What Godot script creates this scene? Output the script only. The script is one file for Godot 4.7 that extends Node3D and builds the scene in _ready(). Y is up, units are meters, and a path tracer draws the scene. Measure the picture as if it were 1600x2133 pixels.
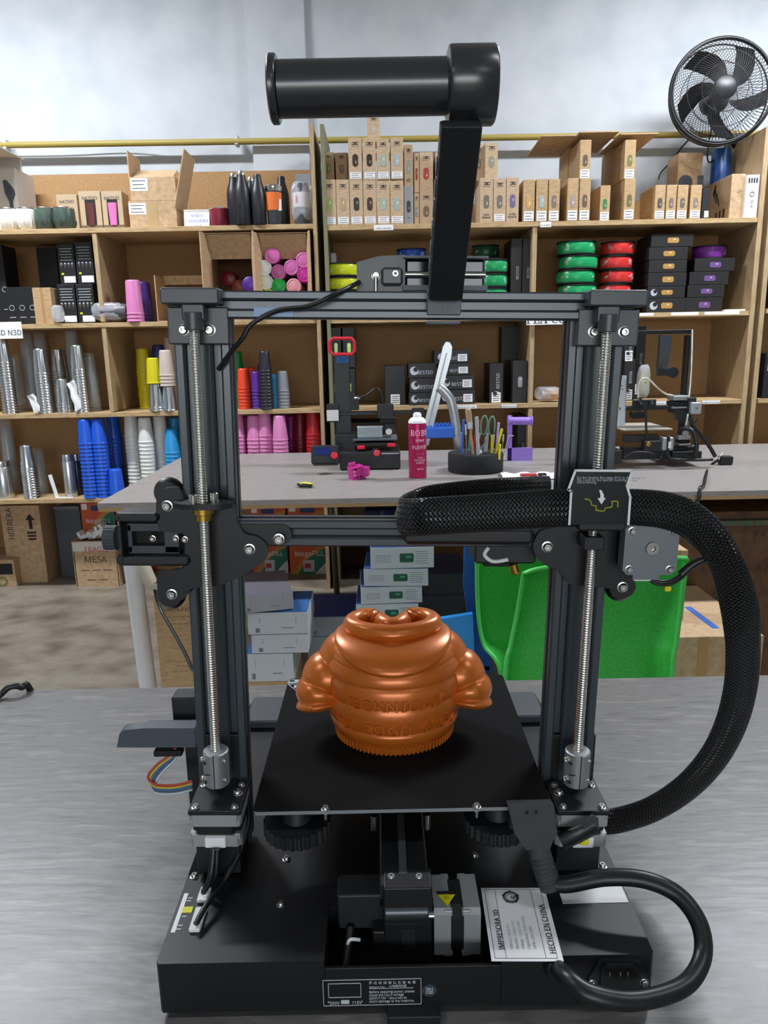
extends Node3D

const ID := Transform3D.IDENTITY
const FPX := 1515.78
var used := {}
var M := {}
var FX := Transform3D(Basis(Vector3(0, 0, 1), -0.0234), Vector3.ZERO)   # the printer's gantry leans a little over its base
var cam_basis: Basis
var cam_at := Vector3(-0.0105, 0.4695, 0.6235)
var rng := RandomNumberGenerator.new()


# ---------------------------------------------------------------- measuring: the world point seen at a pixel on a known plane
func ray(u: float, v: float) -> Vector3:
	return cam_basis * Vector3((u - 800.0) / FPX, -(v - 1066.5) / FPX, -1.0)


func pz(u: float, v: float, z: float) -> Vector3:
	var d := ray(u, v)
	return cam_at + d * ((z - cam_at.z) / d.z)


func py(u: float, v: float, y: float) -> Vector3:
	var d := ray(u, v)
	return cam_at + d * ((y - cam_at.y) / d.y)


func fz(u: float, v: float, z: float) -> Vector3:
	return FX.affine_inverse() * pz(u, v, z)


# ---------------------------------------------------------------- mesh building
func S() -> SurfaceTool:
	var st := SurfaceTool.new()
	st.begin(Mesh.PRIMITIVE_TRIANGLES)
	return st


func tri(st: SurfaceTool, a: Vector3, b: Vector3, c: Vector3, na: Vector3, nb: Vector3, nc: Vector3, ua := Vector2.ZERO, ub := Vector2.ZERO, uc := Vector2.ZERO) -> void:
	var g := (b - a).cross(c - a)
	if g.length_squared() < 1e-18:
		return
	if g.dot(na + nb + nc) > 0.0:
		var t := b; b = c; c = t
		t = nb; nb = nc; nc = t
		var w := ub; ub = uc; uc = w
	st.set_normal(na); st.set_uv(ua); st.add_vertex(a)
	st.set_normal(nb); st.set_uv(ub); st.add_vertex(b)
	st.set_normal(nc); st.set_uv(uc); st.add_vertex(c)


func quad(st: SurfaceTool, a: Vector3, b: Vector3, c: Vector3, d: Vector3, n := Vector3.ZERO) -> void:
	if n == Vector3.ZERO:
		n = -(b - a).cross(c - a).normalized()
	tri(st, a, b, c, n, n, n, Vector2(0, 1), Vector2(1, 1), Vector2(1, 0))
	tri(st, a, c, d, n, n, n, Vector2(0, 1), Vector2(1, 0), Vector2(0, 0))


func bx(st: SurfaceTool, c: Vector3, s: Vector3, b := 0.0015, xf := ID) -> void:
	var h := s * 0.5
	b = minf(b, minf(h.x, minf(h.y, h.z)) * 0.6)
	var q := h - Vector3.ONE * b
	for ax in 3:
		var a1 := (ax + 1) % 3
		var a2 := (ax + 2) % 3
		for sg in [-1.0, 1.0]:
			var n := Vector3.ZERO
			n[ax] = sg
			var p: Array[Vector3] = []
			for k in [[-1, -1], [1, -1], [1, 1], [-1, 1]]:
				var v := Vector3.ZERO
				v[ax] = sg * h[ax]; v[a1] = k[0] * q[a1]; v[a2] = k[1] * q[a2]
				p.append(xf * (c + v))
			quad(st, p[0], p[1], p[2], p[3], (xf.basis * n).normalized())
			if b <= 0.0:
				continue
			for s2 in [-1.0, 1.0]:   # the rounded edge between this face and the next axis' face
				var n2 := Vector3.ZERO
				n2[a1] = s2
				var e: Array[Vector3] = []
				for k in [-1.0, 1.0]:
					var v := Vector3.ZERO
					v[ax] = sg * h[ax]; v[a1] = s2 * q[a1]; v[a2] = k * q[a2]
					e.append(xf * (c + v))
					v[ax] = sg * q[ax]; v[a1] = s2 * h[a1]
					e.append(xf * (c + v))
				var m1 := (xf.basis * n).normalized()
				var m2 := (xf.basis * n2).normalized()
				tri(st, e[0], e[1], e[2], m1, m2, m1)
				tri(st, e[1], e[3], e[2], m2, m2, m1)
	if b > 0.0:
		for sx in [-1.0, 1.0]:
			for sy in [-1.0, 1.0]:
				for sz in [-1.0, 1.0]:
					var k := Vector3(sx, sy, sz)
					var p1 := Vector3(sx * h.x, sy * q.y, sz * q.z)
					var p2 := Vector3(sx * q.x, sy * h.y, sz * q.z)
					var p3 := Vector3(sx * q.x, sy * q.y, sz * h.z)
					var n := (xf.basis * k).normalized()
					tri(st, xf * (c + p1), xf * (c + p2), xf * (c + p3), n, n, n)


# a profile of (radius, height) turned round y; sx, sz squash it into an ellipse
func la(st: SurfaceTool, prof: Array, n := 24, xf := ID, sx := 1.0, sz := 1.0) -> void:
	var m := prof.size()
	var seg: Array[Vector2] = []
	for i in m - 1:
		var d: Vector2 = prof[i + 1] - prof[i]
		seg.append(Vector2(d.y, -d.x).normalized())
	for i in m - 1:
		var n0 := seg[i]
		var n1 := seg[i]
		if i > 0 and seg[i - 1].dot(seg[i]) > 0.72:
			n0 = (seg[i - 1] + seg[i]).normalized()
		if i < m - 2 and seg[i + 1].dot(seg[i]) > 0.72:
			n1 = (seg[i + 1] + seg[i]).normalized()
		var p0: Vector2 = prof[i]
		var p1: Vector2 = prof[i + 1]
		for k in n:
			var a := TAU * k / n
			var b := TAU * (k + 1) / n
			var pa := xf * Vector3(p0.x * sin(a) * sx, p0.y, p0.x * cos(a) * sz)
			var pb := xf * Vector3(p0.x * sin(b) * sx, p0.y, p0.x * cos(b) * sz)
			var pc := xf * Vector3(p1.x * sin(b) * sx, p1.y, p1.x * cos(b) * sz)
			var pd := xf * Vector3(p1.x * sin(a) * sx, p1.y, p1.x * cos(a) * sz)
			var na := (xf.basis * Vector3(n0.x * sin(a) / sx, n0.y, n0.x * cos(a) / sz)).normalized()
			var nb := (xf.basis * Vector3(n0.x * sin(b) / sx, n0.y, n0.x * cos(b) / sz)).normalized()
			var nc := (xf.basis * Vector3(n1.x * sin(b) / sx, n1.y, n1.x * cos(b) / sz)).normalized()
			var nd := (xf.basis * Vector3(n1.x * sin(a) / sx, n1.y, n1.x * cos(a) / sz)).normalized()
			var u0 := float(k) / n
			var u1 := float(k + 1) / n
			var v0 := float(i) / m
			var v1 := float(i + 1) / m
			tri(st, pa, pb, pc, na, nb, nc, Vector2(u0, v0), Vector2(u1, v0), Vector2(u1, v1))
			tri(st, pa, pc, pd, na, nc, nd, Vector2(u0, v0), Vector2(u1, v1), Vector2(u0, v1))


# a cylinder from a to b
func cy(st: SurfaceTool, a: Vector3, b: Vector3, r: float, n := 16, bev := 0.0) -> void:
	var l := a.distance_to(b)
	bev = minf(bev, minf(r * 0.5, l * 0.4))
	var p := [Vector2(0, 0), Vector2(r - bev, 0), Vector2(r, bev), Vector2(r, l - bev), Vector2(r - bev, l), Vector2(0, l)]
	la(st, p, n, Transform3D(towards(b - a), a))


# a basis whose y runs along d
func towards(d: Vector3) -> Basis:
	var y := d.normalized()
	var x := y.cross(Vector3(0, 0, 1))
	if x.length() < 0.05:
		x = y.cross(Vector3(0, 1, 0))
	x = x.normalized()
	return Basis(x, y, x.cross(y))


# a polygon in x, y pulled along z from 0 to d
func pr(st: SurfaceTool, pts: Array, d: float, xf := ID) -> void:
	var poly := PackedVector2Array(pts)
	if Geometry2D.is_polygon_clockwise(poly):
		poly.reverse()
	var ix := Geometry2D.triangulate_polygon(poly)
	var nf := (xf.basis * Vector3(0, 0, 1)).normalized()
	for k in range(0, ix.size(), 3):
		var a := poly[ix[k]]
		var b := poly[ix[k + 1]]
		var c := poly[ix[k + 2]]
		tri(st, xf * Vector3(a.x, a.y, d), xf * Vector3(b.x, b.y, d), xf * Vector3(c.x, c.y, d), nf, nf, nf)
		tri(st, xf * Vector3(a.x, a.y, 0), xf * Vector3(b.x, b.y, 0), xf * Vector3(c.x, c.y, 0), -nf, -nf, -nf)
	var m := poly.size()
	var en: Array[Vector2] = []
	for i in m:
		var e := poly[(i + 1) % m] - poly[i]
		en.append(Vector2(e.y, -e.x).normalized())
	for i in m:
		var n0 := en[i]
		var n1 := en[i]
		var pn := en[(i + m - 1) % m]
		var nn := en[(i + 1) % m]
		if pn.dot(n0) > 0.75:
			n0 = (pn + n0).normalized()
		if nn.dot(n1) > 0.75:
			n1 = (nn + n1).normalized()
		var a := poly[i]
		var b := poly[(i + 1) % m]
		var va := (xf.basis * Vector3(n0.x, n0.y, 0)).normalized()
		var vb := (xf.basis * Vector3(n1.x, n1.y, 0)).normalized()
		var q := [xf * Vector3(a.x, a.y, 0), xf * Vector3(b.x, b.y, 0), xf * Vector3(b.x, b.y, d), xf * Vector3(a.x, a.y, d)]
		tri(st, q[0], q[1], q[2], va, vb, vb)
		tri(st, q[0], q[2], q[3], va, vb, va)


func rrect(w: float, h: float, r: float, c := Vector2.ZERO, n := 4) -> Array:
	var o := []
	for k in 4:
		var cx := (w * 0.5 - r) * (1 if k in [0, 3] else -1)
		var cyy := (h * 0.5 - r) * (1 if k < 2 else -1)
		for i in n + 1:
			var a := PI * 0.5 * (k + float(i) / n)
			o.append(c + Vector2(cx + cos(a) * r, cyy + sin(a) * r))
	return o


func disc(r: float, c := Vector2.ZERO, n := 20) -> Array:
	var o := []
	for i in n:
		o.append(c + Vector2(cos(TAU * i / n), sin(TAU * i / n)) * r)
	return o


# a smooth line through the points
func cr(p: Array, n := 6) -> Array:
	var o := []
	for i in p.size() - 1:
		var a = p[maxi(i - 1, 0)]
		var d = p[mini(i + 2, p.size() - 1)]
		for k in n:
			o.append(p[i].cubic_interpolate(p[i + 1], a, d, float(k) / n))
	o.append(p[-1])
	return o


# a tube along points; w, t give a flat oval section whose wide side follows «wide»
func tb(st: SurfaceTool, p: Array, r: float, n := 8, wide := Vector3.ZERO, t := 0.0, reps := 1.0) -> void:
	var m := p.size()
	var rings := []
	var norms := []
	var up := Vector3(0, 1, 0)
	var run := [0.0]
	for i in m - 1:
		run.append(run[-1] + p[i].distance_to(p[i + 1]))
	for i in m:
		var d: Vector3 = (p[mini(i + 1, m - 1)] - p[maxi(i - 1, 0)]).normalized()
		if i == 0:
			up = d.cross(Vector3(0.3, 0.1, 1)).normalized() if wide == Vector3.ZERO else wide
		var s := d.cross(up).normalized()
		if wide != Vector3.ZERO:
			s = d.cross(wide).normalized()
		up = s.cross(d).normalized()
		var ring := []
		var nr := []
		for k in n:
			var a := TAU * k / n
			var tt := t if t > 0.0 else r
			ring.append(p[i] + up * cos(a) * r + s * sin(a) * tt)
			nr.append((up * cos(a) / r + s * sin(a) / tt).normalized())
		rings.append(ring)
		norms.append(nr)
	for i in m - 1:
		for k in n:
			var k2 := (k + 1) % n
			var v0 := float(k) / n
			var v1 := float(k + 1) / n
			tri(st, rings[i][k], rings[i][k2], rings[i + 1][k2], norms[i][k], norms[i][k2], norms[i + 1][k2], Vector2(run[i] * reps, v0), Vector2(run[i] * reps, v1), Vector2(run[i + 1] * reps, v1))
			tri(st, rings[i][k], rings[i + 1][k2], rings[i + 1][k], norms[i][k], norms[i + 1][k2], norms[i + 1][k], Vector2(run[i] * reps, v0), Vector2(run[i + 1] * reps, v1), Vector2(run[i + 1] * reps, v0))
	for e in [0, m - 1]:
		var nn: Vector3 = (p[e] - p[1 if e == 0 else m - 2]).normalized()
		for k in n:
			tri(st, p[e], rings[e][k], rings[e][(k + 1) % n], nn, nn, nn)


# a grid of points with smooth normals; rows wrap round when closed
func grid(st: SurfaceTool, rows: Array, closed := false, inside := Vector3.INF) -> void:
	var m := rows.size()
	var n: int = rows[0].size()
	var nm := []
	for i in m:
		var r := []
		for j in n:
			var du: Vector3 = rows[i][(j + 1) % n if closed else mini(j + 1, n - 1)] - rows[i][(j + n - 1) % n if closed else maxi(j - 1, 0)]
			var dv: Vector3 = rows[mini(i + 1, m - 1)][j] - rows[maxi(i - 1, 0)][j]
			var q := dv.cross(du).normalized()
			r.append(q)
		nm.append(r)
	var flip := 0.0
	if inside != Vector3.INF:
		for i in m:
			for j in n:
				flip += nm[i][j].dot(rows[i][j] - inside)
		if flip < 0.0:
			for i in m:
				for j in n:
					nm[i][j] = -nm[i][j]
	for i in m - 1:
		for j in (n if closed else n - 1):
			var k := (j + 1) % n
			var u0 := float(j) / n
			var u1 := float(j + 1) / n
			var v0 := float(i) / (m - 1)
			var v1 := float(i + 1) / (m - 1)
			tri(st, rows[i][j], rows[i][k], rows[i + 1][k], nm[i][j], nm[i][k], nm[i + 1][k], Vector2(u0, v0), Vector2(u1, v0), Vector2(u1, v1))
			tri(st, rows[i][j], rows[i + 1][k], rows[i + 1][j], nm[i][j], nm[i + 1][k], nm[i + 1][j], Vector2(u0, v0), Vector2(u1, v1), Vector2(u0, v1))


func tx(st: SurfaceTool, words: String, h: float, xf: Transform3D, font := "Droid Sans", centre := true) -> void:
	var t := TextMesh.new()
	var f := SystemFont.new()
	f.font_names = PackedStringArray([font])
	t.font = f
	t.text = words
	t.font_size = 24
	t.pixel_size = h / 18.0
	t.depth = 0.0004
	t.curve_step = 3.0
	t.horizontal_alignment = HORIZONTAL_ALIGNMENT_CENTER if centre else HORIZONTAL_ALIGNMENT_LEFT
	for i in t.get_surface_count():
		var arr := t.surface_get_arrays(i)
		var v: PackedVector3Array = arr[Mesh.ARRAY_VERTEX]
		var nn: PackedVector3Array = arr[Mesh.ARRAY_NORMAL]
		var ix: PackedInt32Array = arr[Mesh.ARRAY_INDEX]
		var m := ix.size() if ix.size() else v.size()
		for k in range(0, m, 3):
			var a := ix[k] if ix.size() else k
			var b := ix[k + 1] if ix.size() else k + 1
			var c := ix[k + 2] if ix.size() else k + 2
			var n := (xf.basis * nn[a]).normalized()
			tri(st, xf * v[a], xf * v[b], xf * v[c], n, n, n)


# ---------------------------------------------------------------- naming and committing
func numbered(called: String) -> String:
	if not used.has(called):
		used[called] = 0
		return called
	used[called] += 1
	return "%s_%03d" % [called, used[called]]


func th(called: String, label: String, category: String, at := Vector3.ZERO, group := "") -> Node3D:
	var o := Node3D.new()
	o.name = numbered(called)
	o.position = at
	add_child(o, true)
	tag(o, label, category, group)
	return o


func tag(o: Node3D, label: String, category: String, group := "") -> Node3D:
	o.set_meta("label", label)
	o.set_meta("category", category)
	if group:
		o.set_meta("group", group)
	return o


func put(called: String, st: SurfaceTool, m: Material, parent: Node = self, xf := ID) -> MeshInstance3D:
	return inst(called, st.commit(), m, parent, xf)


func inst(called: String, mesh: Mesh, m: Material, parent: Node = self, xf := ID) -> MeshInstance3D:
	var o := MeshInstance3D.new()
	o.name = numbered(called) if parent == self else called
	o.mesh = mesh
	o.material_override = m
	o.transform = xf
	parent.add_child(o, true)
	return o


func struct(called: String, st: SurfaceTool, m: Material) -> MeshInstance3D:
	var o := put(called, st, m)
	o.set_meta("kind", "structure")
	return o


func box(called: String, parent: Node, m: Material, c: Vector3, s: Vector3, b := 0.0015, xf := ID) -> MeshInstance3D:
	var st := S()
	bx(st, c, s, b)
	return put(called, st, m, parent, xf)


func cyl(called: String, parent: Node, m: Material, a: Vector3, b: Vector3, r: float, n := 16, bev := 0.0, xf := ID) -> MeshInstance3D:
	var st := S()
	cy(st, a, b, r, n, bev)
	return put(called, st, m, parent, xf)


func lat(called: String, parent: Node, m: Material, prof: Array, xf := ID, n := 24) -> MeshInstance3D:
	var st := S()
	la(st, prof, n)
	return put(called, st, m, parent, xf)


func pri(called: String, parent: Node, m: Material, pts: Array, d: float, at := ID, xf := ID) -> MeshInstance3D:
	var st := S()
	pr(st, pts, d, at)
	return put(called, st, m, parent, xf)


func tube(called: String, parent: Node, m: Material, p: Array, r: float, n := 8, xf := ID) -> MeshInstance3D:
	var st := S()
	tb(st, p, r, n)
	return put(called, st, m, parent, xf)


func words(called: String, parent: Node, m: Material, lines: Array, h: float, xf: Transform3D, gap := 1.5, font := "Droid Sans", centre := true) -> MeshInstance3D:
	var st := S()
	for i in lines.size():
		if lines[i] != "":
			tx(st, lines[i], h, xf * Transform3D(Basis(), Vector3(0, -i * h * gap, 0)), font, centre)
	return put(called, st, m, parent)


func mv(x: float, y: float, z: float) -> Transform3D:
	return Transform3D(Basis(), Vector3(x, y, z))


# a dome-headed screw whose axis is d
func screw(parent: Node, at: Vector3, d: Vector3, r := 0.0032, xf := ID, m: Material = null, called := "screw") -> void:
	var st := S()
	var b := Transform3D(towards(d), at)
	la(st, [Vector2(r * 1.25, 0), Vector2(r * 1.25, r * 0.15), Vector2(r * 0.98, r * 0.2), Vector2(r * 0.95, r * 0.75), Vector2(r * 0.75, r), Vector2(r * 0.45, r), Vector2(r * 0.4, r * 0.45), Vector2(0, r * 0.45)], 14, b)
	put(called, st, m if m else M.steel, parent, xf)


# ---------------------------------------------------------------- materials
func mat(hex: String, rough := 0.6, metal := 0.0, o := {}) -> StandardMaterial3D:
	var m := StandardMaterial3D.new()
	m.albedo_color = Color(hex)
	m.roughness = rough
	m.metallic = metal
	for k in o:
		m.set(k, o[k])
	return m


# colours drawn by noise, laid over things from all three sides
func grain(cols: Array, scale: Vector3, rough: float, sd: int, freq := 0.02, oct := 4, world := true, bump := 0.0) -> StandardMaterial3D:
	var n := FastNoiseLite.new()
	n.noise_type = FastNoiseLite.TYPE_SIMPLEX_SMOOTH
	n.seed = sd
	n.frequency = freq
	n.fractal_octaves = oct
	var t := NoiseTexture2D.new()
	t.width = 512
	t.height = 512
	t.seamless = true
	t.noise = n
	var g := Gradient.new()
	g.offsets = PackedFloat32Array([])
	var offs := PackedFloat32Array()
	var cs := PackedColorArray()
	for i in cols.size():
		offs.append(float(i) / (cols.size() - 1))
		cs.append(Color(cols[i]))
	g.offsets = offs
	g.colors = cs
	t.color_ramp = g
	var m := StandardMaterial3D.new()
	m.albedo_texture = t
	m.roughness = rough
	m.uv1_triplanar = true
	m.uv1_world_triplanar = world
	m.uv1_scale = scale
	if bump > 0.0:
		var b := NoiseTexture2D.new()
		b.width = 512
		b.height = 512
		b.seamless = true
		b.noise = n
		b.as_normal_map = true
		b.bump_strength = bump
		m.normal_enabled = true
		m.normal_texture = b
		m.normal_scale = 0.5
	return m


func materials() -> void:
	M.black = mat("121417", 0.42)                 # powder-coated metal
	M.black2 = mat("1a1d20", 0.5)                 # moulded plastic
	M.ext = mat("3e464c", 0.3, 0.3, {"metallic_specular": 0.65})
	M.gloss = mat("2a2f33", 0.26, 0.0, {"metallic_specular": 0.72})              # anodised aluminium
	M.capgrey = mat("3a4147", 0.4, 0.0, {"metallic_specular": 0.65})
	M.deep = mat("0a0b0c", 0.7)
	M.rub = mat("16181a", 0.38)
	M.steel = mat("c9c9c6", 0.25, 1.0)
	M.alu = mat("a9adaf", 0.42, 0.75)
	M.alu2 = mat("a9acad", 0.45, 0.45)
	M.brass = mat("c9a24a", 0.3, 1.0)
	M.chrome = mat("e4e2da", 0.16, 1.0)
	M.white = mat("f3f4f4", 0.5)
	M.ink = mat("17181a", 0.7)
	M.print = mat("c9d2d6", 0.6)
	M.faint = mat("b9c0c6", 0.7)
	M.yellow = mat("e6df12", 0.5)
	M.grey = mat("4a525a", 0.5)
	M.grey2 = mat("6b747c", 0.5)
	M.plate = mat("101112", 0.8, 0.0, {"metallic_specular": 0.25})
	M.dust = mat("3a3d3f", 0.75)
	M.kraft = grain(["b0977a", "c2a888", "cdb595"], Vector3(2, 9, 2), 0.8, 3, 0.03, 4)
	M.kraft2 = grain(["a98c6a", "bb9e7b", "c6ab89"], Vector3(3, 3, 9), 0.8, 4, 0.02, 3)
	M.carton = grain(["a88a63", "b89a72", "c2a67f"], Vector3(1.5, 6, 1.5), 0.85, 5, 0.03, 3)
	M.ply = grain(["9a7f56", "b2956a", "c1a67c", "ad9167"], Vector3(1.2, 9, 9), 0.7, 6, 0.015, 4)
	M.plyup = grain(["957d5a", "ab926d", "b8a07b", "a68c66"], Vector3(9, 1.0, 9), 0.7, 7, 0.015, 4)
	M.mdf = grain(["97734a", "a47f54", "af8a5e"], Vector3(3, 3, 3), 0.75, 8, 0.05, 4)
	M.wall = grain(["b7bec4", "c2c8cd", "c9ced2"], Vector3(0.5, 0.5, 0.5), 0.9, 9, 0.012, 3)
	M.ceil = mat("c8ccd0", 0.9)
	M.floor = grain(["5f574b", "776e60", "887f71", "948b7d", "7f7668"], Vector3(0.55, 0.55, 0.75), 0.5, 10, 0.012, 5)
	M.top = grain(["4e4d4c", "646362", "706f6d", "696866", "7f7d79", "73716e"], Vector3(1.1, 4, 7.0), 0.36, 11, 0.02, 7, true, 0.8)
	M.top2 = grain(["77726f", "8d8885", "98938f", "928d8a", "a8a39e"], Vector3(1.0, 4, 6.0), 0.4, 14, 0.02, 7, true, 0.6)
	M.chip = grain(["8c6a44", "b08e63", "c7a87c"], Vector3(12, 24, 12), 0.8, 12, 0.08, 3)


# ---------------------------------------------------------------- the scene
func _ready() -> void:
	rng.seed = 7
	cam_basis = Basis.from_euler(Vector3(-0.2214, -0.0017, -0.0195))
	FX.origin = Vector3(0, 0.1, 0) - FX.basis * Vector3(0, 0.1, 0)
	var cam := Camera3D.new()
	cam.name = "camera"
	cam.transform = Transform3D(cam_basis, cam_at)
	cam.fov = rad_to_deg(2.0 * atan(1066.5 / FPX))
	cam.near = 0.02
	cam.far = 60.0
	add_child(cam)
	cam.current = true

	var env := Environment.new()
	var sky := Sky.new()
	var sm := ProceduralSkyMaterial.new()
	sm.sky_top_color = Color("b9c8da")
	sm.sky_horizon_color = Color("eaeef2")
	sm.ground_horizon_color = Color("b9b6ae")
	sm.ground_bottom_color = Color("8a867e")
	sm.sky_energy_multiplier = 1.0
	sky.sky_material = sm
	env.sky = sky
	env.background_mode = Environment.BG_SKY
	env.background_energy_multiplier = 11.0
	env.tonemap_mode = Environment.TONE_MAPPER_LINEAR
	env.tonemap_exposure = 0.82
	env.sdfgi_enabled = true
	env.ssao_enabled = true
	env.ssil_enabled = true
	var we := WorldEnvironment.new()
	we.name = "environment"
	we.environment = env
	add_child(we)

	materials()
	for p in [[-1.9, 0.5], [1.9, 0.5], [-1.9, -2.15], [1.9, -2.15], [-1.9, 3.4], [1.9, 3.4]]:
		ceiling_lamp(p[0], p[1])
	room()
	shelving()
	table_front()
	table_rear()
	printer()
	jacket()
	top_shelf_left()
	cup_stacks()
	left_boxes()
	filament_cartons()
	right_bays()
	rear_table_things()
	under_things()
	fan()


func ceiling_lamp(x: float, z: float) -> void:
	var o := th("ceiling_lamp", "white twin tube lamp under the ceiling" + (", left" if x < 0 else ", right") + (" by the shelves" if z < -1 else " over the front table" if z < 2 else " near the doorway"), "lamp", Vector3(x, 2.55, z), "ceiling lamps")
	box("housing", o, M.white, Vector3(0, 0.02, 0), Vector3(1.3, 0.06, 0.24), 0.008)
	var glow := mat("ffffff", 0.5, 0.0, {"emission_enabled": true, "emission": Color("f3f7ff"), "emission_energy_multiplier": 1.5})
	for s in [-0.06, 0.06]:
		cyl("lamp_tube", o, glow, Vector3(-0.6, -0.03, s), Vector3(0.6, -0.03, s), 0.014, 12)
	var l := AreaLight3D.new()
	l.name = "light"
	l.area_size = Vector2(1.2, 0.16)
	l.light_color = Color("f3f7ff")
	l.light_energy = 12.0 if z < -1.0 else 1.9 if z < 2.0 else 1.0
	l.shadow_enabled = true
	l.position = Vector3(0, -0.055, 0)
	l.rotation.x = -PI * 0.5
	o.add_child(l)


func slab(called: String, a: Vector3, b: Vector3, m: Material) -> void:
	var st := S()
	bx(st, (a + b) * 0.5, (b - a).abs(), 0.0)
	struct(called, st, m)


func room() -> void:
	var w := 5.2
	slab("floor", Vector3(-w, -0.85, -3.55), Vector3(w, -0.75, 6.0), M.floor)
	slab("ceiling", Vector3(-w, 2.62, -3.55), Vector3(w, 2.75, 6.0), M.ceil)
	slab("wall_back", Vector3(-w, -0.85, -3.65), Vector3(w, 2.75, -3.5), M.wall)
	slab("wall_left", Vector3(-w - 0.15, -0.85, -3.65), Vector3(-w, 2.75, 6.1), M.wall)
	slab("wall_right", Vector3(w, -0.85, -3.65), Vector3(w + 0.15, 2.75, 6.1), M.wall)
	var st := S()   # the street side: a wide shop window behind the photographer
	bx(st, Vector3(-3.65, 0.95, 6.0), Vector3(3.1, 3.6, 0.15), 0.0)
	bx(st, Vector3(3.65, 0.95, 6.0), Vector3(3.1, 3.6, 0.15), 0.0)
	bx(st, Vector3(0, 2.1, 6.0), Vector3(4.2, 1.3, 0.15), 0.0)
	bx(st, Vector3(0, -0.55, 6.0), Vector3(4.2, 0.6, 0.15), 0.0)
	struct("wall_front", st, M.wall)
	st = S()
	for x in [-2.07, 0.0, 2.07]:
		bx(st, Vector3(x, 0.6, 6.0), Vector3(0.06, 1.7, 0.1), 0.005)
	for yy in [-0.22, 1.42]:
		bx(st, Vector3(0, yy, 6.0), Vector3(4.2, 0.06, 0.1), 0.005)
	struct("window_1", st, M.alu)
	# the plastered column on the back wall
	st = S()
	var a := pz(520, 150, -3.5)
	var b := pz(640, 150, -3.5)
	bx(st, Vector3((a.x + b.x) * 0.5, 0.95, -3.485), Vector3(b.x - a.x, 3.5, 0.05), 0.004)
	struct("trim_1", st, M.wall)
	# yellow conduit along the wall above the shelves
	var t := th("wall_pipe", "yellow painted pipe running along the wall above the shelves", "pipe", Vector3(0, 1.52, -3.42))
	cyl("pipe_run", t, mat("a08f45", 0.5), Vector3(-3, -0.0, 0), Vector3(3, -0.02, 0), 0.0155, 12)
	for x in [-1.9, -0.72, 0.5, 1.6]:
		box("clamp", t, M.wall, Vector3(x, 0, -0.018), Vector3(0.02, 0.05, 0.06), 0.004)
	var cb := th("wall_cable", "thin dark cable hanging on the wall left of the fan", "cable", Vector3.ZERO)
	tube("wire", cb, M.rub, cr([pz(1440, 285, -3.48), pz(1418, 310, -3.48), pz(1400, 335, -3.48), pz(1378, 358, -3.45), pz(1372, 372, -3.42)]), 0.004, 6)
	var c2 := th("thin_cable", "thin dark wire strung just under the pipe over the left shelf", "cable", Vector3.ZERO)
	tube("wire", c2, M.rub, cr([pz(-60, 305, -3.45), pz(120, 303, -3.45), pz(250, 298, -3.45), pz(330, 296, -3.43)]), 0.003, 6)


# one shelving unit from x0 to x1: parts and their names
func unit(o: Node3D, x0: float, x1: float, ys: Array, top: float, depth: float) -> void:
	var zc := -3.0 - depth * 0.5
	box("back_panel", o, M.mdf, Vector3((x0 + x1) * 0.5, (top - 0.75) * 0.5, -3.0 - depth + 0.006), Vector3(x1 - x0, top + 0.75, 0.012), 0.0)
	for y in ys:
		box("shelf_board", o, M.ply, Vector3((x0 + x1) * 0.5, y - 0.011, zc + 0.006), Vector3(x1 - x0 - 0.036, 0.022, depth - 0.013), 0.0015)


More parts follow.
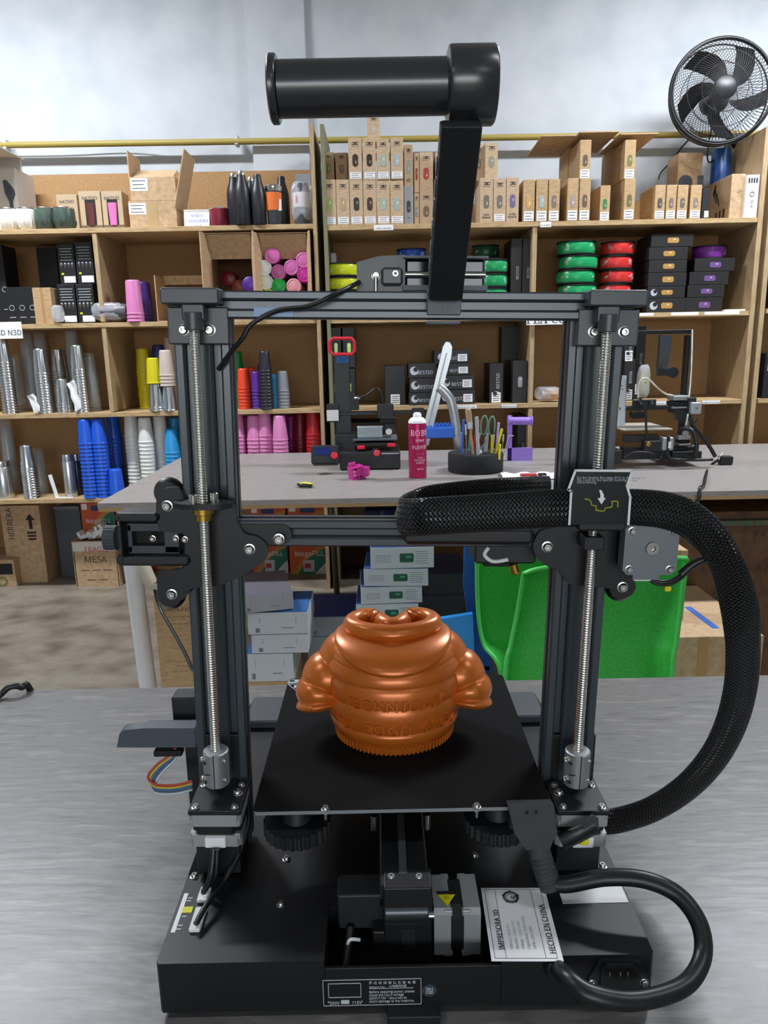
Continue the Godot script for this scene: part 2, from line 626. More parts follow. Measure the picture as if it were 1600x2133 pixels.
func shelving() -> void:
	var d := 0.42
	var l := th("shelf_unit", "tall plywood shelf unit at the left holding cups and tumblers", "shelf", Vector3.ZERO, "")
	unit(l, -2.45, -0.292, [1.045, 0.615, 0.185, -0.245], 1.37, d)
	box("side_panel", l, M.plyup, Vector3(-0.301, 0.36, -3.0 - d * 0.5 + 0.012), Vector3(0.018, 2.22, d), 0.0015)
	box("side_panel", l, M.plyup, Vector3(-2.45, 0.3, -3.0 - d * 0.5), Vector3(0.018, 2.1, d), 0.0015)
	for y in [0.826, 0.396]:
		box("divider", l, M.plyup, Vector3(-1.34, y - 0.005, -3.0 - d * 0.5 + 0.004), Vector3(0.022, 0.405, d - 0.016), 0.0015)
	var sign := box("paper_sign", l, M.white, pz(20, 688, -2.985), Vector3(0.12, 0.078, 0.003), 0.0)
	sign.set_meta("label", "white paper sign hanging on the shelf edge")
	words("sign_text", l, M.ink, ["ND N3D"], 0.026, Transform3D(Basis(), pz(18, 693, -2.983)), 1.5, "Droid Sans")
	var r := th("shelf_unit", "wide plywood shelf unit in the middle holding filament boxes and spools", "shelf", Vector3.ZERO, "")
	unit(r, -0.262, 1.795, [1.035, 0.612, 0.19, -0.245], 1.19, d)
	box("side_panel", r, mat("7b7a5c", 0.7), Vector3(-0.253, 0.36, -3.0 - d * 0.5 + 0.006), Vector3(0.018, 2.22, d), 0.0015)
	box("side_panel", r, M.plyup, Vector3(1.79, 0.35, -3.0 - d * 0.5), Vector3(0.024, 2.15, d), 0.0015)
	for y in [0.818, 0.396, -0.03]:
		box("divider", r, M.plyup, Vector3(0.732, y - 0.005, -3.0 - d * 0.5 + 0.004), Vector3(0.022, 0.4, d - 0.016), 0.0015)
	for q in [[780, 818, 470, 1.027, "CM61-NEGRO"], [1127, 1148, 458, 1.027, "PLA-MIX"]]:
		var p := pz((q[0] + q[1]) * 0.5, q[2], -2.988)
		box("shelf_label", r, M.white, Vector3(p.x, 1.02, -2.991), Vector3((q[1] - q[0]) * 0.0024, 0.024, 0.002), 0.0)
		words("label_text", r, M.ink, [q[4]], 0.009, mv(p.x, 1.016, -2.99))
	for q in [[950, 993, 845], [1045, 1077, 843], [1365, 1405, 822], [1465, 1502, 820]]:
		var p := pz((q[0] + q[1]) * 0.5, q[2], -2.988)
		box("shelf_label", r, M.white, Vector3(p.x, 0.179, -2.991), Vector3((q[1] - q[0]) * 0.0024, 0.017, 0.002), 0.0)
		words("label_text", r, M.ink, ["MARRON ECO ABS"], 0.008, mv(p.x, 0.176, -2.99))
	for q in [[1320, 1362], [1400, 1455], [1470, 1540]]:
		var p := pz((q[0] + q[1]) * 0.5, 648, -2.988)
		box("shelf_label", r, M.white, Vector3(p.x, 0.604, -2.991), Vector3((q[1] - q[0]) * 0.0024, 0.014, 0.002), 0.0)
	var c := pz(1138, 664, -2.98)
	box("paper_sign", r, M.white, c, Vector3(0.19, 0.055, 0.003), 0.0)
	words("sign_text", r, M.ink, ["PLA-CO"], 0.04, mv(c.x, c.y - 0.002, c.z + 0.002), 1.5, "Droid Serif")
	var e := th("shelf_unit", "narrow strip of a further plywood shelf unit at the right edge", "shelf", Vector3.ZERO, "")
	unit(e, 1.84, 3.0, [1.0, 0.62, 0.19, -0.245], 1.4, d)
	box("side_panel", e, M.plyup, Vector3(1.838, 0.35, -3.0 - d * 0.5), Vector3(0.024, 2.2, d), 0.0015)
	for q in [[1.86, 0.62, 0.30, "upper"], [1.86, 0.19, 0.22, "lower"]]:
		var k := th("storage_carton", "black carton with a white label at the right edge, %s bay" % q[3], "box", Vector3(2.03, q[1], -3.09))
		box("carton", k, M.black2, Vector3(0, q[2] * 0.5, 0), Vector3(0.3, q[2], 0.16), 0.002)
		box("paper_label", k, M.white, Vector3(-0.11, q[2] * 0.75, 0.0805), Vector3(0.05, 0.06, 0.001), 0.0)


func board(called: String, label: String, x0: float, x1: float, z0: float, z1: float, m: Material) -> Node3D:
	var o := th(called, label, "table", Vector3((x0 + x1) * 0.5, 0, (z0 + z1) * 0.5))
	var w := x1 - x0
	var d := z1 - z0
	box("tabletop", o, m, Vector3(0, -0.009, 0), Vector3(w, 0.018, d), 0.001)
	box("chipboard_core", o, M.chip, Vector3(0, -0.019, 0), Vector3(w - 0.001, 0.02, d - 0.001), 0.0)
	return o


func table_front() -> void:
	var o := board("work_table", "grey wood-grain table in front carrying the black printer", -1.6, 1.6, -0.344, 1.2, M.top)
	for x in [-1.5, 1.5]:
		for z in [-0.68, 0.68]:
			cyl("leg", o, M.white, Vector3(x, -0.75, z), Vector3(x, -0.029, z), 0.03, 16, 0.003)
	box("apron", o, M.chip, Vector3(0, -0.06, 0.5), Vector3(2.9, 0.06, 0.02), 0.001)


func table_rear() -> void:
	var o := board("work_table", "grey wood-grain table standing behind, before the shelves", -0.93, 2.6, -2.76, -1.675, M.top2)
	var p := o.position
	for q in [[272, 1170, -1.78], [690, 1120, -2.66]]:
		var a := pz(q[0], q[1], q[2])
		var foot := a.x + 0.02
		var thin: bool = q[2] < -2.0
		cyl("leg", o, mat("5c5a48", 0.5) if thin else mat("e6e9ec", 0.4), Vector3(foot, -0.75, q[2]) - p, Vector3(a.x, -0.029, q[2]) - p, 0.014 if thin else 0.03, 18, 0.002)
		if thin:
			box("foot", o, M.white, Vector3(foot, -0.735, q[2] + 0.02) - p, Vector3(0.06, 0.03, 0.1), 0.012)
	for z in [-1.78, -2.66]:
		cyl("leg", o, M.white, Vector3(2.5, -0.75, z) - p, Vector3(2.5, -0.029, z) - p, 0.03, 16, 0.003)
	box("apron", o, M.chip, Vector3(0.1, -0.05, -2.6) - p, Vector3(1.8, 0.04, 0.02), 0.001)
	# right of the printer: the desk end panel standing under the rear table


# woven nylon sleeve: colour and relief of the fine weave
func braid() -> StandardMaterial3D:
	var n := 64
	var im := Image.create(n, n, false, Image.FORMAT_RGB8)
	var bm := Image.create(n, n, false, Image.FORMAT_RGB8)
	for y in n:
		for x in n:
			var a := fposmod(float(x + y) / n * 4.0, 1.0)
			var b := fposmod(float(x - y) / n * 4.0, 1.0)
			var over := (int(floor(float(x + y) / n * 4.0)) + int(floor(float(x - y + n) / n * 4.0))) % 2 == 0
			var h := sin(PI * (a if over else b))
			var gap := 0.0 if (a < 0.16 and b < 0.16) else 1.0
			var v := 0.02 + 0.22 * pow(h, 3.0) * gap
			im.set_pixel(x, y, Color(v, v * 1.04, v * 1.08))
			bm.set_pixel(x, y, Color(h * gap, h * gap, h * gap))
	bm.bump_map_to_normal_map(7.0)
	var m := mat("ffffff", 0.22)
	m.albedo_texture = ImageTexture.create_from_image(im)
	m.normal_enabled = true
	m.normal_texture = ImageTexture.create_from_image(bm)
	m.normal_scale = 1.6
	m.uv1_scale = Vector3(1, 5, 1)
	return m


func slots(w: float, d: float, front: Array, back: Array) -> Array:   # a slotted aluminium profile, seen along its length
	var o := []
	var side := func(y: float, sgn: float, xs: Array) -> void:
		for x in xs:
			for k in [[-0.0046, 0.0], [-0.0031, 0.0016], [-0.0031, 0.0032], [-0.0046, 0.0036], [-0.0026, 0.0058], [0.0026, 0.0058], [0.0046, 0.0036], [0.0031, 0.0032], [0.0031, 0.0016], [0.0046, 0.0]]:
				o.append(Vector2(sgn * (x + k[0]), y - sgn * k[1]))
	var b := 0.0012
	o.append_array([Vector2(-w / 2 + b, d / 2)])
	side.call(d / 2, 1.0, front)
	o.append_array([Vector2(w / 2 - b, d / 2), Vector2(w / 2, d / 2 - b), Vector2(w / 2, 0.0031), Vector2(w / 2 - 0.0016, 0.0031), Vector2(w / 2 - 0.0055, 0.0026), Vector2(w / 2 - 0.0055, -0.0026), Vector2(w / 2 - 0.0016, -0.0031), Vector2(w / 2, -0.0031), Vector2(w / 2, -d / 2 + b), Vector2(w / 2 - b, -d / 2)])
	side.call(-d / 2, -1.0, back)
	o.append_array([Vector2(-w / 2 + b, -d / 2), Vector2(-w / 2, -d / 2 + b), Vector2(-w / 2, -0.0031), Vector2(-w / 2 + 0.0016, -0.0031), Vector2(-w / 2 + 0.0055, -0.0026), Vector2(-w / 2 + 0.0055, 0.0026), Vector2(-w / 2 + 0.0016, 0.0031), Vector2(-w / 2, 0.0031), Vector2(-w / 2, d / 2 - b)])
	return o


func px(list: Array, z: float) -> Array:   # outline points read off at the plane z, in the gantry's own axes
	var o := []
	for q in list:
		var p := fz(q[0], q[1], z)
		o.append(Vector2(p.x, p.y))
	return o


func motor(o: Node3D, c: Vector3, h: float, axis: Basis, cap: Material, xf := ID) -> void:
	# square stepper with a cast end at each side of a black stack; local y runs along the shaft
	var X := Transform3D(axis, c)
	var R := Transform3D(Basis(Vector3(1, 0, 0), -PI / 2), Vector3.ZERO)
	var w := 0.0415
	var out := []
	for k in [[-1, -1], [1, -1], [1, 1], [-1, 1]]:
		for f in ([[1.0, 0.84], [0.84, 1.0]] if k[0] * k[1] > 0 else [[0.84, 1.0], [1.0, 0.84]]):
			out.append(Vector2(k[0] * f[0] * w / 2, k[1] * f[1] * w / 2))
	var inner := []
	for k in [[-1, -1], [1, -1], [1, 1], [-1, 1]]:
		for f in ([[0.95, 0.62], [0.62, 0.95]] if k[0] * k[1] > 0 else [[0.62, 0.95], [0.95, 0.62]]):
			inner.append(Vector2(k[0] * f[0] * w / 2, k[1] * f[1] * w / 2))
	var st := S()
	pr(st, out, h * 0.36, X * Transform3D(Basis(), Vector3(0, -h / 2, 0)) * R)
	pr(st, out, h * 0.36, X * Transform3D(Basis(), Vector3(0, h / 2 - h * 0.36, 0)) * R)
	for s in [[-1, -1], [1, -1], [1, 1], [-1, 1]]:   # the corner lugs that reach over the stack
		for y in [-h * 0.2, h * 0.2]:
			bx(st, Vector3(s[0] * w * 0.42, y, s[1] * w * 0.42), Vector3(w * 0.13, h * 0.2, w * 0.13), 0.001, X)
	var mcast := put("motor_casting", st, M.alu2, o, xf)
	st = S()
	pr(st, inner, h * 0.4, X * Transform3D(Basis(), Vector3(0, -h * 0.2, 0)) * R)
	put("motor_stack", st, M.deep, mcast)


func printer() -> void:
	var o := th("desktop_printer", "black desktop 3D printer in front, with an orange print on its bed", "printer")
	M.braid = braid()
	# ---- base housing: a low sheet-metal box with a bay cut into the rear for the bed motor
	var st := S()
	var up := Transform3D(Basis(Vector3(1, 0, 0), Vector3(0, 0, -1), Vector3(0, 1, 0)), Vector3(0, 0.005, 0))   # x, y of the outline become x, -z
	var xl := -0.1777
	var xr := 0.1757
	pr(st, [Vector2(xl, -0.188), Vector2(xl + 0.002, -0.19), Vector2(-0.0585, -0.19), Vector2(-0.0585, -0.138), Vector2(0.0675, -0.138), Vector2(0.0675, -0.19), Vector2(xr - 0.002, -0.19), Vector2(xr, -0.188), Vector2(xr, 0.197), Vector2(xl, 0.197)], 0.042, up)
	bx(st, Vector3(0.0045, 0.023, 0.1885), Vector3(0.126, 0.034, 0.003), 0.0006)
	bx(st, Vector3(0.0045, 0.008, 0.163), Vector3(0.126, 0.005, 0.052), 0.0)
	put("base_housing", st, M.black, o)
	for q in [[-0.14, 0.16], [0.14, 0.16], [-0.14, -0.16], [0.14, -0.16]]:
		cyl("foot", o, M.rub, Vector3(q[0], 0, q[1]), Vector3(q[0], 0.006, q[1]), 0.011, 16, 0.001)
	var a := pz(792, 2100, 0.19)
	box("latch_tab", o, M.black2, Vector3(0.0045, 0.0036, 0.1935), Vector3(0.038, 0.007, 0.012), 0.001)
	for q in [[597, 1790], [585, 1885], [405, 1826], [988, 1783], [1255, 1805]]:
		screw(o, py(q[0], q[1], 0.047), Vector3.UP, 0.0028)
	# raised deck towards the far side, seen left and right of the bed
	for s in [-1, 1]:
		box("deck_cover", o, M.capgrey, Vector3(s * 0.142 - 0.001, 0.052, -0.165), Vector3(0.06, 0.012, 0.06), 0.003)
	# ---- printing on the rear face
	var f := 0.1902
	var frame := S()
	for q in [[-0.06, 0.0303, 0.0101, 0.0084], [-0.0562, 0.0273, -0.033, 0.0155]]:
		for e in [[q[0], q[1], q[2], q[1]], [q[0], q[3], q[2], q[3]], [q[0], q[1], q[0], q[3]], [q[2], q[1], q[2], q[3]]]:
			bx(frame, Vector3((e[0] + e[2]) / 2, (e[1] + e[3]) / 2, f), Vector3(absf(e[2] - e[0]) + 0.0004, absf(e[3] - e[1]) + 0.0004, 0.0003), 0.0)
	bx(frame, Vector3(-0.011, 0.0225, f), Vector3(0.031, 0.0003, 0.0003), 0.0)
	pr(frame, rrect(0.006, 0.0032, 0.0008), 0.0003, mv(-0.0445, 0.0116, f))
	put("voltage_label", frame, M.print, o)
	words("voltage_text", o, M.print, ["Before applying power, please", "check the input voltage", "(230V/115V   required) to", "avoid damage to the machine."], 0.00172, mv(-0.0272, 0.0196, f), 1.58, "Droid Sans", false)
	words("voltage_text", o, M.print, ["230V"], 0.0024, mv(-0.0522, 0.0106, f))
	words("voltage_text", o, M.print, ["115V"], 0.0024, mv(-0.0362, 0.0106, f))
	for s in [[-0.0572, 1.0], [-0.0318, -1.0]]:
		pri("voltage_arrow", o, M.print, [Vector2(s[0], 0.0117), Vector2(s[0] + s[1] * 0.0013, 0.0109), Vector2(s[0] + s[1] * 0.0013, 0.0125)], 0.0002, mv(0, 0, f))
	words("voltage_text", o, M.print, ["230V/115V,"], 0.0017, mv(-0.0272, 0.0234, f), 1.5, "Droid Sans", false)
	hanzi(o, f)
	lat("seal_sticker", o, M.capgrey, [Vector2(0, 0.0002), Vector2(0.0052, 0.0002), Vector2(0.0052, 0)], Transform3D(Basis(Vector3(1, 0, 0), PI / 2), Vector3(0.0162, 0.0197, 0.19)), 24)
	st = S()
	for k in 4:   # the round mark of swirling strokes on the seal
		var pts := []
		for i in 12:
			var t := float(i) / 11
			var an := k * 1.57 + t * 2.6
			pts.append(Vector3(0.0162 + cos(an) * (0.0005 + 0.0026 * t), 0.0197 + sin(an) * (0.0005 + 0.0026 * t), 0.1904))
		tb(st, pts, 0.0003, 5)
	put("seal_mark", st, M.print, o)
	# mains socket
	var c := Vector3(0.1508, 0.0335, 0.19)
	pri("socket_flange", o, M.black2, [Vector2(-0.021, -0.011), Vector2(0.021, -0.011), Vector2(0.021, -0.004), Vector2(0.0145, 0.0105), Vector2(-0.0145, 0.0105), Vector2(-0.021, -0.004)], 0.002, Transform3D(Basis(), c))
	pri("socket_rim", o, M.black2, [Vector2(-0.0135, -0.0115), Vector2(0.0135, -0.0115), Vector2(0.0135, 0.004), Vector2(0.0095, 0.0085), Vector2(-0.0095, 0.0085), Vector2(-0.0135, 0.004)], 0.0045, Transform3D(Basis(), c))
	pri("socket_well", o, M.deep, [Vector2(-0.0115, -0.0098), Vector2(0.0115, -0.0098), Vector2(0.0115, 0.0028), Vector2(0.0085, 0.0062), Vector2(-0.0085, 0.0062), Vector2(-0.0115, 0.0028)], 0.0047, Transform3D(Basis(), c))
	for x in [-0.0075, 0.0, 0.0052]:
		box("contact", o, M.chrome, c + Vector3(x, 0.0018, 0.0048), Vector3(0.0011, 0.0036, 0.0012), 0.0003)
	for x in [-0.0187, 0.0184]:
		screw(o, c + Vector3(x, -0.0085, 0.002), Vector3(0, 0, 1), 0.0026)
	# ---- paper stickers on the right deck, lettering turned along the deck
	paper_labels(o)
	# ---- small sockets and cables at the left
	box("warning_strip", o, M.white, Vector3(-0.1735, 0.0472, 0.1417), Vector3(0.0033, 0.0003, 0.04), 0.0)
	box("yellow_label", o, M.yellow, Vector3(-0.1682, 0.0472, 0.1392), Vector3(0.0075, 0.0003, 0.0062), 0.0)
	for q in [[-0.169, 0.127], [-0.1695, 0.130], [-0.169, 0.146], [-0.1695, 0.155], [-0.17, 0.1585]]:
		box("label_print", o, M.faint, Vector3(q[0], 0.0472, q[1]), Vector3(0.0035, 0.0003, 0.0014), 0.0)
	for q in [[-0.1585, 0.1255, 0.015], [-0.1572, 0.151, 0.023]]:
		var s2 := S()
		bx(s2, Vector3(q[0], 0.0487, q[1]), Vector3(0.0085, 0.0035, q[2]), 0.0008)
		for k in 3:
			bx(s2, Vector3(q[0] + 0.002, 0.0508, q[1] + (k - 1) * q[2] * 0.28), Vector3(0.003, 0.002, q[2] * 0.16), 0.0004)
		put("white_connector", s2, M.white, o)
	tube("signal_cable", o, M.rub, cr([Vector3(-0.15, 0.084, 0.118), Vector3(-0.152, 0.066, 0.124), Vector3(-0.157, 0.054, 0.124), Vector3(-0.159, 0.052, 0.126)]), 0.0026)
	tube("signal_cable", o, M.rub, cr([Vector3(-0.147, 0.084, 0.118), Vector3(-0.149, 0.064, 0.122), Vector3(-0.156, 0.052, 0.118), Vector3(-0.1585, 0.052, 0.127)]), 0.0022)
	tube("signal_cable", o, M.rub, cr([fz(505, 1620, 0.068), fz(518, 1690, 0.085), fz(500, 1760, 0.1), py(470, 1830, 0.056), py(430, 1885, 0.056), py(408, 1925, 0.053)]), 0.0022)
	# ---- the bed: plate, aluminium carrier, knobs, rails
	bed(o)
	# ---- gantry
	gantry(o)
	carriages(o)
	control_panel(o)


# strokes of the small printed characters on the voltage label, on an 8 x 8 grid
func hanzi(o: Node3D, f: float) -> void:
	var g := {
		"kai": [[0, 7, 7, 7], [0, 4, 7, 4], [2, 7, 2, 3], [2, 3, 0, 0], [5, 7, 5, 0]], "ji": [[0, 5, 3, 5], [1.5, 7, 1.5, 0], [1.5, 5, 0, 2], [4, 7, 4, 2], [4, 2, 3, 0], [4, 7, 6, 7], [6, 7, 6, 0], [6, 0, 7, 1]],
		"qian": [[0, 5.5, 7, 5.5], [2, 7, 3, 6], [5, 7, 4, 6], [0.5, 4, 0.5, 0], [0.5, 4, 3, 4], [3, 4, 3, 0], [0.5, 2, 3, 2], [5, 4, 5, 1], [7, 4, 7, 0]], "qing": [[0, 7, 1, 6], [0, 4.5, 1, 4.5], [1, 4.5, 1, 0], [2.5, 6, 7, 6], [2.5, 4.7, 7, 4.7], [4.7, 7, 4.7, 3.5], [3, 3, 3, 0], [3, 3, 6.6, 3], [6.6, 3, 6.6, 0], [3, 1.5, 6.6, 1.5]],
		"que": [[0, 6.5, 3, 6.5], [1.5, 6.5, 0, 3], [0.7, 4, 0.7, 0.5], [0.7, 4, 2.6, 4], [2.6, 4, 2.6, 0.5], [4.5, 7, 3.5, 5], [4.2, 6.4, 6.5, 6.4], [4, 4.6, 7, 4.6], [4, 4.6, 3.6, 0], [7, 4.6, 7, 0], [4, 2.8, 7, 2.8], [5.5, 4.6, 5.5, 0]], "ren": [[0, 7, 1, 6], [0, 4.5, 1, 4.5], [1, 4.5, 1, 0], [1, 0, 2.4, 1], [5, 7, 4.6, 4], [4.6, 4, 2.6, 0], [4.7, 4, 7, 0]],
		"pi": [[0.5, 6.5, 7, 6.5], [0.5, 6.5, 0.5, 0.5], [0.5, 0.5, 7, 0.5], [2.8, 6.5, 2, 3], [4.8, 6.5, 4.8, 3], [4.8, 3, 6.5, 3]], "pei": [[0, 6.5, 3.6, 6.5], [0.3, 5, 0.3, 0], [0.3, 5, 3.4, 5], [3.4, 5, 3.4, 0], [0.3, 0, 3.4, 0], [0.3, 2, 3.4, 2], [1.3, 6.5, 1.3, 3], [2.4, 6.5, 2.4, 3], [4.4, 6.3, 6.6, 6.3], [6.6, 6.3, 6.6, 3.6], [4.4, 3.6, 6.6, 3.6], [4.4, 3.6, 4.4, 0.4], [4.4, 0.4, 7, 0.4]],
		"dian": [[1, 6, 6, 6], [1, 6, 1, 2], [6, 6, 6, 2], [1, 4, 6, 4], [1, 2, 6, 2], [3.5, 7, 3.5, 0.4], [3.5, 0.4, 7, 0.4]], "ya": [[0.8, 6.6, 7, 6.6], [0.8, 6.6, 0, 0], [2, 4, 6.6, 4], [4.2, 5.6, 4.2, 0.5], [1.6, 0.5, 7, 0.5], [5.4, 2.6, 6.2, 1.6]],
		"yi": [[1, 6.5, 1, 1], [1, 1, 3, 2.2], [3, 6, 3.6, 4.6], [6, 6.5, 5.4, 3], [5.4, 3, 3, 0], [5.2, 2.4, 7, 0]], "mian": [[2.6, 7, 0.6, 4.6], [2.2, 6.2, 5, 6.2], [5, 6.2, 4.4, 5], [1, 4.8, 6.4, 4.8], [1, 4.8, 1, 2.8], [6.4, 4.8, 6.4, 2.8], [1, 2.8, 6.4, 2.8], [3.2, 4.8, 0.6, 0], [4.4, 2.8, 4.4, 0.4], [4.4, 0.4, 7, 0.4]],
		"sun": [[0, 5.4, 2.4, 5.4], [1.3, 7, 1.3, 0], [0, 2, 2.4, 3], [3.6, 6.8, 6.4, 6.8], [3.6, 5.4, 6.4, 5.4], [3.4, 4, 3.4, 1.4], [3.4, 4, 6.6, 4], [6.6, 4, 6.6, 1.4], [5, 3, 3, 0], [5.4, 1.4, 7, 0]], "huai": [[0, 5, 2.4, 5], [1.2, 7, 1.2, 1], [0, 0.8, 2.6, 1.6], [3, 6.6, 7, 6.6], [5, 6.6, 3, 3], [5, 5, 5, 0], [5.4, 4, 7, 2.6]], "qi": [[0.8, 6.8, 3, 6.8], [0.8, 6.8, 0.8, 5], [3, 6.8, 3, 5], [0.8, 5, 3, 5], [4.4, 6.8, 6.6, 6.8], [4.4, 6.8, 4.4, 5], [6.6, 6.8, 6.6, 5], [4.4, 5, 6.6, 5], [0, 3.8, 7, 3.8], [3.6, 4.8, 0, 2], [3.8, 3.8, 7, 2], [0.8, 2, 3, 2], [0.8, 0, 3, 0], [0.8, 2, 0.8, 0], [3, 2, 3, 0], [4.4, 2, 6.6, 2], [4.4, 0, 6.6, 0], [4.4, 2, 4.4, 0], [6.6, 2, 6.6, 0]]}
	var st := S()
	var rows := [["kai", "ji", "qian", "qing", "que", "ren", "pi", "pei", "dian", "ya"], ["yi", "mian", "sun", "huai", "ji", "qi"]]
	for r in 2:
		for i in rows[r].size():
			var e := 0.00205 if r == 0 else 0.0019
			var at := Vector2(-0.0270 + i * 0.00345, 0.0263) if r == 0 else Vector2(-0.0128 + i * 0.0021, 0.0234)
			for k in g[rows[r][i]]:
				var p := at + Vector2(k[0], k[1]) / 7.0 * e
				var q := at + Vector2(k[2], k[3]) / 7.0 * e
				bx(st, Vector3.ZERO, Vector3(p.distance_to(q) + 0.0001, 0.00021, 0.0003), 0.0, Transform3D(Basis(Vector3(0, 0, 1), (q - p).angle()), Vector3((p.x + q.x) / 2, (p.y + q.y) / 2, f)))
	put("voltage_text", st, M.print, o)


func paper_labels(o: Node3D) -> void:
	# the larger label: its own x runs along the deck away from the viewer, its own -y to the right
	var sh := S()
	bx(sh, Vector3(0.0952, 0.0473, 0.1532), Vector3(0.0505, 0.0004, 0.071), 0.0, Transform3D(Basis(Vector3(0, 1, 0), -0.03), Vector3(-0.0045, 0, 0.003)))
	var pl := put("paper_label", sh, M.white, o)
	var X := Transform3D(Basis(Vector3(0, 0, -1), Vector3(-1, 0, 0), Vector3(0, 1, 0)), Vector3(0.0952, 0.0475, 0.153))
	X = Transform3D(Basis(Vector3(0, 1, 0), -0.03), Vector3(-0.0045, 0, 0.003)) * X
	var at := func(x: float, y: float) -> Transform3D: return X * mv(x, y, 0.0001)
	var ln := S()
	for y in [0.0225, 0.0145, -0.0135, -0.0215]:
		bx(ln, Vector3(0, y, 0.0001), Vector3(0.067, 0.0003, 0.0002), 0.0, X)
	for x in [-0.0335, 0.0335]:
		bx(ln, Vector3(x, 0.0005, 0.0001), Vector3(0.0003, 0.044, 0.0002), 0.0, X)
	put("label_lines", ln, M.grey, pl)
	words("label_text", pl, M.ink, ["IMPRESORA 3D"], 0.0042, at.call(-0.007, 0.0166))
	words("label_text", pl, M.ink, ["HECHO EN CHINA"], 0.0044, at.call(-0.006, -0.0192))
	words("label_text", pl, M.faint, ["Marca: CREALITY", "Modelo: Ender-3 S1", "Voltaje: 115V/230V", "Capacidad: 350W-60Hz", "Serie: 220-240V"], 0.0023, at.call(-0.0255, 0.0095), 1.8, "Droid Sans", false)
	var em := S()   # the round emblem with an S
	for q in [[0.0062, 0.0004], [0.0052, 0.0011], [0.0036, 0.0005]]:
		var ring := []
		for i in 33:
			ring.append(X * Vector3(0.0252 + cos(TAU * i / 32) * q[0], 0.003 + sin(TAU * i / 32) * q[0], 0.0001))
		tb(em, ring, q[1] * 0.5, 5)
	for k in 5:
		var an := k * TAU / 5
		bx(em, Vector3(0.0252 + cos(an) * 0.0062, 0.003 + sin(an) * 0.0062, 0.0001), Vector3(0.0012, 0.0012, 0.0003), 0.0, X)
	tx(em, "S", 0.0052, X * mv(0.0252, 0.0005, 0.0002), "Droid Sans")
	put("label_emblem", em, M.ink, pl)
	# the smaller slip beside it (its square code is left blank)
	var s2 := S()
	bx(s2, Vector3(0.1485, 0.0473, 0.1313), Vector3(0.051, 0.0003, 0.0195), 0.0)
	put("paper_label", s2, M.white, o)


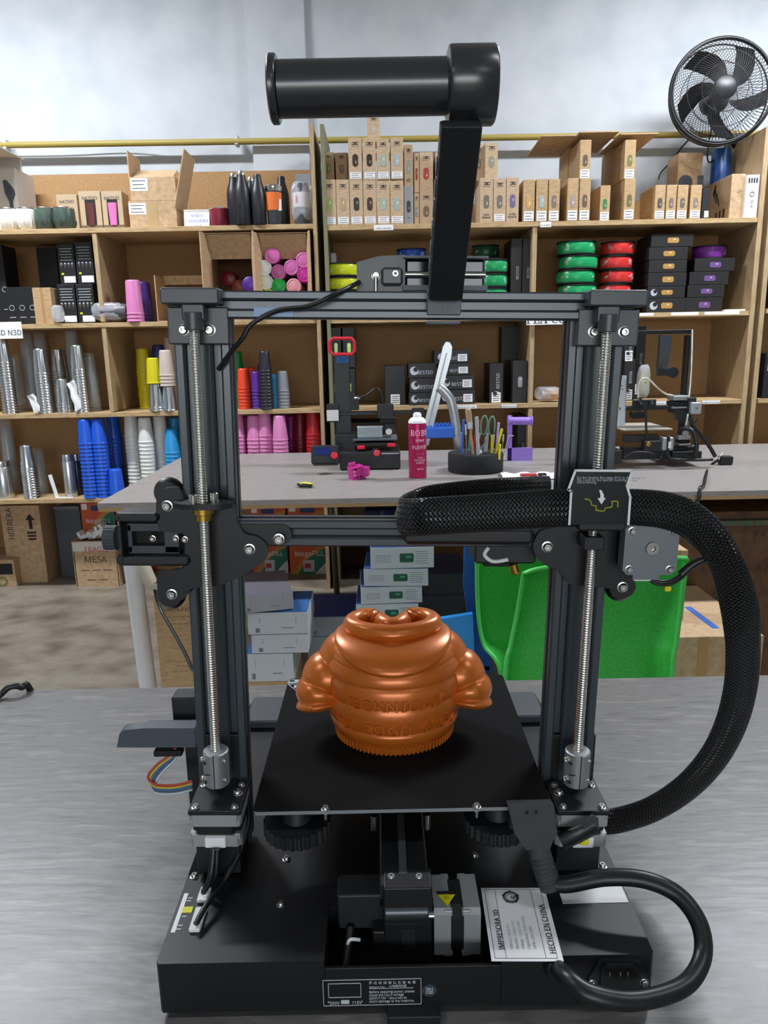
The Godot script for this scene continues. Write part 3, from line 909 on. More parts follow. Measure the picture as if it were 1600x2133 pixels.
func bed(o: Node3D) -> void:
	var h := 0.1175
	var y := 0.1169
	var st := S()
	var up := Transform3D(Basis(Vector3(1, 0, 0), Vector3(0, 0, -1), Vector3(0, 1, 0)), Vector3(0, y - 0.0006, 0))
	pr(st, rrect(2 * h, 2 * h, 0.004), 0.0006, up)
	put("print_surface", st, M.plate, o)
	st = S()
	pr(st, rrect(2 * h - 0.001, 2 * h - 0.001, 0.003), 0.0034, up.translated(Vector3(0, -0.0034, 0)))
	put("heated_plate", st, M.alu, o)
	var wt := S()   # printed warnings in the far left corner: heat triangle and text bars
	var T := Transform3D(Basis(Vector3(1, 0, 0), Vector3(0, 0, -1), Vector3(0, 1, 0)), Vector3(-0.1075, y + 0.0001, -0.1))
	var L := [Vector3(-0.009, 0.004, 0), Vector3(0.009, 0.004, 0), Vector3(0, -0.01, 0), Vector3(-0.009, 0.004, 0)]
	var LL := []
	for q in L:
		LL.append(T * q)
	tb(wt, LL, 0.0006, 5)
	bx(wt, Vector3(0.0, -0.002, 0), Vector3(0.004, 0.006, 0.0003), 0.0, T)
	bx(wt, Vector3(0.001, 0.0075, 0), Vector3(0.022, 0.0018, 0.0003), 0.0, T)
	for q in [[-0.009, 0.012, 0.001, 0.005], [0.011, 0.012, 0.001, 0.005], [0.001, 0.0145, 0.021, 0.0008], [0.001, 0.0095, 0.021, 0.0008], [0.001, 0.012, 0.008, 0.003]]:
		bx(wt, Vector3(q[0], q[1], 0), Vector3(q[2], q[3], 0.0003), 0.0, T)
	put("bed_warning", wt, M.faint, o)
	for q in [[678, 1686], [993, 1681]]:
		var p := py(q[0], q[1], y)
		screw(o, p, Vector3.UP, 0.0028)
		cyl("spring_bolt", o, M.steel, p + Vector3(0, -0.0085, 0), p + Vector3(0, -0.004, 0), 0.0017, 10)
	# levelling knobs: a toothed wheel under each corner
	for q in [[-0.085, 0.0995], [0.078, 0.1]]:
		var prof := []
		var n := 26
		for i in n * 4:
			var r := 0.0275 if (i % 4) in [0, 1] else 0.0255
			prof.append(Vector2(cos(TAU * i / (n * 4)), sin(TAU * i / (n * 4))) * r)
		var kb := S()
		pr(kb, prof, 0.011, Transform3D(Basis(Vector3(1, 0, 0), Vector3(0, 0, -1), Vector3(0, 1, 0)), Vector3(q[0], 0.087, q[1])))
		la(kb, [Vector2(0.012, 0), Vector2(0.010, 0.012), Vector2(0, 0.012)], 20, mv(q[0], 0.097, q[1]))
		put("leveling_knob", kb, M.black2, o)
	# bed carrier (an H of sheet metal) and the slotted rail it runs on
	st = S()
	bx(st, Vector3(0, 0.101, 0), Vector3(0.06, 0.003, 0.2), 0.001)
	for s in [-1, 1]:
		bx(st, Vector3(0, 0.101, s * 0.085), Vector3(0.19, 0.003, 0.03), 0.001)
	put("bed_carrier", st, M.black, o)
	st = S()
	for s in [-1, 1]:
		pr(st, slots(0.0165, 0.03, [], []), 0.36, Transform3D(Basis(Vector3(1, 0, 0), Vector3(0, 1, 0), Vector3(0, 0, 1)), Vector3(s * 0.0100, 0.068, -0.2)))
	put("bed_rail", st, M.black, o)
	box("bed_rail_foot", o, M.black, Vector3(0, 0.05, -0.03), Vector3(0.034, 0.01, 0.34), 0.001)
	box("drive_belt", o, M.dust, Vector3(-0.0006, 0.0837, -0.02), Vector3(0.006, 0.0012, 0.34), 0.0)
	for x in [-0.0225, 0.0205]:
		var w := pz(778 if x < 0 else 882, 1722, 0.1)
		cyl("eccentric_nut", o, M.chrome, Vector3(x, 0.085, 0.098), Vector3(x, 0.098, 0.098), 0.0034, 6)
	# end block that carries the bed motor
	st = S()
	var zf := 0.165
	bx(st, Vector3(0.0022, 0.067, 0.1535), Vector3(0.0362, 0.034, 0.0225), 0.0015)
	bx(st, Vector3(0.0022, 0.035, 0.151), Vector3(0.0362, 0.039, 0.028), 0.0015)
	bx(st, Vector3(-0.0185, 0.033, 0.149), Vector3(0.012, 0.026, 0.03), 0.0015)
	put("motor_mount", st, M.black, o)
	box("mount_slot", o, M.deep, Vector3(0.0022, 0.04, 0.1651), Vector3(0.0101, 0.018, 0.0006), 0.0)
	cyl("belt_pulley", o, M.ext, Vector3(-0.015, 0.062, 0.1605), Vector3(0.0175, 0.062, 0.1605), 0.0068, 20, 0.0008)
	cyl("motor_shaft", o, M.steel, Vector3(0.0175, 0.06, 0.164), Vector3(0.0215, 0.06, 0.164), 0.003, 12)
	for q in [[815, 1829], [873, 1829]]:
		screw(o, py(q[0], q[1], 0.0828), Vector3.UP, 0.0028, ID, M.alu)
	st = S()
	bx(st, Vector3(-0.0328, 0.052, 0.1395), Vector3(0.0365, 0.031, 0.024), 0.002)
	put("end_cap", st, M.black2, o)
	tube("switch_wire", o, M.rub, cr([Vector3(-0.052, 0.02, 0.18), Vector3(-0.046, 0.022, 0.172), Vector3(-0.043, 0.032, 0.163), Vector3(-0.041, 0.042, 0.154)]), 0.0032)
	tube("switch_wire", o, M.white, cr([Vector3(-0.0435, 0.034, 0.163), Vector3(-0.041, 0.0385, 0.1625), Vector3(-0.034, 0.0365, 0.161)]), 0.0013)
	# the motor itself
	motor(o, Vector3(0.0388, 0.043, 0.1442), 0.0345, Basis(Vector3(0, 0, 1), PI / 2), M.alu)
	var W := Transform3D(Basis(Vector3(1, 0, 0), Vector3(0, 0, -1), Vector3(0, 1, 0)), Vector3(0.0318, 0.0641, 0.153))
	pri("warning_label", o, M.yellow, [Vector2(-0.0066, 0.004), Vector2(0.0066, 0.004), Vector2(0.0, -0.0072)], 0.0003, W)
	box("warning_text_strip", o, M.ink, Vector3(0.0310, 0.0643, 0.1467), Vector3(0.0125, 0.0003, 0.0022), 0.0)
	st = S()
	tx(st, "Caution Hot", 0.0011, Transform3D(Basis(Vector3(0, 1, 0), PI), Vector3(0, 0.0646, -0.0005)) * Transform3D(Basis(Vector3(1, 0, 0), -PI / 2), Vector3(-0.031, 0, -0.1467)) )
	for k in 3:
		bx(st, Vector3((k - 1) * 0.0014, 0.0008, 0.0004), Vector3(0.0003, 0.003, 0.0003), 0.0, W)
	put("warning_mark", st, M.ink, o)
	# heater cable: clamp under the bed's edge, strain relief and thick loop back into the housing
	st = S()
	pr(st, [Vector2(-0.0185, 0.006), Vector2(0.0165, 0.006), Vector2(0.0185, -0.014), Vector2(0.0125, -0.028), Vector2(-0.006, -0.028), Vector2(-0.0145, -0.015)], 0.012, Transform3D(Basis(Vector3(1, 0, 0), -0.25), Vector3(0.1005, 0.1145, 0.116)))
	bx(st, Vector3(0.1015, 0.093, 0.112), Vector3(0.033, 0.018, 0.018), 0.002)
	put("cable_clamp", st, M.dust, o)
	for x in [-0.004, 0.003]:
		screw(o, Vector3(0.1 + x, 0.118, 0.127), Vector3(0, 0.3, 1), 0.0014, ID, M.deep)
	st = S()
	tb(st, cr([Vector3(0.103, 0.097, 0.124), Vector3(0.107, 0.082, 0.131), Vector3(0.111, 0.068, 0.1375), Vector3(0.1135, 0.061, 0.1395)]), 0.0086, 14)
	for k in 7:
		var p := Vector3(0.1068, 0.081, 0.1315).lerp(Vector3(0.1125, 0.0645, 0.139), k / 6.0)
		var ring := []
		var B := towards(Vector3(0.006, -0.018, 0.008))
		for i in 19:
			ring.append(p + B * Vector3(cos(TAU * i / 18) * 0.0086, 0, sin(TAU * i / 18) * 0.0086))
		tb(st, ring, 0.0007, 5)
	put("strain_relief", st, M.dust, o)
	var lp := [[1140, 1836, .1385], [1180, 1842, .143], [1260, 1828, .148], [1340, 1832, .153], [1410, 1862, .162], [1455, 1920, .176], [1465, 1985, .19], [1440, 2040, .205], [1390, 2070, .215], [1310, 2085, .222], [1230, 2070, .222], [1185, 2040, .212], [1160, 2015, .192], [1155, 2010, .186]]
	var pts := []
	for q in lp:
		pts.append(pz(q[0], q[1], q[2]))
	tube("heater_cable", o, M.rub, cr(pts, 8), 0.0063, 16)
	var gr := pz(1155, 2012, 0.19)
	lat("cable_grommet", o, M.rub, [Vector2(0, 0.007), Vector2(0.006, 0.007), Vector2(0.0075, 0.005), Vector2(0.0085, 0)], Transform3D(Basis(Vector3(1, 0, 0), PI / 2), gr), 20)


func gantry(o: Node3D) -> void:
	var pp := slots(0.0415, 0.021, [-0.0102, 0.0102], [-0.0102, 0.0102])
	var V := Basis(Vector3(1, 0, 0), Vector3(0, 0, -1), Vector3(0, 1, 0))
	# posts: the profile's front is its +z side once stood up, so mirror the outline
	var flip := []
	for q in pp:
		flip.append(Vector2(q.x, -q.y))
	for x in [-0.1508, 0.1417]:
		pri("upright_post", o, M.ext, flip, 0.446, Transform3D(V, Vector3(x, 0.05, 0.0585)), FX)
	# top beam: its front is +z
	var bp := slots(0.0195, 0.02, [0.0], [0.0])
	var bf := []
	for q in bp:
		bf.append(Vector2(q.x, q.y))
	pri("top_beam", o, M.ext, bf, 0.27, Transform3D(Basis(Vector3(0, 1, 0), Vector3(0, 0, 1), Vector3(1, 0, 0)), Vector3(-0.139, 0.4995, 0.068)), FX)
	for s in [[-0.1532, 1], [0.1497, -1]]:
		var st := S()
		bx(st, Vector3(s[0], 0.5045, 0.066), Vector3(0.0415, 0.0115, 0.05), 0.0015)
		put("corner_cap", st, M.capgrey, o, FX)
		st = S()
		bx(st, Vector3(s[0] + s[1] * 0.0025, 0.4845, 0.072), Vector3(0.0445, 0.0265, 0.014), 0.0012)
		var cbr := put("corner_bracket", st, M.capgrey, o, FX)
		for x in [-0.0115, 0.0075] if s[1] > 0 else [-0.0125, 0.0095]:
			screw(cbr, Vector3(s[0] + 0.0015 + x + s[1] * 0.002, 0.4815, 0.079), Vector3(0, 0, 1), 0.0034)
		var sx := -0.151 if s[1] > 0 else 0.1432
		st = S()
		bx(st, Vector3(sx, 0.4935, 0.083), Vector3(0.0165, 0.012, 0.016), 0.0015)
		cy(st, Vector3(sx, 0.481, 0.0896), Vector3(sx, 0.4935, 0.0896), 0.0068, 18, 0.0006)
		put("screw_bearing", st, M.capgrey, o, FX)
		# the lead screw with its thread
		st = S()
		var n := 14
		var rows := []
		var hgt := 0.342
		for i in 685:
			var yy := 0.14 + i * 0.0005
			var row := []
			for k in n:
				var a := TAU * k / n
				var ph := fposmod(i * 0.0005 / 0.002 - float(k) / n, 1.0)
				var r := 0.0034 + 0.0007 * (1.0 - absf(ph * 2.0 - 1.0))
				row.append(Vector3(sx + cos(a) * r, yy, 0.0896 + sin(a) * r))
			rows.append(row)
		grid(st, rows, true, Vector3(sx, 0.3, 0.0896))
		put("lead_screw", st, M.chrome, o, FX)
		# coupler: split aluminium clamp with its screws
		st = S()
		la(st, [Vector2(0.004, 0.1515), Vector2(0.0092, 0.1515), Vector2(0.0102, 0.1505), Vector2(0.0102, 0.122), Vector2(0.0092, 0.121), Vector2(0.004, 0.121)], 28, mv(sx, 0, 0.0896))
		var cpl := put("shaft_coupler", st, M.alu, o, FX)
		st = S()
		bx(st, Vector3(sx + 0.0002, 0.1363, 0.0999), Vector3(0.0006, 0.0305, 0.0009), 0.0)
		bx(st, Vector3(sx - 0.0042, 0.134, 0.0987), Vector3(0.0085, 0.0005, 0.0012), 0.0, ID)
		for y in [0.1435, 0.1265]:
			cy(st, Vector3(sx - 0.0072, y, 0.0942), Vector3(sx - 0.0072, y, 0.0977), 0.0012, 10)
		put("coupler_split", st, M.deep, cpl)
		for y in [0.145, 0.128]:
			screw(cpl, Vector3(sx - 0.0098, y, 0.0935), Vector3(-0.4, 0, 1), 0.0022, ID, M.chrome)
			screw(cpl, Vector3(sx + 0.0078, y, 0.0963), Vector3(0.6, 0, 1), 0.0012, ID, M.chrome)
		# stepper under the screw, on its black riser
		var mc := Vector3(sx + 0.0015, 0.092, 0.0905)
		motor(o, mc, 0.0285, Basis(), M.alu, FX)
		st = S()
		bx(st, Vector3(mc.x, 0.108, 0.0865), Vector3(0.042, 0.005, 0.05), 0.001)
		bx(st, Vector3(mc.x, 0.13, 0.0645), Vector3(0.04, 0.044, 0.006), 0.001)
		var mbr := put("motor_bracket", st, M.black, o, FX)
		box("motor_riser", o, M.black, Vector3(mc.x, 0.0625, 0.086), Vector3(0.036, 0.031, 0.036), 0.001, FX)
		for k in [[-0.0155, 0.0165], [0.0155, 0.0165], [-0.0155, -0.0135], [0.0155, -0.0135]]:
			screw(mbr, Vector3(mc.x + k[0], 0.1105, 0.0905 + k[1]), Vector3.UP, 0.0026)
		screw(mbr, Vector3(mc.x + s[1] * 0.0145, 0.1105, 0.0905 - 0.002), Vector3.UP, 0.0036)
		box("white_connector", o, M.white, Vector3(mc.x + 0.0005, 0.0835, 0.1125), Vector3(0.0165, 0.009, 0.005), 0.0008, FX)
	st_right_wires(o)
	# spool holder: leaning arm, hub and spool tube
	var A := Transform3D(Basis(Vector3(1, 0, 0), 0.69), Vector3(0.0275, 0.508, 0.094))
	var st := S()
	var ta := Transform3D(Basis(Vector3(1, 0, 0), atan2(0.078, 0.086)), Vector3(0.0272, 0.507, 0.092))
	bx(st, Vector3(0, 0.057, 0), Vector3(0.0235, 0.122, 0.008), 0.0012, ta)
	bx(st, Vector3(-0.0105, 0.055, -0.004), Vector3(0.0025, 0.118, 0.014), 0.0008, ta)
	bx(st, Vector3(0.0105, 0.055, -0.004), Vector3(0.0025, 0.118, 0.014), 0.0008, ta)
	put("spool_arm", st, M.black2, o, FX)
	st = S()
	for k in 6:
		bx(st, Vector3(-0.0122, 0.02 + k * 0.014, -0.004), Vector3(0.0012, 0.009, 0.006), 0.0004, ta)
	put("arm_rib", st, M.grey2, o, FX)
	st = S()
	bx(st, Vector3(0.0272, 0.4995, 0.0795), Vector3(0.0245, 0.0135, 0.004), 0.0008)
	bx(st, Vector3(0.0272, 0.509, 0.077), Vector3(0.0245, 0.005, 0.018), 0.0008)
	bx(st, Vector3(0.0272, 0.4875, 0.072), Vector3(0.0245, 0.002, 0.018), 0.0006)
	put("arm_clip", st, M.grey2, o, FX)
	box("clip_joint", o, M.capgrey, Vector3(0.0278, 0.4995, 0.0817), Vector3(0.0007, 0.013, 0.0008), 0.0, FX)
	# hub and tube lie along x
	var hy := 0.6178
	var hz := 0.155
	var TX := Transform3D(Basis(Vector3(0, -1, 0), Vector3(1, 0, 0), Vector3(0, 0, 1)), Vector3(0, hy, hz))
	lat("spool_hub", o, M.gloss, [Vector2(0, 0.0315), Vector2(0.017, 0.0315), Vector2(0.0205, 0.0325), Vector2(0.0212, 0.034), Vector2(0.0212, 0.0585), Vector2(0.0200, 0.0598), Vector2(0, 0.0598)], TX, 40)
	lat("spool_tube", o, M.gloss, [Vector2(0, -0.066), Vector2(0.0152, -0.066), Vector2(0.0152, 0.0312), Vector2(0.0165, 0.0315), Vector2(0.0165, 0.034), Vector2(0, 0.034)], TX, 40)
	lat("tube_flange", o, M.gloss, [Vector2(0, -0.0715), Vector2(0.0172, -0.0715), Vector2(0.0184, -0.0705), Vector2(0.0184, -0.0675), Vector2(0.0176, -0.0665), Vector2(0.0, -0.066)], TX, 40)
	# filament sensor on the beam, its wire, and stickers
	st = S()
	pr(st, [Vector2(-0.0365, 0.5105), Vector2(0.0, 0.5105), Vector2(0.0, 0.5375), Vector2(-0.02, 0.5365), Vector2(-0.0365, 0.532)], 0.02, mv(0, 0, 0.03))
	bx(st, Vector3(-0.01, 0.5215, 0.052), Vector3(0.016, 0.013, 0.01), 0.002)
	put("filament_sensor", st, M.capgrey, o, FX)
	for q in [[-0.022, 0.5225], [-0.0075, 0.5235]]:
		screw(o, Vector3(q[0], q[1], 0.0545 if q[0] > -0.01 else 0.05), Vector3(0, 0, 1), 0.0028, FX, M.chrome)
	cyl("sensor_lever", o, M.steel, Vector3(-0.022, 0.5105, 0.053), Vector3(-0.022, 0.522, 0.053), 0.0013, 8, 0.0, FX)
	st = S()
	bx(st, Vector3(0.03, 0.5355, 0.04), Vector3(0.064, 0.002, 0.028), 0.0006)
	bx(st, Vector3(0.03, 0.5135, 0.04), Vector3(0.064, 0.004, 0.028), 0.0006)
	put("sensor_housing", st, M.grey2, o, FX)
	box("sensor_body", o, mat("101216", 0.12), Vector3(0.03, 0.5235, 0.038), Vector3(0.06, 0.022, 0.024), 0.002, FX)
	cyl("sensor_tube", o, M.chrome, Vector3(0.0, 0.5232, 0.0525), Vector3(0.06, 0.5232, 0.0525), 0.0024, 12, 0.0, FX)
	tube("sensor_wire", o, M.rub, cr([fz(748, 588, 0.06), fz(700, 612, 0.088), fz(640, 638, 0.09), fz(575, 648, 0.082), fz(525, 675, 0.082), fz(505, 705, 0.082), fz(480, 735, 0.078), fz(455, 770, 0.073)]), 0.0018, 8, FX)
	var p := fz(570, 650, 0.0785)
	box("beam_sticker", o, mat("93b4dd", 0.4), Vector3(p.x, p.y, 0.0783), Vector3(0.0285, 0.0062, 0.0004), 0.0, FX)
	words("sticker_print", o, M.white, ["— — —"], 0.0026, FX * mv(p.x, p.y - 0.001, 0.0786))
	var bb := fz(442, 648, 0.079)
	for x in [-0.0028, 0.0028]:
		box("bracket_label", o, M.grey2, Vector3(bb.x + x, 0.492, 0.0782), Vector3(0.005, 0.0044, 0.0004), 0.0, FX)


func st_right_wires(o: Node3D) -> void:
	# fabric tape and yellow tag at the right stepper's plug
	var st := S()
	tb(st, cr([pz(1170, 1752, 0.12), pz(1205, 1738, 0.122), pz(1240, 1720, 0.12)]), 0.0072, 10, Vector3(0.3, 1, 0), 0.004)
	put("cable_wrap", st, M.rub, o)
	st = S()
	pr(st, [Vector2(-0.006, -0.004), Vector2(0.008, -0.001), Vector2(0.007, 0.009), Vector2(0.002, 0.013), Vector2(-0.005, 0.006)], 0.002, Transform3D(Basis(Vector3(0, 1, 0), 0.2), pz(1226, 1726, 0.122)))
	put("tape_tab", st, M.dust, o)
	var y := pz(1217, 1753, 0.121)
	st = S()
	bx(st, y, Vector3(0.007, 0.0058, 0.0025), 0.0008)
	put("yellow_tag", st, M.yellow, o)


func carriages(o: Node3D) -> void:
	# left carriage plate, in front of its post
	var z := 0.072
	var st := S()
	pr(st, cr2(px([[392, 1048], [488, 1046], [497, 1090], [512, 1110], [538, 1114], [556, 1128], [562, 1146], [552, 1168], [500, 1200], [462, 1216], [400, 1222], [393, 1238], [376, 1250], [352, 1250], [336, 1238], [330, 1215], [334, 1188], [388, 1180], [388, 1108], [334, 1104], [328, 1060], [330, 1030], [346, 1014], [376, 1012]], z)), 0.0045, mv(0, 0, z))
	put("carriage_plate", st, M.black, o, FX)
	# right carriage plate
	st = S()
	pr(st, cr2(px([[1120, 1104], [1180, 1090], [1300, 1088], [1304, 1190], [1320, 1205], [1321, 1225], [1308, 1240], [1285, 1238], [1268, 1222], [1180, 1214], [1160, 1180], [1140, 1178], [1116, 1162], [1106, 1135]], z)), 0.0045, mv(0, 0, z))
	put("carriage_plate", st, M.black, o, FX)
	for q in [[353, 1025], [520, 1122], [357, 1238], [1140, 1140], [1290, 1222]]:   # rubber wheels behind the plates
		var p := fz(q[0], q[1], 0.06)
		lat("guide_wheel", o, M.rub, [Vector2(0, -0.005), Vector2(0.009, -0.005), Vector2(0.0118, -0.002), Vector2(0.0118, 0.002), Vector2(0.009, 0.005), Vector2(0, 0.005)], FX * Transform3D(Basis(Vector3(1, 0, 0), PI / 2), p), 24)
	for q in [[348, 1054], [520, 1144], [358, 1238], [581, 1123], [1140, 1139], [1297, 1223], [1073, 1119]]:
		screw(o, fz(q[0], q[1], z + 0.0045) * Vector3(1, 1, 0) + Vector3(0, 0, z + 0.0045), Vector3(0, 0, 1), 0.0036, FX)
	# x rail and its end joints
	var bp := slots(0.0212, 0.02, [0.0], [0.0])
	pri("cross_rail", o, M.ext, bp, 0.285, Transform3D(Basis(Vector3(0, 1, 0), Vector3(0, 0, 1), Vector3(1, 0, 0)), Vector3(-0.145, 0.3270, 0.0595)), FX)
	for x in [-0.1135, 0.098]:
		st = S()
		pr(st, rrect(0.052, 0.0165, 0.008), 0.0025, mv(x, 0.3266, 0.0695))
		put("rail_joint", st, M.black, o, FX)
	# brass nuts on the lead screws
	var sx := -0.151
	st = S()
	var fl := []
	for i in 28:
		var a := TAU * i / 28
		fl.append(Vector2(cos(a) * 0.0225, sin(a) * (0.0115 if sin(a) < 0 else 0.012)))
	pr(st, fl, 0.004, Transform3D(Basis(Vector3(1, 0, 0), Vector3(0, 0, -1), Vector3(0, 1, 0)), Vector3(sx, 0.352, 0.088)))
	bx(st, Vector3(sx, 0.352, 0.0785), Vector3(0.03, 0.007, 0.01), 0.0015)
	put("nut_flange", st, M.black2, o, FX)
	for x in [-0.006, 0.0075]:
		cyl("nut_bolt", o, M.chrome, Vector3(sx + x, 0.355, 0.0896 + (0.004 if x < 0 else -0.003)), Vector3(sx + x, 0.363, 0.0896 + (0.004 if x < 0 else -0.003)), 0.0034, 12, 0.0006, FX)
	lat("brass_nut", o, M.brass, [Vector2(0.004, 0), Vector2(0.0062, 0), Vector2(0.0062, 0.0042), Vector2(0.0078, 0.005), Vector2(0.0078, 0.0095), Vector2(0.004, 0.0095)], FX * mv(sx, 0.3425, 0.0896), 20)
	sx = 0.1432
	box("nut_block", o, M.black2, Vector3(sx - 0.0005, 0.3265, 0.0875), Vector3(0.0155, 0.0105, 0.018), 0.001, FX)
	# belt tensioner at the left end: frame, inner block and thumb knob
	st = S()
	for q in [[[238, 1068], [330, 1090], 0.01], [[240, 1157], [395, 1180], 0.01], [[246, 1075], [258, 1175], 0.02]]:
		var a := fz(q[0][0], q[0][1], 0.08)
		var b := fz(q[1][0], q[1][1], 0.08)
		bx(st, Vector3((a.x + b.x) / 2, (a.y + b.y) / 2, 0.07), Vector3(absf(b.x - a.x), absf(b.y - a.y), 0.022), 0.0025)
	var e0 := fz(300, 1068, 0.08)
	var e1 := fz(395, 1100, 0.08)
	bx(st, Vector3((e0.x + e1.x) / 2, (e0.y + e1.y) / 2 , 0.066), Vector3(e1.x - e0.x, 0.012, 0.014), 0.002)
	put("tensioner_frame", st, M.black2, o, FX)
	st = S()
	var g0 := fz(259, 1094, 0.08)
	var g1 := fz(372, 1156, 0.08)
	var gh := absf(g1.y - g0.y)
	for k in [0.88, 0.12]:
		bx(st, Vector3((g0.x + g1.x) / 2, lerpf(g1.y, g0.y, k), 0.068), Vector3(g1.x - g0.x, gh * 0.3, 0.016), 0.001)
	bx(st, Vector3(g0.x + 0.002, (g0.y + g1.y) / 2, 0.068), Vector3(0.004, gh, 0.016), 0.001)
	bx(st, Vector3(g1.x - 0.006, (g0.y + g1.y) / 2, 0.068), Vector3(0.012, gh, 0.016), 0.001)
	put("tensioner_block", st, mat("3c4048", 0.4), o, FX)
	box("tensioner_hollow", o, M.deep, Vector3((g0.x + g1.x) / 2, (g0.y + g1.y) / 2, 0.064), Vector3(g1.x - g0.x - 0.002, gh * 0.7, 0.008), 0.0, FX)
	for q in [[366, 1122], [385, 1124], [318, 1122]]:
		screw(o, fz(q[0], q[1], 0.0765), Vector3(0, 0, 1), 0.0021, FX, M.chrome)
	var kn := fz(233, 1120, 0.068)
	var kp := []
	for i in 72:
		kp.append(Vector2(cos(TAU * i / 72), sin(TAU * i / 72)) * (0.0098 if (i % 3) else 0.0093))
	pri("tension_knob", o, mat("3f454d", 0.5), kp, 0.009, Transform3D(Basis(Vector3(0, 0, -1), Vector3(0, 1, 0), Vector3(1, 0, 0)), kn + Vector3(-0.0045, 0, 0)), FX)
	# right-hand extruder-side motor, its four screws and plug wires
	var m0 := fz(1300, 1092, 0.1)
	var m1 := fz(1412, 1200, 0.1)
	var mc := Vector3((m0.x + m1.x) / 2, (m0.y + m1.y) / 2, 0.086)
	st = S()
	var w := 0.0405
	var ch := []
	for k in [[-1, -1], [1, -1], [1, 1], [-1, 1]]:
		for f in ([[1.0, 0.82], [0.82, 1.0]] if k[0] * k[1] > 0 else [[0.82, 1.0], [1.0, 0.82]]):
			ch.append(Vector2(k[0] * f[0] * w / 2, k[1] * f[1] * w * 0.475))
	pr(st, ch, 0.012, mv(mc.x, mc.y, 0.088))
	pr(st, [Vector2(-0.011, -0.024), Vector2(0.009, -0.024), Vector2(0.009, -0.015), Vector2(-0.011, -0.015)], 0.009, mv(mc.x, mc.y, 0.088))
	var dm := put("drive_motor_face", st, mat("7d8388", 0.42, 0.4), o, FX)
	box("drive_motor_stack", o, M.deep, mc + Vector3(0, 0, -0.009), Vector3(0.036, 0.036, 0.022), 0.002, FX)
	box("drive_motor_rear", o, M.alu2, mc + Vector3(0, 0, -0.026), Vector3(0.0405, 0.0385, 0.012), 0.003, FX)
	for k in [[-1, -1], [1, -1], [1, 1], [-1, 1]]:
		screw(dm, Vector3(mc.x + k[0] * 0.0152, mc.y + k[1] * 0.0148, 0.1), Vector3(0, 0, 1), 0.0026)
	lat("motor_shaft_end", o, M.steel, [Vector2(0, 0.001), Vector2(0.002, 0.001), Vector2(0.0025, 0.003), Vector2(0.0046, 0.003), Vector2(0.005, 0)], FX * Transform3D(Basis(Vector3(1, 0, 0), PI / 2), Vector3(mc.x, mc.y + 0.002, 0.1)), 20)
	box("motor_plug", o, M.white, Vector3(mc.x - 0.003, mc.y - 0.0245, 0.0925), Vector3(0.013, 0.002, 0.007), 0.0004, FX)
	for k in 3:
		tube("motor_wire", o, M.rub, cr([fz(1350 + k * 5, 1206, 0.09), fz(1370 + k * 3, 1217 - k * 2, 0.092), fz(1400, 1216 - k * 3, 0.092), fz(1425, 1200 - k * 3, 0.09), fz(1445, 1180 - k * 3, 0.09), fz(1475, 1162 - k, 0.09)]), 0.0012 if k < 2 else 0.002, 6, FX)
	tube("wire_jacket", o, M.rub, cr([fz(1418, 1197, 0.09), fz(1440, 1178, 0.09), fz(1462, 1166, 0.09), fz(1490, 1160, 0.09)]), 0.0032, 10, FX)
	var yt := fz(1391, 1226, 0.092)
	box("yellow_tag", o, M.yellow, yt, Vector3(0.0052, 0.0045, 0.003), 0.001, FX)
	# flat woven cable: loop to the print head on the left, long bow to the base on the right
	st = S()
	var lp := []
	for q in [[1262, 1060, 0.104], [1185, 1058, 0.104], [1100, 1062, 0.104], [1000, 1069, 0.104], [900, 1075, 0.103], [858, 1078, 0.096], [838, 1076, 0.08], [840, 1068, 0.06], [858, 1058, 0.045], [900, 1045, 0.036], [1000, 1033, 0.03], [1080, 1028, 0.02], [1140, 1025, 0.0]]:
		lp.append(fz(q[0], q[1], q[2]))
	tb(st, cr(lp, 10), 0.0143, 22, Vector3(0, 1, 0), 0.0042, 80.0)
	put("braided_cable", st, M.braid, o, FX)
	st = S()
	lp = []
	for q in [[1290, 1057, 0.1035], [1330, 1057, 0.1035], [1390, 1064, 0.104], [1440, 1085, 0.104], [1485, 1128, 0.103], [1520, 1190, 0.102], [1542, 1270, 0.1], [1548, 1350, 0.098], [1543, 1430, 0.094], [1522, 1510, 0.088], [1485, 1580, 0.078], [1430, 1640, 0.066], [1360, 1685, 0.052], [1290, 1708, 0.04], [1240, 1712, 0.035]]:
		lp.append(pz(q[0], q[1], q[2]))
	flat_cable(st, cr(lp, 8), 0.0138, 0.0042)
	put("braided_cable", st, M.braid, o)
	# lower black duct under the loop and the print head behind it
	st = S()
	var d0 := fz(838, 1095, 0.085)
	var d1 := fz(1110, 1132, 0.085)
	bx(st, Vector3((d0.x + d1.x) / 2, (d0.y + d1.y) / 2, 0.078), Vector3(d1.x - d0.x, d0.y - d1.y, 0.03), 0.009)
	put("head_shroud", st, M.black2, o, FX)
	var hd := fz(1045, 1145, 0.05)
	box("print_head", o, M.black2, hd + Vector3(0.002, 0.005, -0.012), Vector3(0.05, 0.03, 0.04), 0.002, FX)
	box("heater_block", o, M.deep, hd + Vector3(-0.004, -0.0085, -0.005), Vector3(0.022, 0.01, 0.018), 0.001, FX)
	cyl("nozzle", o, M.brass, hd + Vector3(0.009, -0.01, 0.004), hd + Vector3(0.012, -0.019, 0.004), 0.004, 6, 0.001, FX)
	tube("heater_wire", o, M.white, cr([hd + Vector3(-0.012, 0.004, 0.008), hd + Vector3(-0.015, -0.002, 0.008), hd + Vector3(-0.008, -0.0075, 0.008), hd + Vector3(0.004, -0.006, 0.008)]), 0.0017, 8, FX)
	# the folded black sticker over the cable clip
	sticker(o)


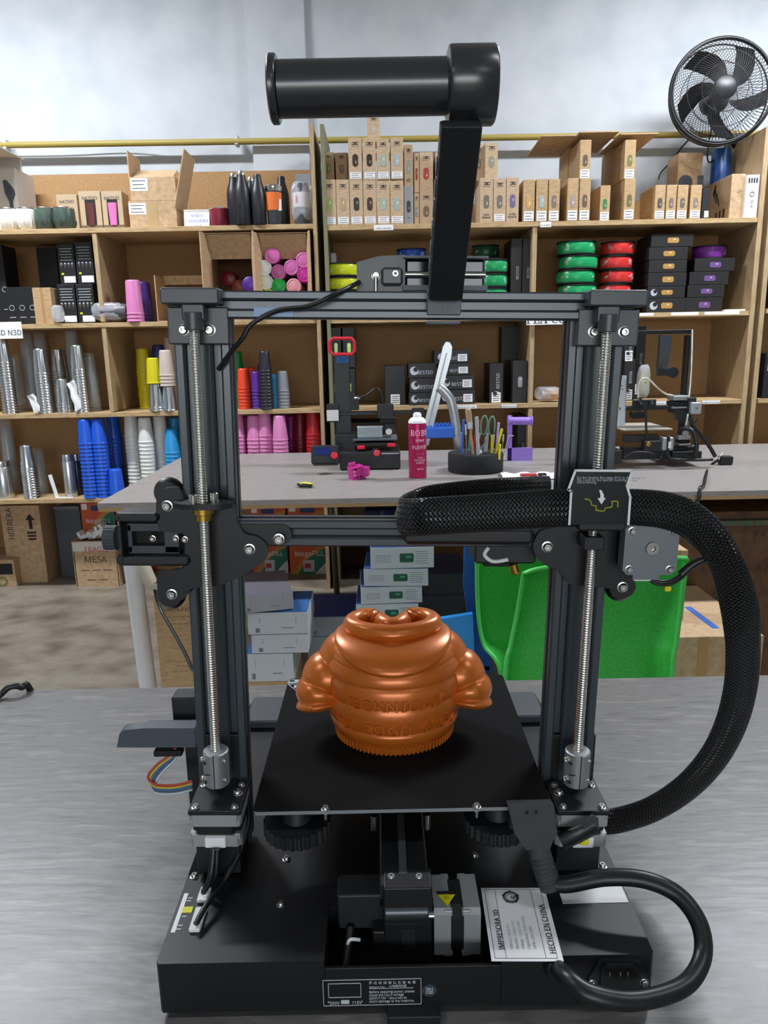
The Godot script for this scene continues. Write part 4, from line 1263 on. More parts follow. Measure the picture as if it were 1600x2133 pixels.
func cr2(p: Array) -> Array:   # rounds a closed outline off
	var o := []
	var m := p.size()
	for i in m:
		var a: Vector2 = p[(i + m - 1) % m]
		var b: Vector2 = p[i]
		var c: Vector2 = p[(i + 1) % m]
		var r := minf(0.0035, minf(a.distance_to(b), b.distance_to(c)) * 0.45)
		var q0 := b + (a - b).normalized() * r
		var q1 := b + (c - b).normalized() * r
		for k in 4:
			var t := k / 3.0
			o.append(q0.lerp(b, t).lerp(b.lerp(q1, t), t))
	return o


func flat_cable(st: SurfaceTool, p: Array, w: float, t: float) -> void:   # the strip keeps its wide side to the rear, its width square to its run
	var m := p.size()
	var rows := []
	var run := 0.0
	var n := 20
	var uvr := []
	for i in m:
		var d: Vector3 = (p[mini(i + 1, m - 1)] - p[maxi(i - 1, 0)]).normalized()
		var wide := Vector3(0, 0, 1).cross(d).normalized()
		var f := float(i) / m
		var tw := clampf((f - 0.18) / 0.14, 0, 1) * (1.0 - clampf((f - 0.36) / 0.12, 0, 1))   # half turn by the cable tie
		wide = wide.rotated(d, tw * 0.75)
		var s := d.cross(wide).normalized()
		var row := []
		for k in n:
			var a := TAU * k / n
			row.append(p[i] + wide * cos(a) * w + s * sin(a) * t)
		rows.append(row)
		if i > 0:
			run += p[i].distance_to(p[i - 1])
		uvr.append(run * 80.0)
	for i in m - 1:
		for k in n:
			var k2 := (k + 1) % n
			var c0: Vector3 = p[i]
			var c1: Vector3 = p[i + 1]
			var na: Vector3 = _oval(rows, p, i, k, w, t)
			var nb: Vector3 = _oval(rows, p, i, k2, w, t)
			var nc: Vector3 = _oval(rows, p, i + 1, k2, w, t)
			var nd: Vector3 = _oval(rows, p, i + 1, k, w, t)
			tri(st, rows[i][k], rows[i][k2], rows[i + 1][k2], na, nb, nc, Vector2(uvr[i], float(k) / n), Vector2(uvr[i], float(k + 1) / n), Vector2(uvr[i + 1], float(k + 1) / n))
			tri(st, rows[i][k], rows[i + 1][k2], rows[i + 1][k], na, nc, nd, Vector2(uvr[i], float(k) / n), Vector2(uvr[i + 1], float(k + 1) / n), Vector2(uvr[i + 1], float(k) / n))


func _oval(rows: Array, p: Array, i: int, k: int, w: float, t: float) -> Vector3:
	var n: int = rows[i].size()
	var wide: Vector3 = (rows[i][0] - p[i]) / w
	var s: Vector3 = (rows[i][n / 4] - p[i]) / t
	var a := TAU * k / n
	return (wide * cos(a) / w + s * sin(a) / t).normalized()


func sticker(o: Node3D) -> void:
	var z := 0.1095
	var ol := [[1199, 980], [1317, 981], [1306, 1012], [1313, 1035], [1309, 1092], [1186, 1092], [1190, 1024], [1184, 1020]]
	var st := S()
	pr(st, px(ol, z), 0.0008, mv(0, 0, z))
	var fs := put("folded_sticker", st, mat("14181b", 0.22), o, FX)
	st = S()
	for q in [[[1199, 980], [1317, 981]], [[1317, 981], [1306, 1012]], [[1306, 1012], [1313, 1035]], [[1313, 1035], [1309, 1092]], [[1199, 980], [1184, 1020]], [[1184, 1020], [1190, 1024]], [[1190, 1024], [1186, 1092]]]:
		var a := fz(q[0][0], q[0][1], z + 0.001)
		var b := fz(q[1][0], q[1][1], z + 0.001)
		bx(st, Vector3.ZERO, Vector3(a.distance_to(b) + 0.0012, 0.0016, 0.0004), 0.0, Transform3D(Basis(Vector3(0, 0, 1), atan2(b.y - a.y, b.x - a.x)), (a + b) / 2))
	var ar := px([[1247, 1021], [1252, 1020], [1257, 1030], [1257, 1037], [1261, 1037], [1252, 1050], [1244, 1037], [1249, 1037], [1250, 1030]], z)
	pr(st, ar, 0.0003, mv(0, 0, z + 0.0008))
	put("sticker_border", st, M.white, fs)
	var p := fz(1202, 995, z + 0.0009)
	words("sticker_text", fs, M.faint, ["Fix the flexible flat cable (FFC) to the clamp of", "the Z-axis by the specific marking on the", "silkscreening."], 0.00098, Transform3D(Basis(), p), 1.7, "Droid Sans", false)
	st = S()
	var steps := [[1219, 1039], [1228, 1041], [1232, 1047], [1232, 1052], [1242, 1054], [1242, 1063], [1258, 1065], [1262, 1058], [1275, 1056], [1275, 1044], [1287, 1044], [1287, 1056]]
	for i in steps.size() - 1:
		var a := fz(steps[i][0], steps[i][1], z + 0.0009)
		var b := fz(steps[i + 1][0], steps[i + 1][1], z + 0.0009)
		bx(st, Vector3.ZERO, Vector3(a.distance_to(b) + 0.0006, 0.0008, 0.0003), 0.0, Transform3D(Basis(Vector3(0, 0, 1), atan2(b.y - a.y, b.x - a.x)), (a + b) / 2))
	put("sticker_outline", st, mat("a8b520", 0.5), fs)
	var c := fz(1248, 1108, 0.1)
	var k0 := fz(1205, 1040, 0.105)
	var k1 := fz(1300, 1105, 0.105)
	st = S()
	bx(st, Vector3((k0.x + k1.x) / 2, (k0.y + k1.y) / 2, 0.092), Vector3(k1.x - k0.x, k0.y - k1.y, 0.034), 0.002)
	put("cable_clip", st, M.black2, o, FX)


func control_panel(o: Node3D) -> void:
	# the screen unit beside the left post, seen from behind and slightly above
	var p := []
	var zz := 0.02
	for q in [[243, 1557], [249, 1528], [258, 1521], [300, 1517], [405, 1517], [407, 1557]]:
		var a := pz(q[0], q[1], zz)
		p.append(Vector2(a.x, a.y))
	var st := S()
	pr(st, p, 0.012, mv(0, 0, zz - 0.012))
	bx(st, Vector3((p[0].x + p[4].x) / 2 + 0.012, p[4].y - 0.006, zz - 0.014), Vector3(0.05, 0.01, 0.012), 0.002)
	put("screen_unit", st, M.grey, o)
	box("screen_bracket", o, M.black2, pz(390, 1472, -0.02), Vector3(0.024, 0.03, 0.02), 0.002)
	box("screen_arm", o, M.black, Vector3(-0.192, 0.075, -0.02), Vector3(0.03, 0.09, 0.012), 0.002)
	box("ribbon_plug", o, M.deep, pz(352, 1565, 0.015), Vector3(0.026, 0.006, 0.01), 0.001)
	# rainbow ribbon: five strands side by side
	var cols := ["b5452f", "c9b23a", "3c6f9f", "51616f", "c9d2d8"]
	for k in 5:
		var pts := []
		for q in [[366, 1562, 0.016, 0, -1], [360, 1577, 0.018, 0.6, -1], [335, 1598, 0.022, 1, -0.4], [317, 1622, 0.026, 1, 0.1], [322, 1641, 0.03, 0.5, 0.9], [345, 1645, 0.034, 0.1, 1], [372, 1643, 0.036, -0.1, 1], [400, 1636, 0.036, -0.1, 1]]:
			var off := float(k - 2) * 4.2
			pts.append(pz(q[0] + off * q[3] if q[4] < 0.2 else q[0] + off * 0.0, q[1] + off * (q[4] if q[4] > 0.2 else 0.55), q[2]))
		tube("ribbon_strand", o, mat(cols[k], 0.5), cr(pts, 6), 0.0013, 6)


func jacket() -> void:
	var o := th("printed_jacket", "orange 3D printed puffer jacket planter standing on the printer bed", "planter", Vector3(-0.0035, 0.1169, -0.009))
	var silk := mat("d27024", 0.3, 0.3, {"clearcoat_enabled": true, "clearcoat": 0.3, "clearcoat_roughness": 0.3})
	# torso: stacked puffs
	var prof := []
	var lev := [[0.0215, 0.0575, 0.0028], [0.0465, 0.0605, 0.003], [0.0662, 0.0605, 0.0026], [0.0805, 0.057, 0.0026], [0.091, 0.048, 0.0026], [0.098, 0.036, 0.002]]
	var y0 := 0.0085
	var r0 := 0.0515
	prof.append(Vector2(0, 0.0))
	prof.append(Vector2(0.0505, 0.0))
	prof.append(Vector2(0.0515, 0.0085))
	for L in lev:
		for i in range(1, 9):
			var t := i / 8.0
			prof.append(Vector2(lerpf(r0, L[1] - 0.0015, t) + L[2] * pow(sin(PI * t), 0.6), lerpf(y0, L[0], t)))
		y0 = L[0]
		r0 = L[1] - 0.0015
	prof.append(Vector2(0.02, 0.0985))
	var st := S()
	la(st, prof, 72, ID, 1.06, 0.98)
	var torso := put("torso", st, silk, o)
	# ribbed hem
	st = S()
	for k in 84:
		var a := TAU * k / 84
		cy(st, Vector3(sin(a) * 0.0519 * 1.06, 0.0004, cos(a) * 0.0519 * 0.98), Vector3(sin(a) * 0.0528 * 1.06, 0.0082, cos(a) * 0.0528 * 0.98), 0.0012, 6)
	put("hem", st, silk, o)
	# sleeves: puffs along a bent arm
	for s in [-1.0, 1.0]:
		var path := [Vector3(s * 0.029, 0.0785, -0.003), Vector3(s * 0.043, 0.0735, -0.001), Vector3(s * 0.0565, 0.0615, 0.002), Vector3(s * 0.067, 0.049, 0.006), Vector3(s * 0.07, 0.0375, 0.01), Vector3(s * 0.069, 0.0265, 0.013)]
		var pts := cr(path, 16)
		var rows := []
		var m := pts.size()
		for i in m:
			var f := float(i) / (m - 1)
			var d: Vector3 = (pts[mini(i + 1, m - 1)] - pts[maxi(i - 1, 0)]).normalized()
			var e1 := d.cross(Vector3(0, 0, 1)).normalized()
			var e2 := e1.cross(d).normalized()
			var cut := [0.0, 0.36, 0.62, 0.84, 0.93, 1.0]
			var w := 0.0
			for c in 5:
				if f >= cut[c] and f <= cut[c + 1]:
					w = pow(sin(PI * (f - cut[c]) / (cut[c + 1] - cut[c])), 0.6)
			var r := lerpf(0.0235, 0.0185, f) + 0.0036 * w - 0.0015
			if f > 0.93:
				r = lerpf(0.0185, 0.011, (f - 0.93) / 0.07)
			if i == m - 1:
				r = 0.003
			var row := []
			for k in 28:
				var a := TAU * k / 28
				row.append(pts[i] + e1 * cos(a) * r + e2 * sin(a) * r * 1.12)
			rows.append(row)
		st = S()
		grid(st, rows, true, Vector3(s * 0.06, 0.065, 0.002))
		put("sleeve", st, silk, o)
	# hood lying open: bib at the front, rolled rim in the shape of a heart
	var heart := []
	var n := 64
	for k in n:
		var a := TAU * k / n
		var x := sin(a)
		var zz := cos(a)
		var notch := exp(-pow((absf(wrapf(a - PI, -PI, PI))) / 0.38, 2.0))
		heart.append(Vector3(x * 0.0385 * (1.0 - 0.0 * notch), 0.0, zz * 0.027 * (1.0 - 0.15 * absf(x)) + 0.036 * notch - 0.004))
	var rows := []
	for i in 13:
		var t := i / 12.0
		var row := []
		for k in n:
			var a := TAU * k / n
			var front := maxf(cos(a), 0.0)
			var low := Vector3(sin(a) * 0.05, 0.093 - 0.018 * pow(front, 1.4), cos(a) * (0.0555 if cos(a) > 0 else 0.04))
			var hi: Vector3 = heart[k] * 1.08 + Vector3(0, 0.0995, 0)
			var q := hi.lerp(low, t)
			var outw := Vector3(sin(a), 0.2, cos(a)).normalized()
			q += outw * (0.007 + 0.006 * front) * pow(sin(PI * minf(t, 0.985)), 0.55) * (1.0 if t < 1.0 else 0.0)
			if t == 1.0:
				q = low - outw * 0.006
			row.append(q)
		rows.append(row)
	st = S()
	grid(st, rows, true, Vector3(0, 0.09, 0.0))
	var hood := put("hood", st, silk, o)
	st = S()
	var rim := []
	for i in 13:
		var b := TAU * i / 12
		var row := []
		for k in n:
			var nx: Vector3 = (heart[(k + 1) % n] - heart[(k + n - 1) % n]).normalized()
			var outw := Vector3(nx.z, 0, -nx.x) * -1.0
			if outw.dot(heart[k] - Vector3(0, 0, 0.004)) < 0.0 and absf(sin(TAU * k / n)) > 0.3:
				outw = -outw
			row.append(heart[k] + Vector3(0, 0.104 + sin(b) * 0.008, 0) + outw * cos(b) * 0.0075)
		rim.append(row)
	var mid := Vector3.ZERO
	grid(st, rim, true)
	put("hood_rim", st, silk, hood)
	# raised lettering bent round the chest
	for q in [["TECKNICAM", 0.051, 0.0115], ["TEL 6960-4152", 0.0275, 0.0125]]:
		var f := SystemFont.new()
		f.font_names = PackedStringArray(["Droid Sans"])
		var t := TextMesh.new()
		t.font = f
		t.text = q[0]
		t.font_size = 24
		t.pixel_size = q[2] / 18.0
		t.depth = 0.002
		t.curve_step = 2.0
		var arr := t.surface_get_arrays(0)
		var v: PackedVector3Array = arr[Mesh.ARRAY_VERTEX]
		var nn: PackedVector3Array = arr[Mesh.ARRAY_NORMAL]
		for i in v.size():
			var yy: float = v[i].y + q[1] + q[2] * 0.05
			var r := 0.056
			for j in prof.size() - 1:
				if prof[j].y <= yy and prof[j + 1].y > yy:
					r = lerpf(prof[j].x, prof[j + 1].x, (yy - prof[j].y) / (prof[j + 1].y - prof[j].y))
			var a: float = v[i].x * 1.12 / 0.06
			var rr: float = r + v[i].z * 1.3 + 0.0005
			v[i] = Vector3(sin(a) * rr * 1.06, yy, cos(a) * rr * 0.98)
			nn[i] = Basis(Vector3(0, 1, 0), a) * nn[i]
		arr[Mesh.ARRAY_VERTEX] = v
		arr[Mesh.ARRAY_NORMAL] = nn
		arr[Mesh.ARRAY_TANGENT] = null
		var am := ArrayMesh.new()
		am.add_surface_from_arrays(Mesh.PRIMITIVE_TRIANGLES, arr)
		inst("lettering", am, silk, torso)


# metres that one pixel covers at a point
func mpp(p: Vector3) -> float:
	return -(cam_basis.inverse() * (p - cam_at)).z / FPX


# where a front face seen between two pixels stands: [middle x, width, foot y, height]
func face(u0: float, v0: float, u1: float, v1: float, z: float, y0 := INF) -> Array:
	var a := pz(u0, (v0 + v1) / 2, z)
	var b := pz(u1, (v0 + v1) / 2, z)
	var t := pz((u0 + u1) / 2, v0, z).y
	var f := pz((u0 + u1) / 2, v1, z).y if y0 == INF else y0
	return [(a.x + b.x) / 2, b.x - a.x, f, t - f]


# an open or closed carton: thing at its foot, local z 0 is the front face
func carton(called: String, label: String, m: Material, f: Array, z: float, depth: float, group := "", turn := 0.0) -> Node3D:
	var o := th(called, label, "box", Vector3(f[0], f[2], z), group)
	o.rotation.y = turn
	depth = minf(depth, z + 3.404)
	box("carton", o, m, Vector3(0, f[3] / 2, -depth / 2), Vector3(f[1], f[3], depth), 0.0015)
	return o


func paper(o: Node3D, x: float, y: float, w: float, h: float, z := 0.0, lines := 3) -> void:
	var lb := box("paper_label", o, M.white, Vector3(x, y, z + 0.0004), Vector3(w, h, 0.0008), 0.0)
	if lines:
		var st := S()
		for i in lines:
			bx(st, Vector3(x - w * 0.04 * (i % 2), y + h * (0.3 - 0.6 * i / maxf(lines - 1, 1)), z + 0.001), Vector3(w * (0.8 if i % 2 == 0 else 0.66), h * 0.07, 0.0004), 0.0)
		put("label_print", st, M.grey, lb)


func top_shelf_left() -> void:
	var y := 1.046
	# mugs at the far left
	for q in [[22, "white", "first white ribbed mug from the left on the top shelf", "ece9df"], [60, "white", "second white ribbed mug on the top shelf, beside the green ones", "e6e4dc"], [97, "green", "dark green mug beside the white mugs on the top shelf", "4a5a50"], [136, "green", "dark green mug in front of the small printed kraft box", "44564c"]]:
		var p := pz(q[0], 470, -3.06)
		var o := th("mug", q[2], "mug", Vector3(p.x, y, -3.06), "mugs on the top left shelf")
		var m := mat(q[3], 0.35)
		lat("body", o, m, [Vector2(0, 0.004), Vector2(0.032, 0), Vector2(0.043, 0.012), Vector2(0.05, 0.04), Vector2(0.05, 0.075), Vector2(0.047, 0.094), Vector2(0.044, 0.094), Vector2(0.045, 0.07), Vector2(0.03, 0.01), Vector2(0, 0.01)])
		lat("steel_rim", o, M.chrome, [Vector2(0.0475, 0.092), Vector2(0.049, 0.0955), Vector2(0.047, 0.099), Vector2(0.0435, 0.0955)])
		for k in 9:
			var st := S()
			var a := TAU * k / 9
			tb(st, cr([Vector3(sin(a) * 0.043, 0.012, cos(a) * 0.043), Vector3(sin(a) * 0.0495, 0.03, cos(a) * 0.0495), Vector3(sin(a) * 0.05, 0.045, cos(a) * 0.05)], 3), 0.0035, 5)
			put("rib", st, m, o)
	# tall grey box with an open flap
	var f := face(-70, 350, 36, 462, -3.14, y)
	var g := carton("storage_carton", "pale grey open box with a dark bird print, left end of top shelf", mat("cfc8c0", 0.7), f, -3.14, 0.2)
	box("flap", g, mat("cfc6bd", 0.7), Vector3(0.03, f[3] + 0.05, 0.06), Vector3(f[1] * 0.95, 0.006, 0.24), 0.001, Transform3D(Basis(Vector3(1, 0, 0), 0.0), Vector3.ZERO))
	box("flap_stay", g, mat("cfc6bd", 0.7), Vector3(0.03, f[3] + 0.02, -0.04), Vector3(f[1] * 0.9, 0.06, 0.005), 0.0)
	var bird := []
	for q in [[5, 376], [12, 374], [22, 385], [30, 396], [32, 405], [27, 420], [29, 435], [22, 437], [19, 420], [10, 402]]:
		var p := pz(q[0], q[1], -3.139)
		bird.append(Vector2(p.x, p.y))
	pri("print", g, M.grey, bird, 0.0006, Transform3D(Basis(), Vector3(-g.position.x, -g.position.y, 0.0004)))
	# printed kraft gift boxes with a window
	for q in [[119, 405, 162, 462, -3.2, "", "small printed kraft gift box behind the green mugs"], [166, 398, 211, 470, -3.08, "5a2c2c", "printed kraft gift box with a dark red tumbler in its window"], [213, 398, 256, 470, -3.08, "d873b0", "printed kraft gift box with a pink tumbler in its window"]]:
		f = face(q[0], q[1], q[2], q[3], q[4], y)
		var o := carton("gift_box", q[6], mat("b7a284", 0.75), f, q[4], 0.1, "printed kraft gift boxes")
		words("box_text", o, M.ink, ["NATIVO"], 0.016, mv(0, f[3] * 0.82, 0.0005))
		box("base_band", o, mat("6b5a48", 0.7), Vector3(0, 0.012, 0.0003), Vector3(f[1], 0.022, 0.001), 0.0)
		if q[5]:
			pri("window", o, M.deep, rrect(0.05, 0.125, 0.004, Vector2(0, f[3] * 0.43)), 0.0006, mv(0, 0, 0.0001))
			lat("tumbler", o, mat(q[5], 0.4), [Vector2(0, 0), Vector2(0.016, 0), Vector2(0.021, 0.09), Vector2(0.0215, 0.1), Vector2(0, 0.1)], Transform3D(Basis().scaled(Vector3(1, 1, 0.3)), Vector3(0, 0.022, 0.001)))
	# two shipping cartons, the upper one open
	f = face(269, 418, 368, 469, -3.06, y)
	g = carton("shipping_carton", "lower sealed brown carton of the pair on the top left shelf", M.kraft2, f, -3.06, 0.2)
	paper(g, -f[1] * 0.32, f[3] * 0.72, 0.08, 0.05)
	box("tape", g, mat("b59c70", 0.3), Vector3(0, f[3] * 0.5, 0.0003), Vector3(0.05, f[3], 0.0008), 0.0)
	var f2 := face(271, 368, 366, 415, -3.06, f[2] + f[3])
	g = carton("shipping_carton", "upper brown carton with raised side flaps on the top left shelf", M.kraft2, f2, -3.06, 0.19)
	paper(g, -f2[1] * 0.3, f2[3] * 0.68, 0.08, 0.055)
	box("flap", g, M.kraft2, Vector3(-f2[1] / 2, f2[3] + 0.055, -0.09), Vector3(0.005, 0.12, 0.18), 0.0)
	box("flap", g, M.kraft2, Vector3(f2[1] / 2 + 0.03, f2[3] * 0.9, -0.06), Vector3(0.005, 0.26, 0.2), 0.0, Transform3D(Basis(Vector3(0, 0, 1), -0.25), Vector3(-0.02, 0.03, 0)))
	box("flap", g, M.kraft2, Vector3(0, 0, 0), Vector3(f2[1] * 0.9, 0.005, 0.1), 0.0, Transform3D(Basis(Vector3(1, 0, 0), 0.5), Vector3(0, f2[3] + 0.025, -0.06)))
	# tent sign and red mug
	f = face(383, 438, 436, 470, -3.03, y)
	g = th("counter_sign", "small white tent sign in front of the cartons on the top shelf", "sign", Vector3(f[0], y, -3.03))
	box("panel", g, M.white, Vector3(0, f[3] / 2, 0), Vector3(f[1], f[3], 0.004), 0.001, Transform3D(Basis(Vector3(1, 0, 0), -0.15), Vector3.ZERO))
	box("stay", g, M.white, Vector3(0, f[3] * 0.48, -0.028), Vector3(f[1], f[3], 0.003), 0.001, Transform3D(Basis(Vector3(1, 0, 0), 0.3), Vector3(0, 0, 0)))
	words("sign_text", g, mat("4a6da8", 0.6), ["Sellos", "Laserables", "azul"], 0.016, Transform3D(Basis(Vector3(1, 0, 0), -0.15), Vector3.ZERO) * mv(0, f[3] * 0.7, 0.0022), 1.5, "Droid Serif")
	var p := pz(459, 470, -3.05)
	g = th("mug", "dark red enamel mug between the tent sign and the black bottles", "mug", Vector3(p.x, y, -3.05))
	lat("body", g, mat("7d1f33", 0.35), [Vector2(0, 0), Vector2(0.043, 0), Vector2(0.045, 0.004), Vector2(0.0445, 0.077), Vector2(0.042, 0.077), Vector2(0.042, 0.005), Vector2(0, 0.005)])
	lat("steel_rim", g, M.chrome, [Vector2(0.0445, 0.076), Vector2(0.046, 0.079), Vector2(0.0435, 0.081), Vector2(0.0415, 0.078)])
	# black bottles
	var n := 0
	for q in [[492, 362, -3.05, 0.036, "leftmost black steel bottle on the top left shelf"], [508, 357, -3.01, 0.037, "tall black steel bottle second from the left on the top shelf"], [527, 370, -3.08, 0.03, "slim black steel bottle third from the left, standing further back"], [541, 364, -3.02, 0.035, "black steel bottle fourth from the left, beside the orange-labelled tumbler"], [590, 368, -3.1, 0.035, "black steel bottle standing behind the orange-labelled tumbler"]]:
		p = pz(q[0], 468, q[2])
		var h: float = pz(q[0], q[1], q[2]).y - y
		var r: float = q[3]
		var o := th("steel_bottle", q[4], "bottle", Vector3(p.x, y, q[2]), "black bottles on the top left shelf")
		lat("body", o, mat("22242a", 0.38), [Vector2(0, 0), Vector2(r * 0.94, 0), Vector2(r, 0.004), Vector2(r, h * 0.6), Vector2(r * 0.9, h * 0.7), Vector2(r * 0.6, h * 0.85), Vector2(r * 0.52, h * 0.93), Vector2(0, h * 0.93)])
		lat("cap", o, mat("1b1c20", 0.4) if n in [3, 4] else M.chrome, [Vector2(0, h), Vector2(r * 0.45, h), Vector2(r * 0.5, h - 0.004), Vector2(r * 0.54, h * 0.925), Vector2(0, h * 0.925)])
		n += 1
	p = pz(573, 468, -3.03)
	var o2 := th("travel_tumbler", "steel travel tumbler with an orange label among the black bottles", "tumbler", Vector3(p.x, y, -3.03))
	lat("body", o2, mat("3a3d42", 0.4), [Vector2(0, 0), Vector2(0.03, 0), Vector2(0.033, 0.01), Vector2(0.037, 0.15), Vector2(0, 0.15)])
	lat("lid", o2, M.chrome, [Vector2(0.037, 0.148), Vector2(0.04, 0.152), Vector2(0.04, 0.168), Vector2(0.036, 0.172), Vector2(0, 0.17)])
	lat("label_sleeve", o2, mat("e0702a", 0.5), [Vector2(0.0355, 0.062), Vector2(0.0382, 0.14)])
	box("label_patch", o2, M.white, Vector3(0.028, 0.085, 0.025), Vector3(0.02, 0.05, 0.002), 0.0, Transform3D(Basis(Vector3(0, 1, 0), 0.4), Vector3(-0.008, 0, 0.011)))
	p = pz(629, 468, -3.04)
	o2 = th("travel_tumbler", "travel tumbler wrapped in a clear plastic bag at the right end of the top shelf", "tumbler", Vector3(p.x, y, -3.04))
	lat("body", o2, mat("4b4f55", 0.4), [Vector2(0, 0), Vector2(0.03, 0), Vector2(0.034, 0.01), Vector2(0.037, 0.17), Vector2(0.033, 0.18), Vector2(0, 0.18)])
	lat("label_sleeve", o2, mat("dcd6d6", 0.5), [Vector2(0.0358, 0.075), Vector2(0.038, 0.14)])
	box("label_patch", o2, mat("c84a44", 0.5), Vector3(-0.015, 0.11, 0.0345), Vector3(0.012, 0.03, 0.002), 0.0)
	bag(o2, Vector3(0, 0.1, 0), Vector3(0.052, 0.105, 0.045), 11)
	f = face(616, 362, 648, 400, -3.2, y)
	g = carton("storage_carton", "grey printed carton standing behind the bagged tumbler", mat("8d929a", 0.7), f, -3.2, 0.1)
	words("box_text", g, M.white, ["vonne"], 0.022, mv(0, f[3] - 0.06, 0.0004))


# a crumpled clear bag round a place: o's own coordinates
func bag(o: Node3D, c: Vector3, r: Vector3, sd: int) -> void:
	if not M.has("film"):
		M.film = mat("f2f5f8", 0.12)
		M.film.transparency = BaseMaterial3D.TRANSPARENCY_ALPHA
		M.film.albedo_color = Color(0.95, 0.97, 1.0, 0.28)
	var nz := FastNoiseLite.new()
	nz.seed = sd
	nz.frequency = 2.2
	nz.noise_type = FastNoiseLite.TYPE_CELLULAR
	var rows := []
	for i in 13:
		var b := lerpf(-PI / 2, PI / 2, i / 12.0)
		var row := []
		for k in 22:
			var a := TAU * k / 22
			var d := Vector3(cos(b) * sin(a), sin(b), cos(b) * cos(a))
			var s := 1.0 + 0.28 * nz.get_noise_3dv(d * 1.4 + Vector3(sd, 0, 0))
			var q := Vector3(signf(d.x) * pow(absf(d.x), 0.6), signf(d.y) * pow(absf(d.y), 0.6), signf(d.z) * pow(absf(d.z), 0.6))
			var v := c + q * r * s
			v.y = maxf(v.y, 0.001)
			row.append(v)
		rows.append(row)
	var st := S()
	grid(st, rows, true, c)
	put("clear_bag", st, M.film, o)


func cup_mesh(h: float, r0: float, r1: float, lip: float) -> Mesh:
	var st := S()
	la(st, [Vector2(r0 - 0.002, 0.0005), Vector2(r0 + lip * 0.6, 0), Vector2(r0 + lip, 0.0015), Vector2(r0 + lip, 0.0045), Vector2(r0 + lip * 0.3, 0.0065), Vector2(r0 - 0.0005, 0.012), Vector2(r1 + 0.003, h - 0.008), Vector2(r1 + 0.001, h - 0.002), Vector2(r1 - 0.002, h), Vector2(0, h)], 20)
	return st.commit()


const ORD := ["first", "second", "third", "fourth", "fifth", "sixth", "seventh", "eighth", "ninth", "tenth", "eleventh", "twelfth", "thirteenth", "fourteenth", "fifteenth", "sixteenth", "seventeenth", "eighteenth", "nineteenth", "twentieth", "twenty-first", "twenty-second", "twenty-third", "twenty-fourth", "twenty-fifth"]
var rear := {}


func rear_st(m: Material) -> SurfaceTool:
	if not rear.has(m):
		rear[m] = S()
	return rear[m]


# nested cups, mouth down: u, foot and top pixel rows, shelf height, depth
func stack(u: float, vt: float, y: float, z: float, m: Material, words_for: String, mesh: Mesh, h: float, pitch: float, called := "plastic_cup", most := 40) -> float:
	var vb := 855.0 if y > 0.0 else 1030.0
	var p := pz(u, vb, z)
	var top := pz(u - (vb - vt) * 0.085 * (u - 1020.0) / -820.0, vt, z).y
	var n := clampi(int(round((top - y - h) / pitch)) + 1, 1, most)
	var bits := words_for.split(" @ ")   # «blue plastic @ the leftmost blue stack»
	var noun := "cup" if called == "plastic_cup" else "tumbler"
	if z < -3.14:   # stacks further back show little more than their tops: joined, past the 300 nearest
		for i in n:
			rear_st(m).append_from(mesh, 0, Transform3D(Basis(Vector3(0, 1, 0), i * 0.7), Vector3(p.x, y + i * pitch, z)))
		return y + (n - 1) * pitch + h
	for i in n:
		var o := inst(called, mesh, m, self, Transform3D(Basis(Vector3(0, 1, 0), i * 0.7), Vector3(p.x, y + i * pitch, z)))
		var nth: String = "topmost" if i == n - 1 else "lowest" if i == 0 else ORD[n - i - 1] + " from the top"
		tag(o, "%s %s, %s of %s" % [bits[0], noun, nth, bits[1]], "cup", "%ss of %s" % [noun, bits[1]])
	return y + (n - 1) * pitch + h


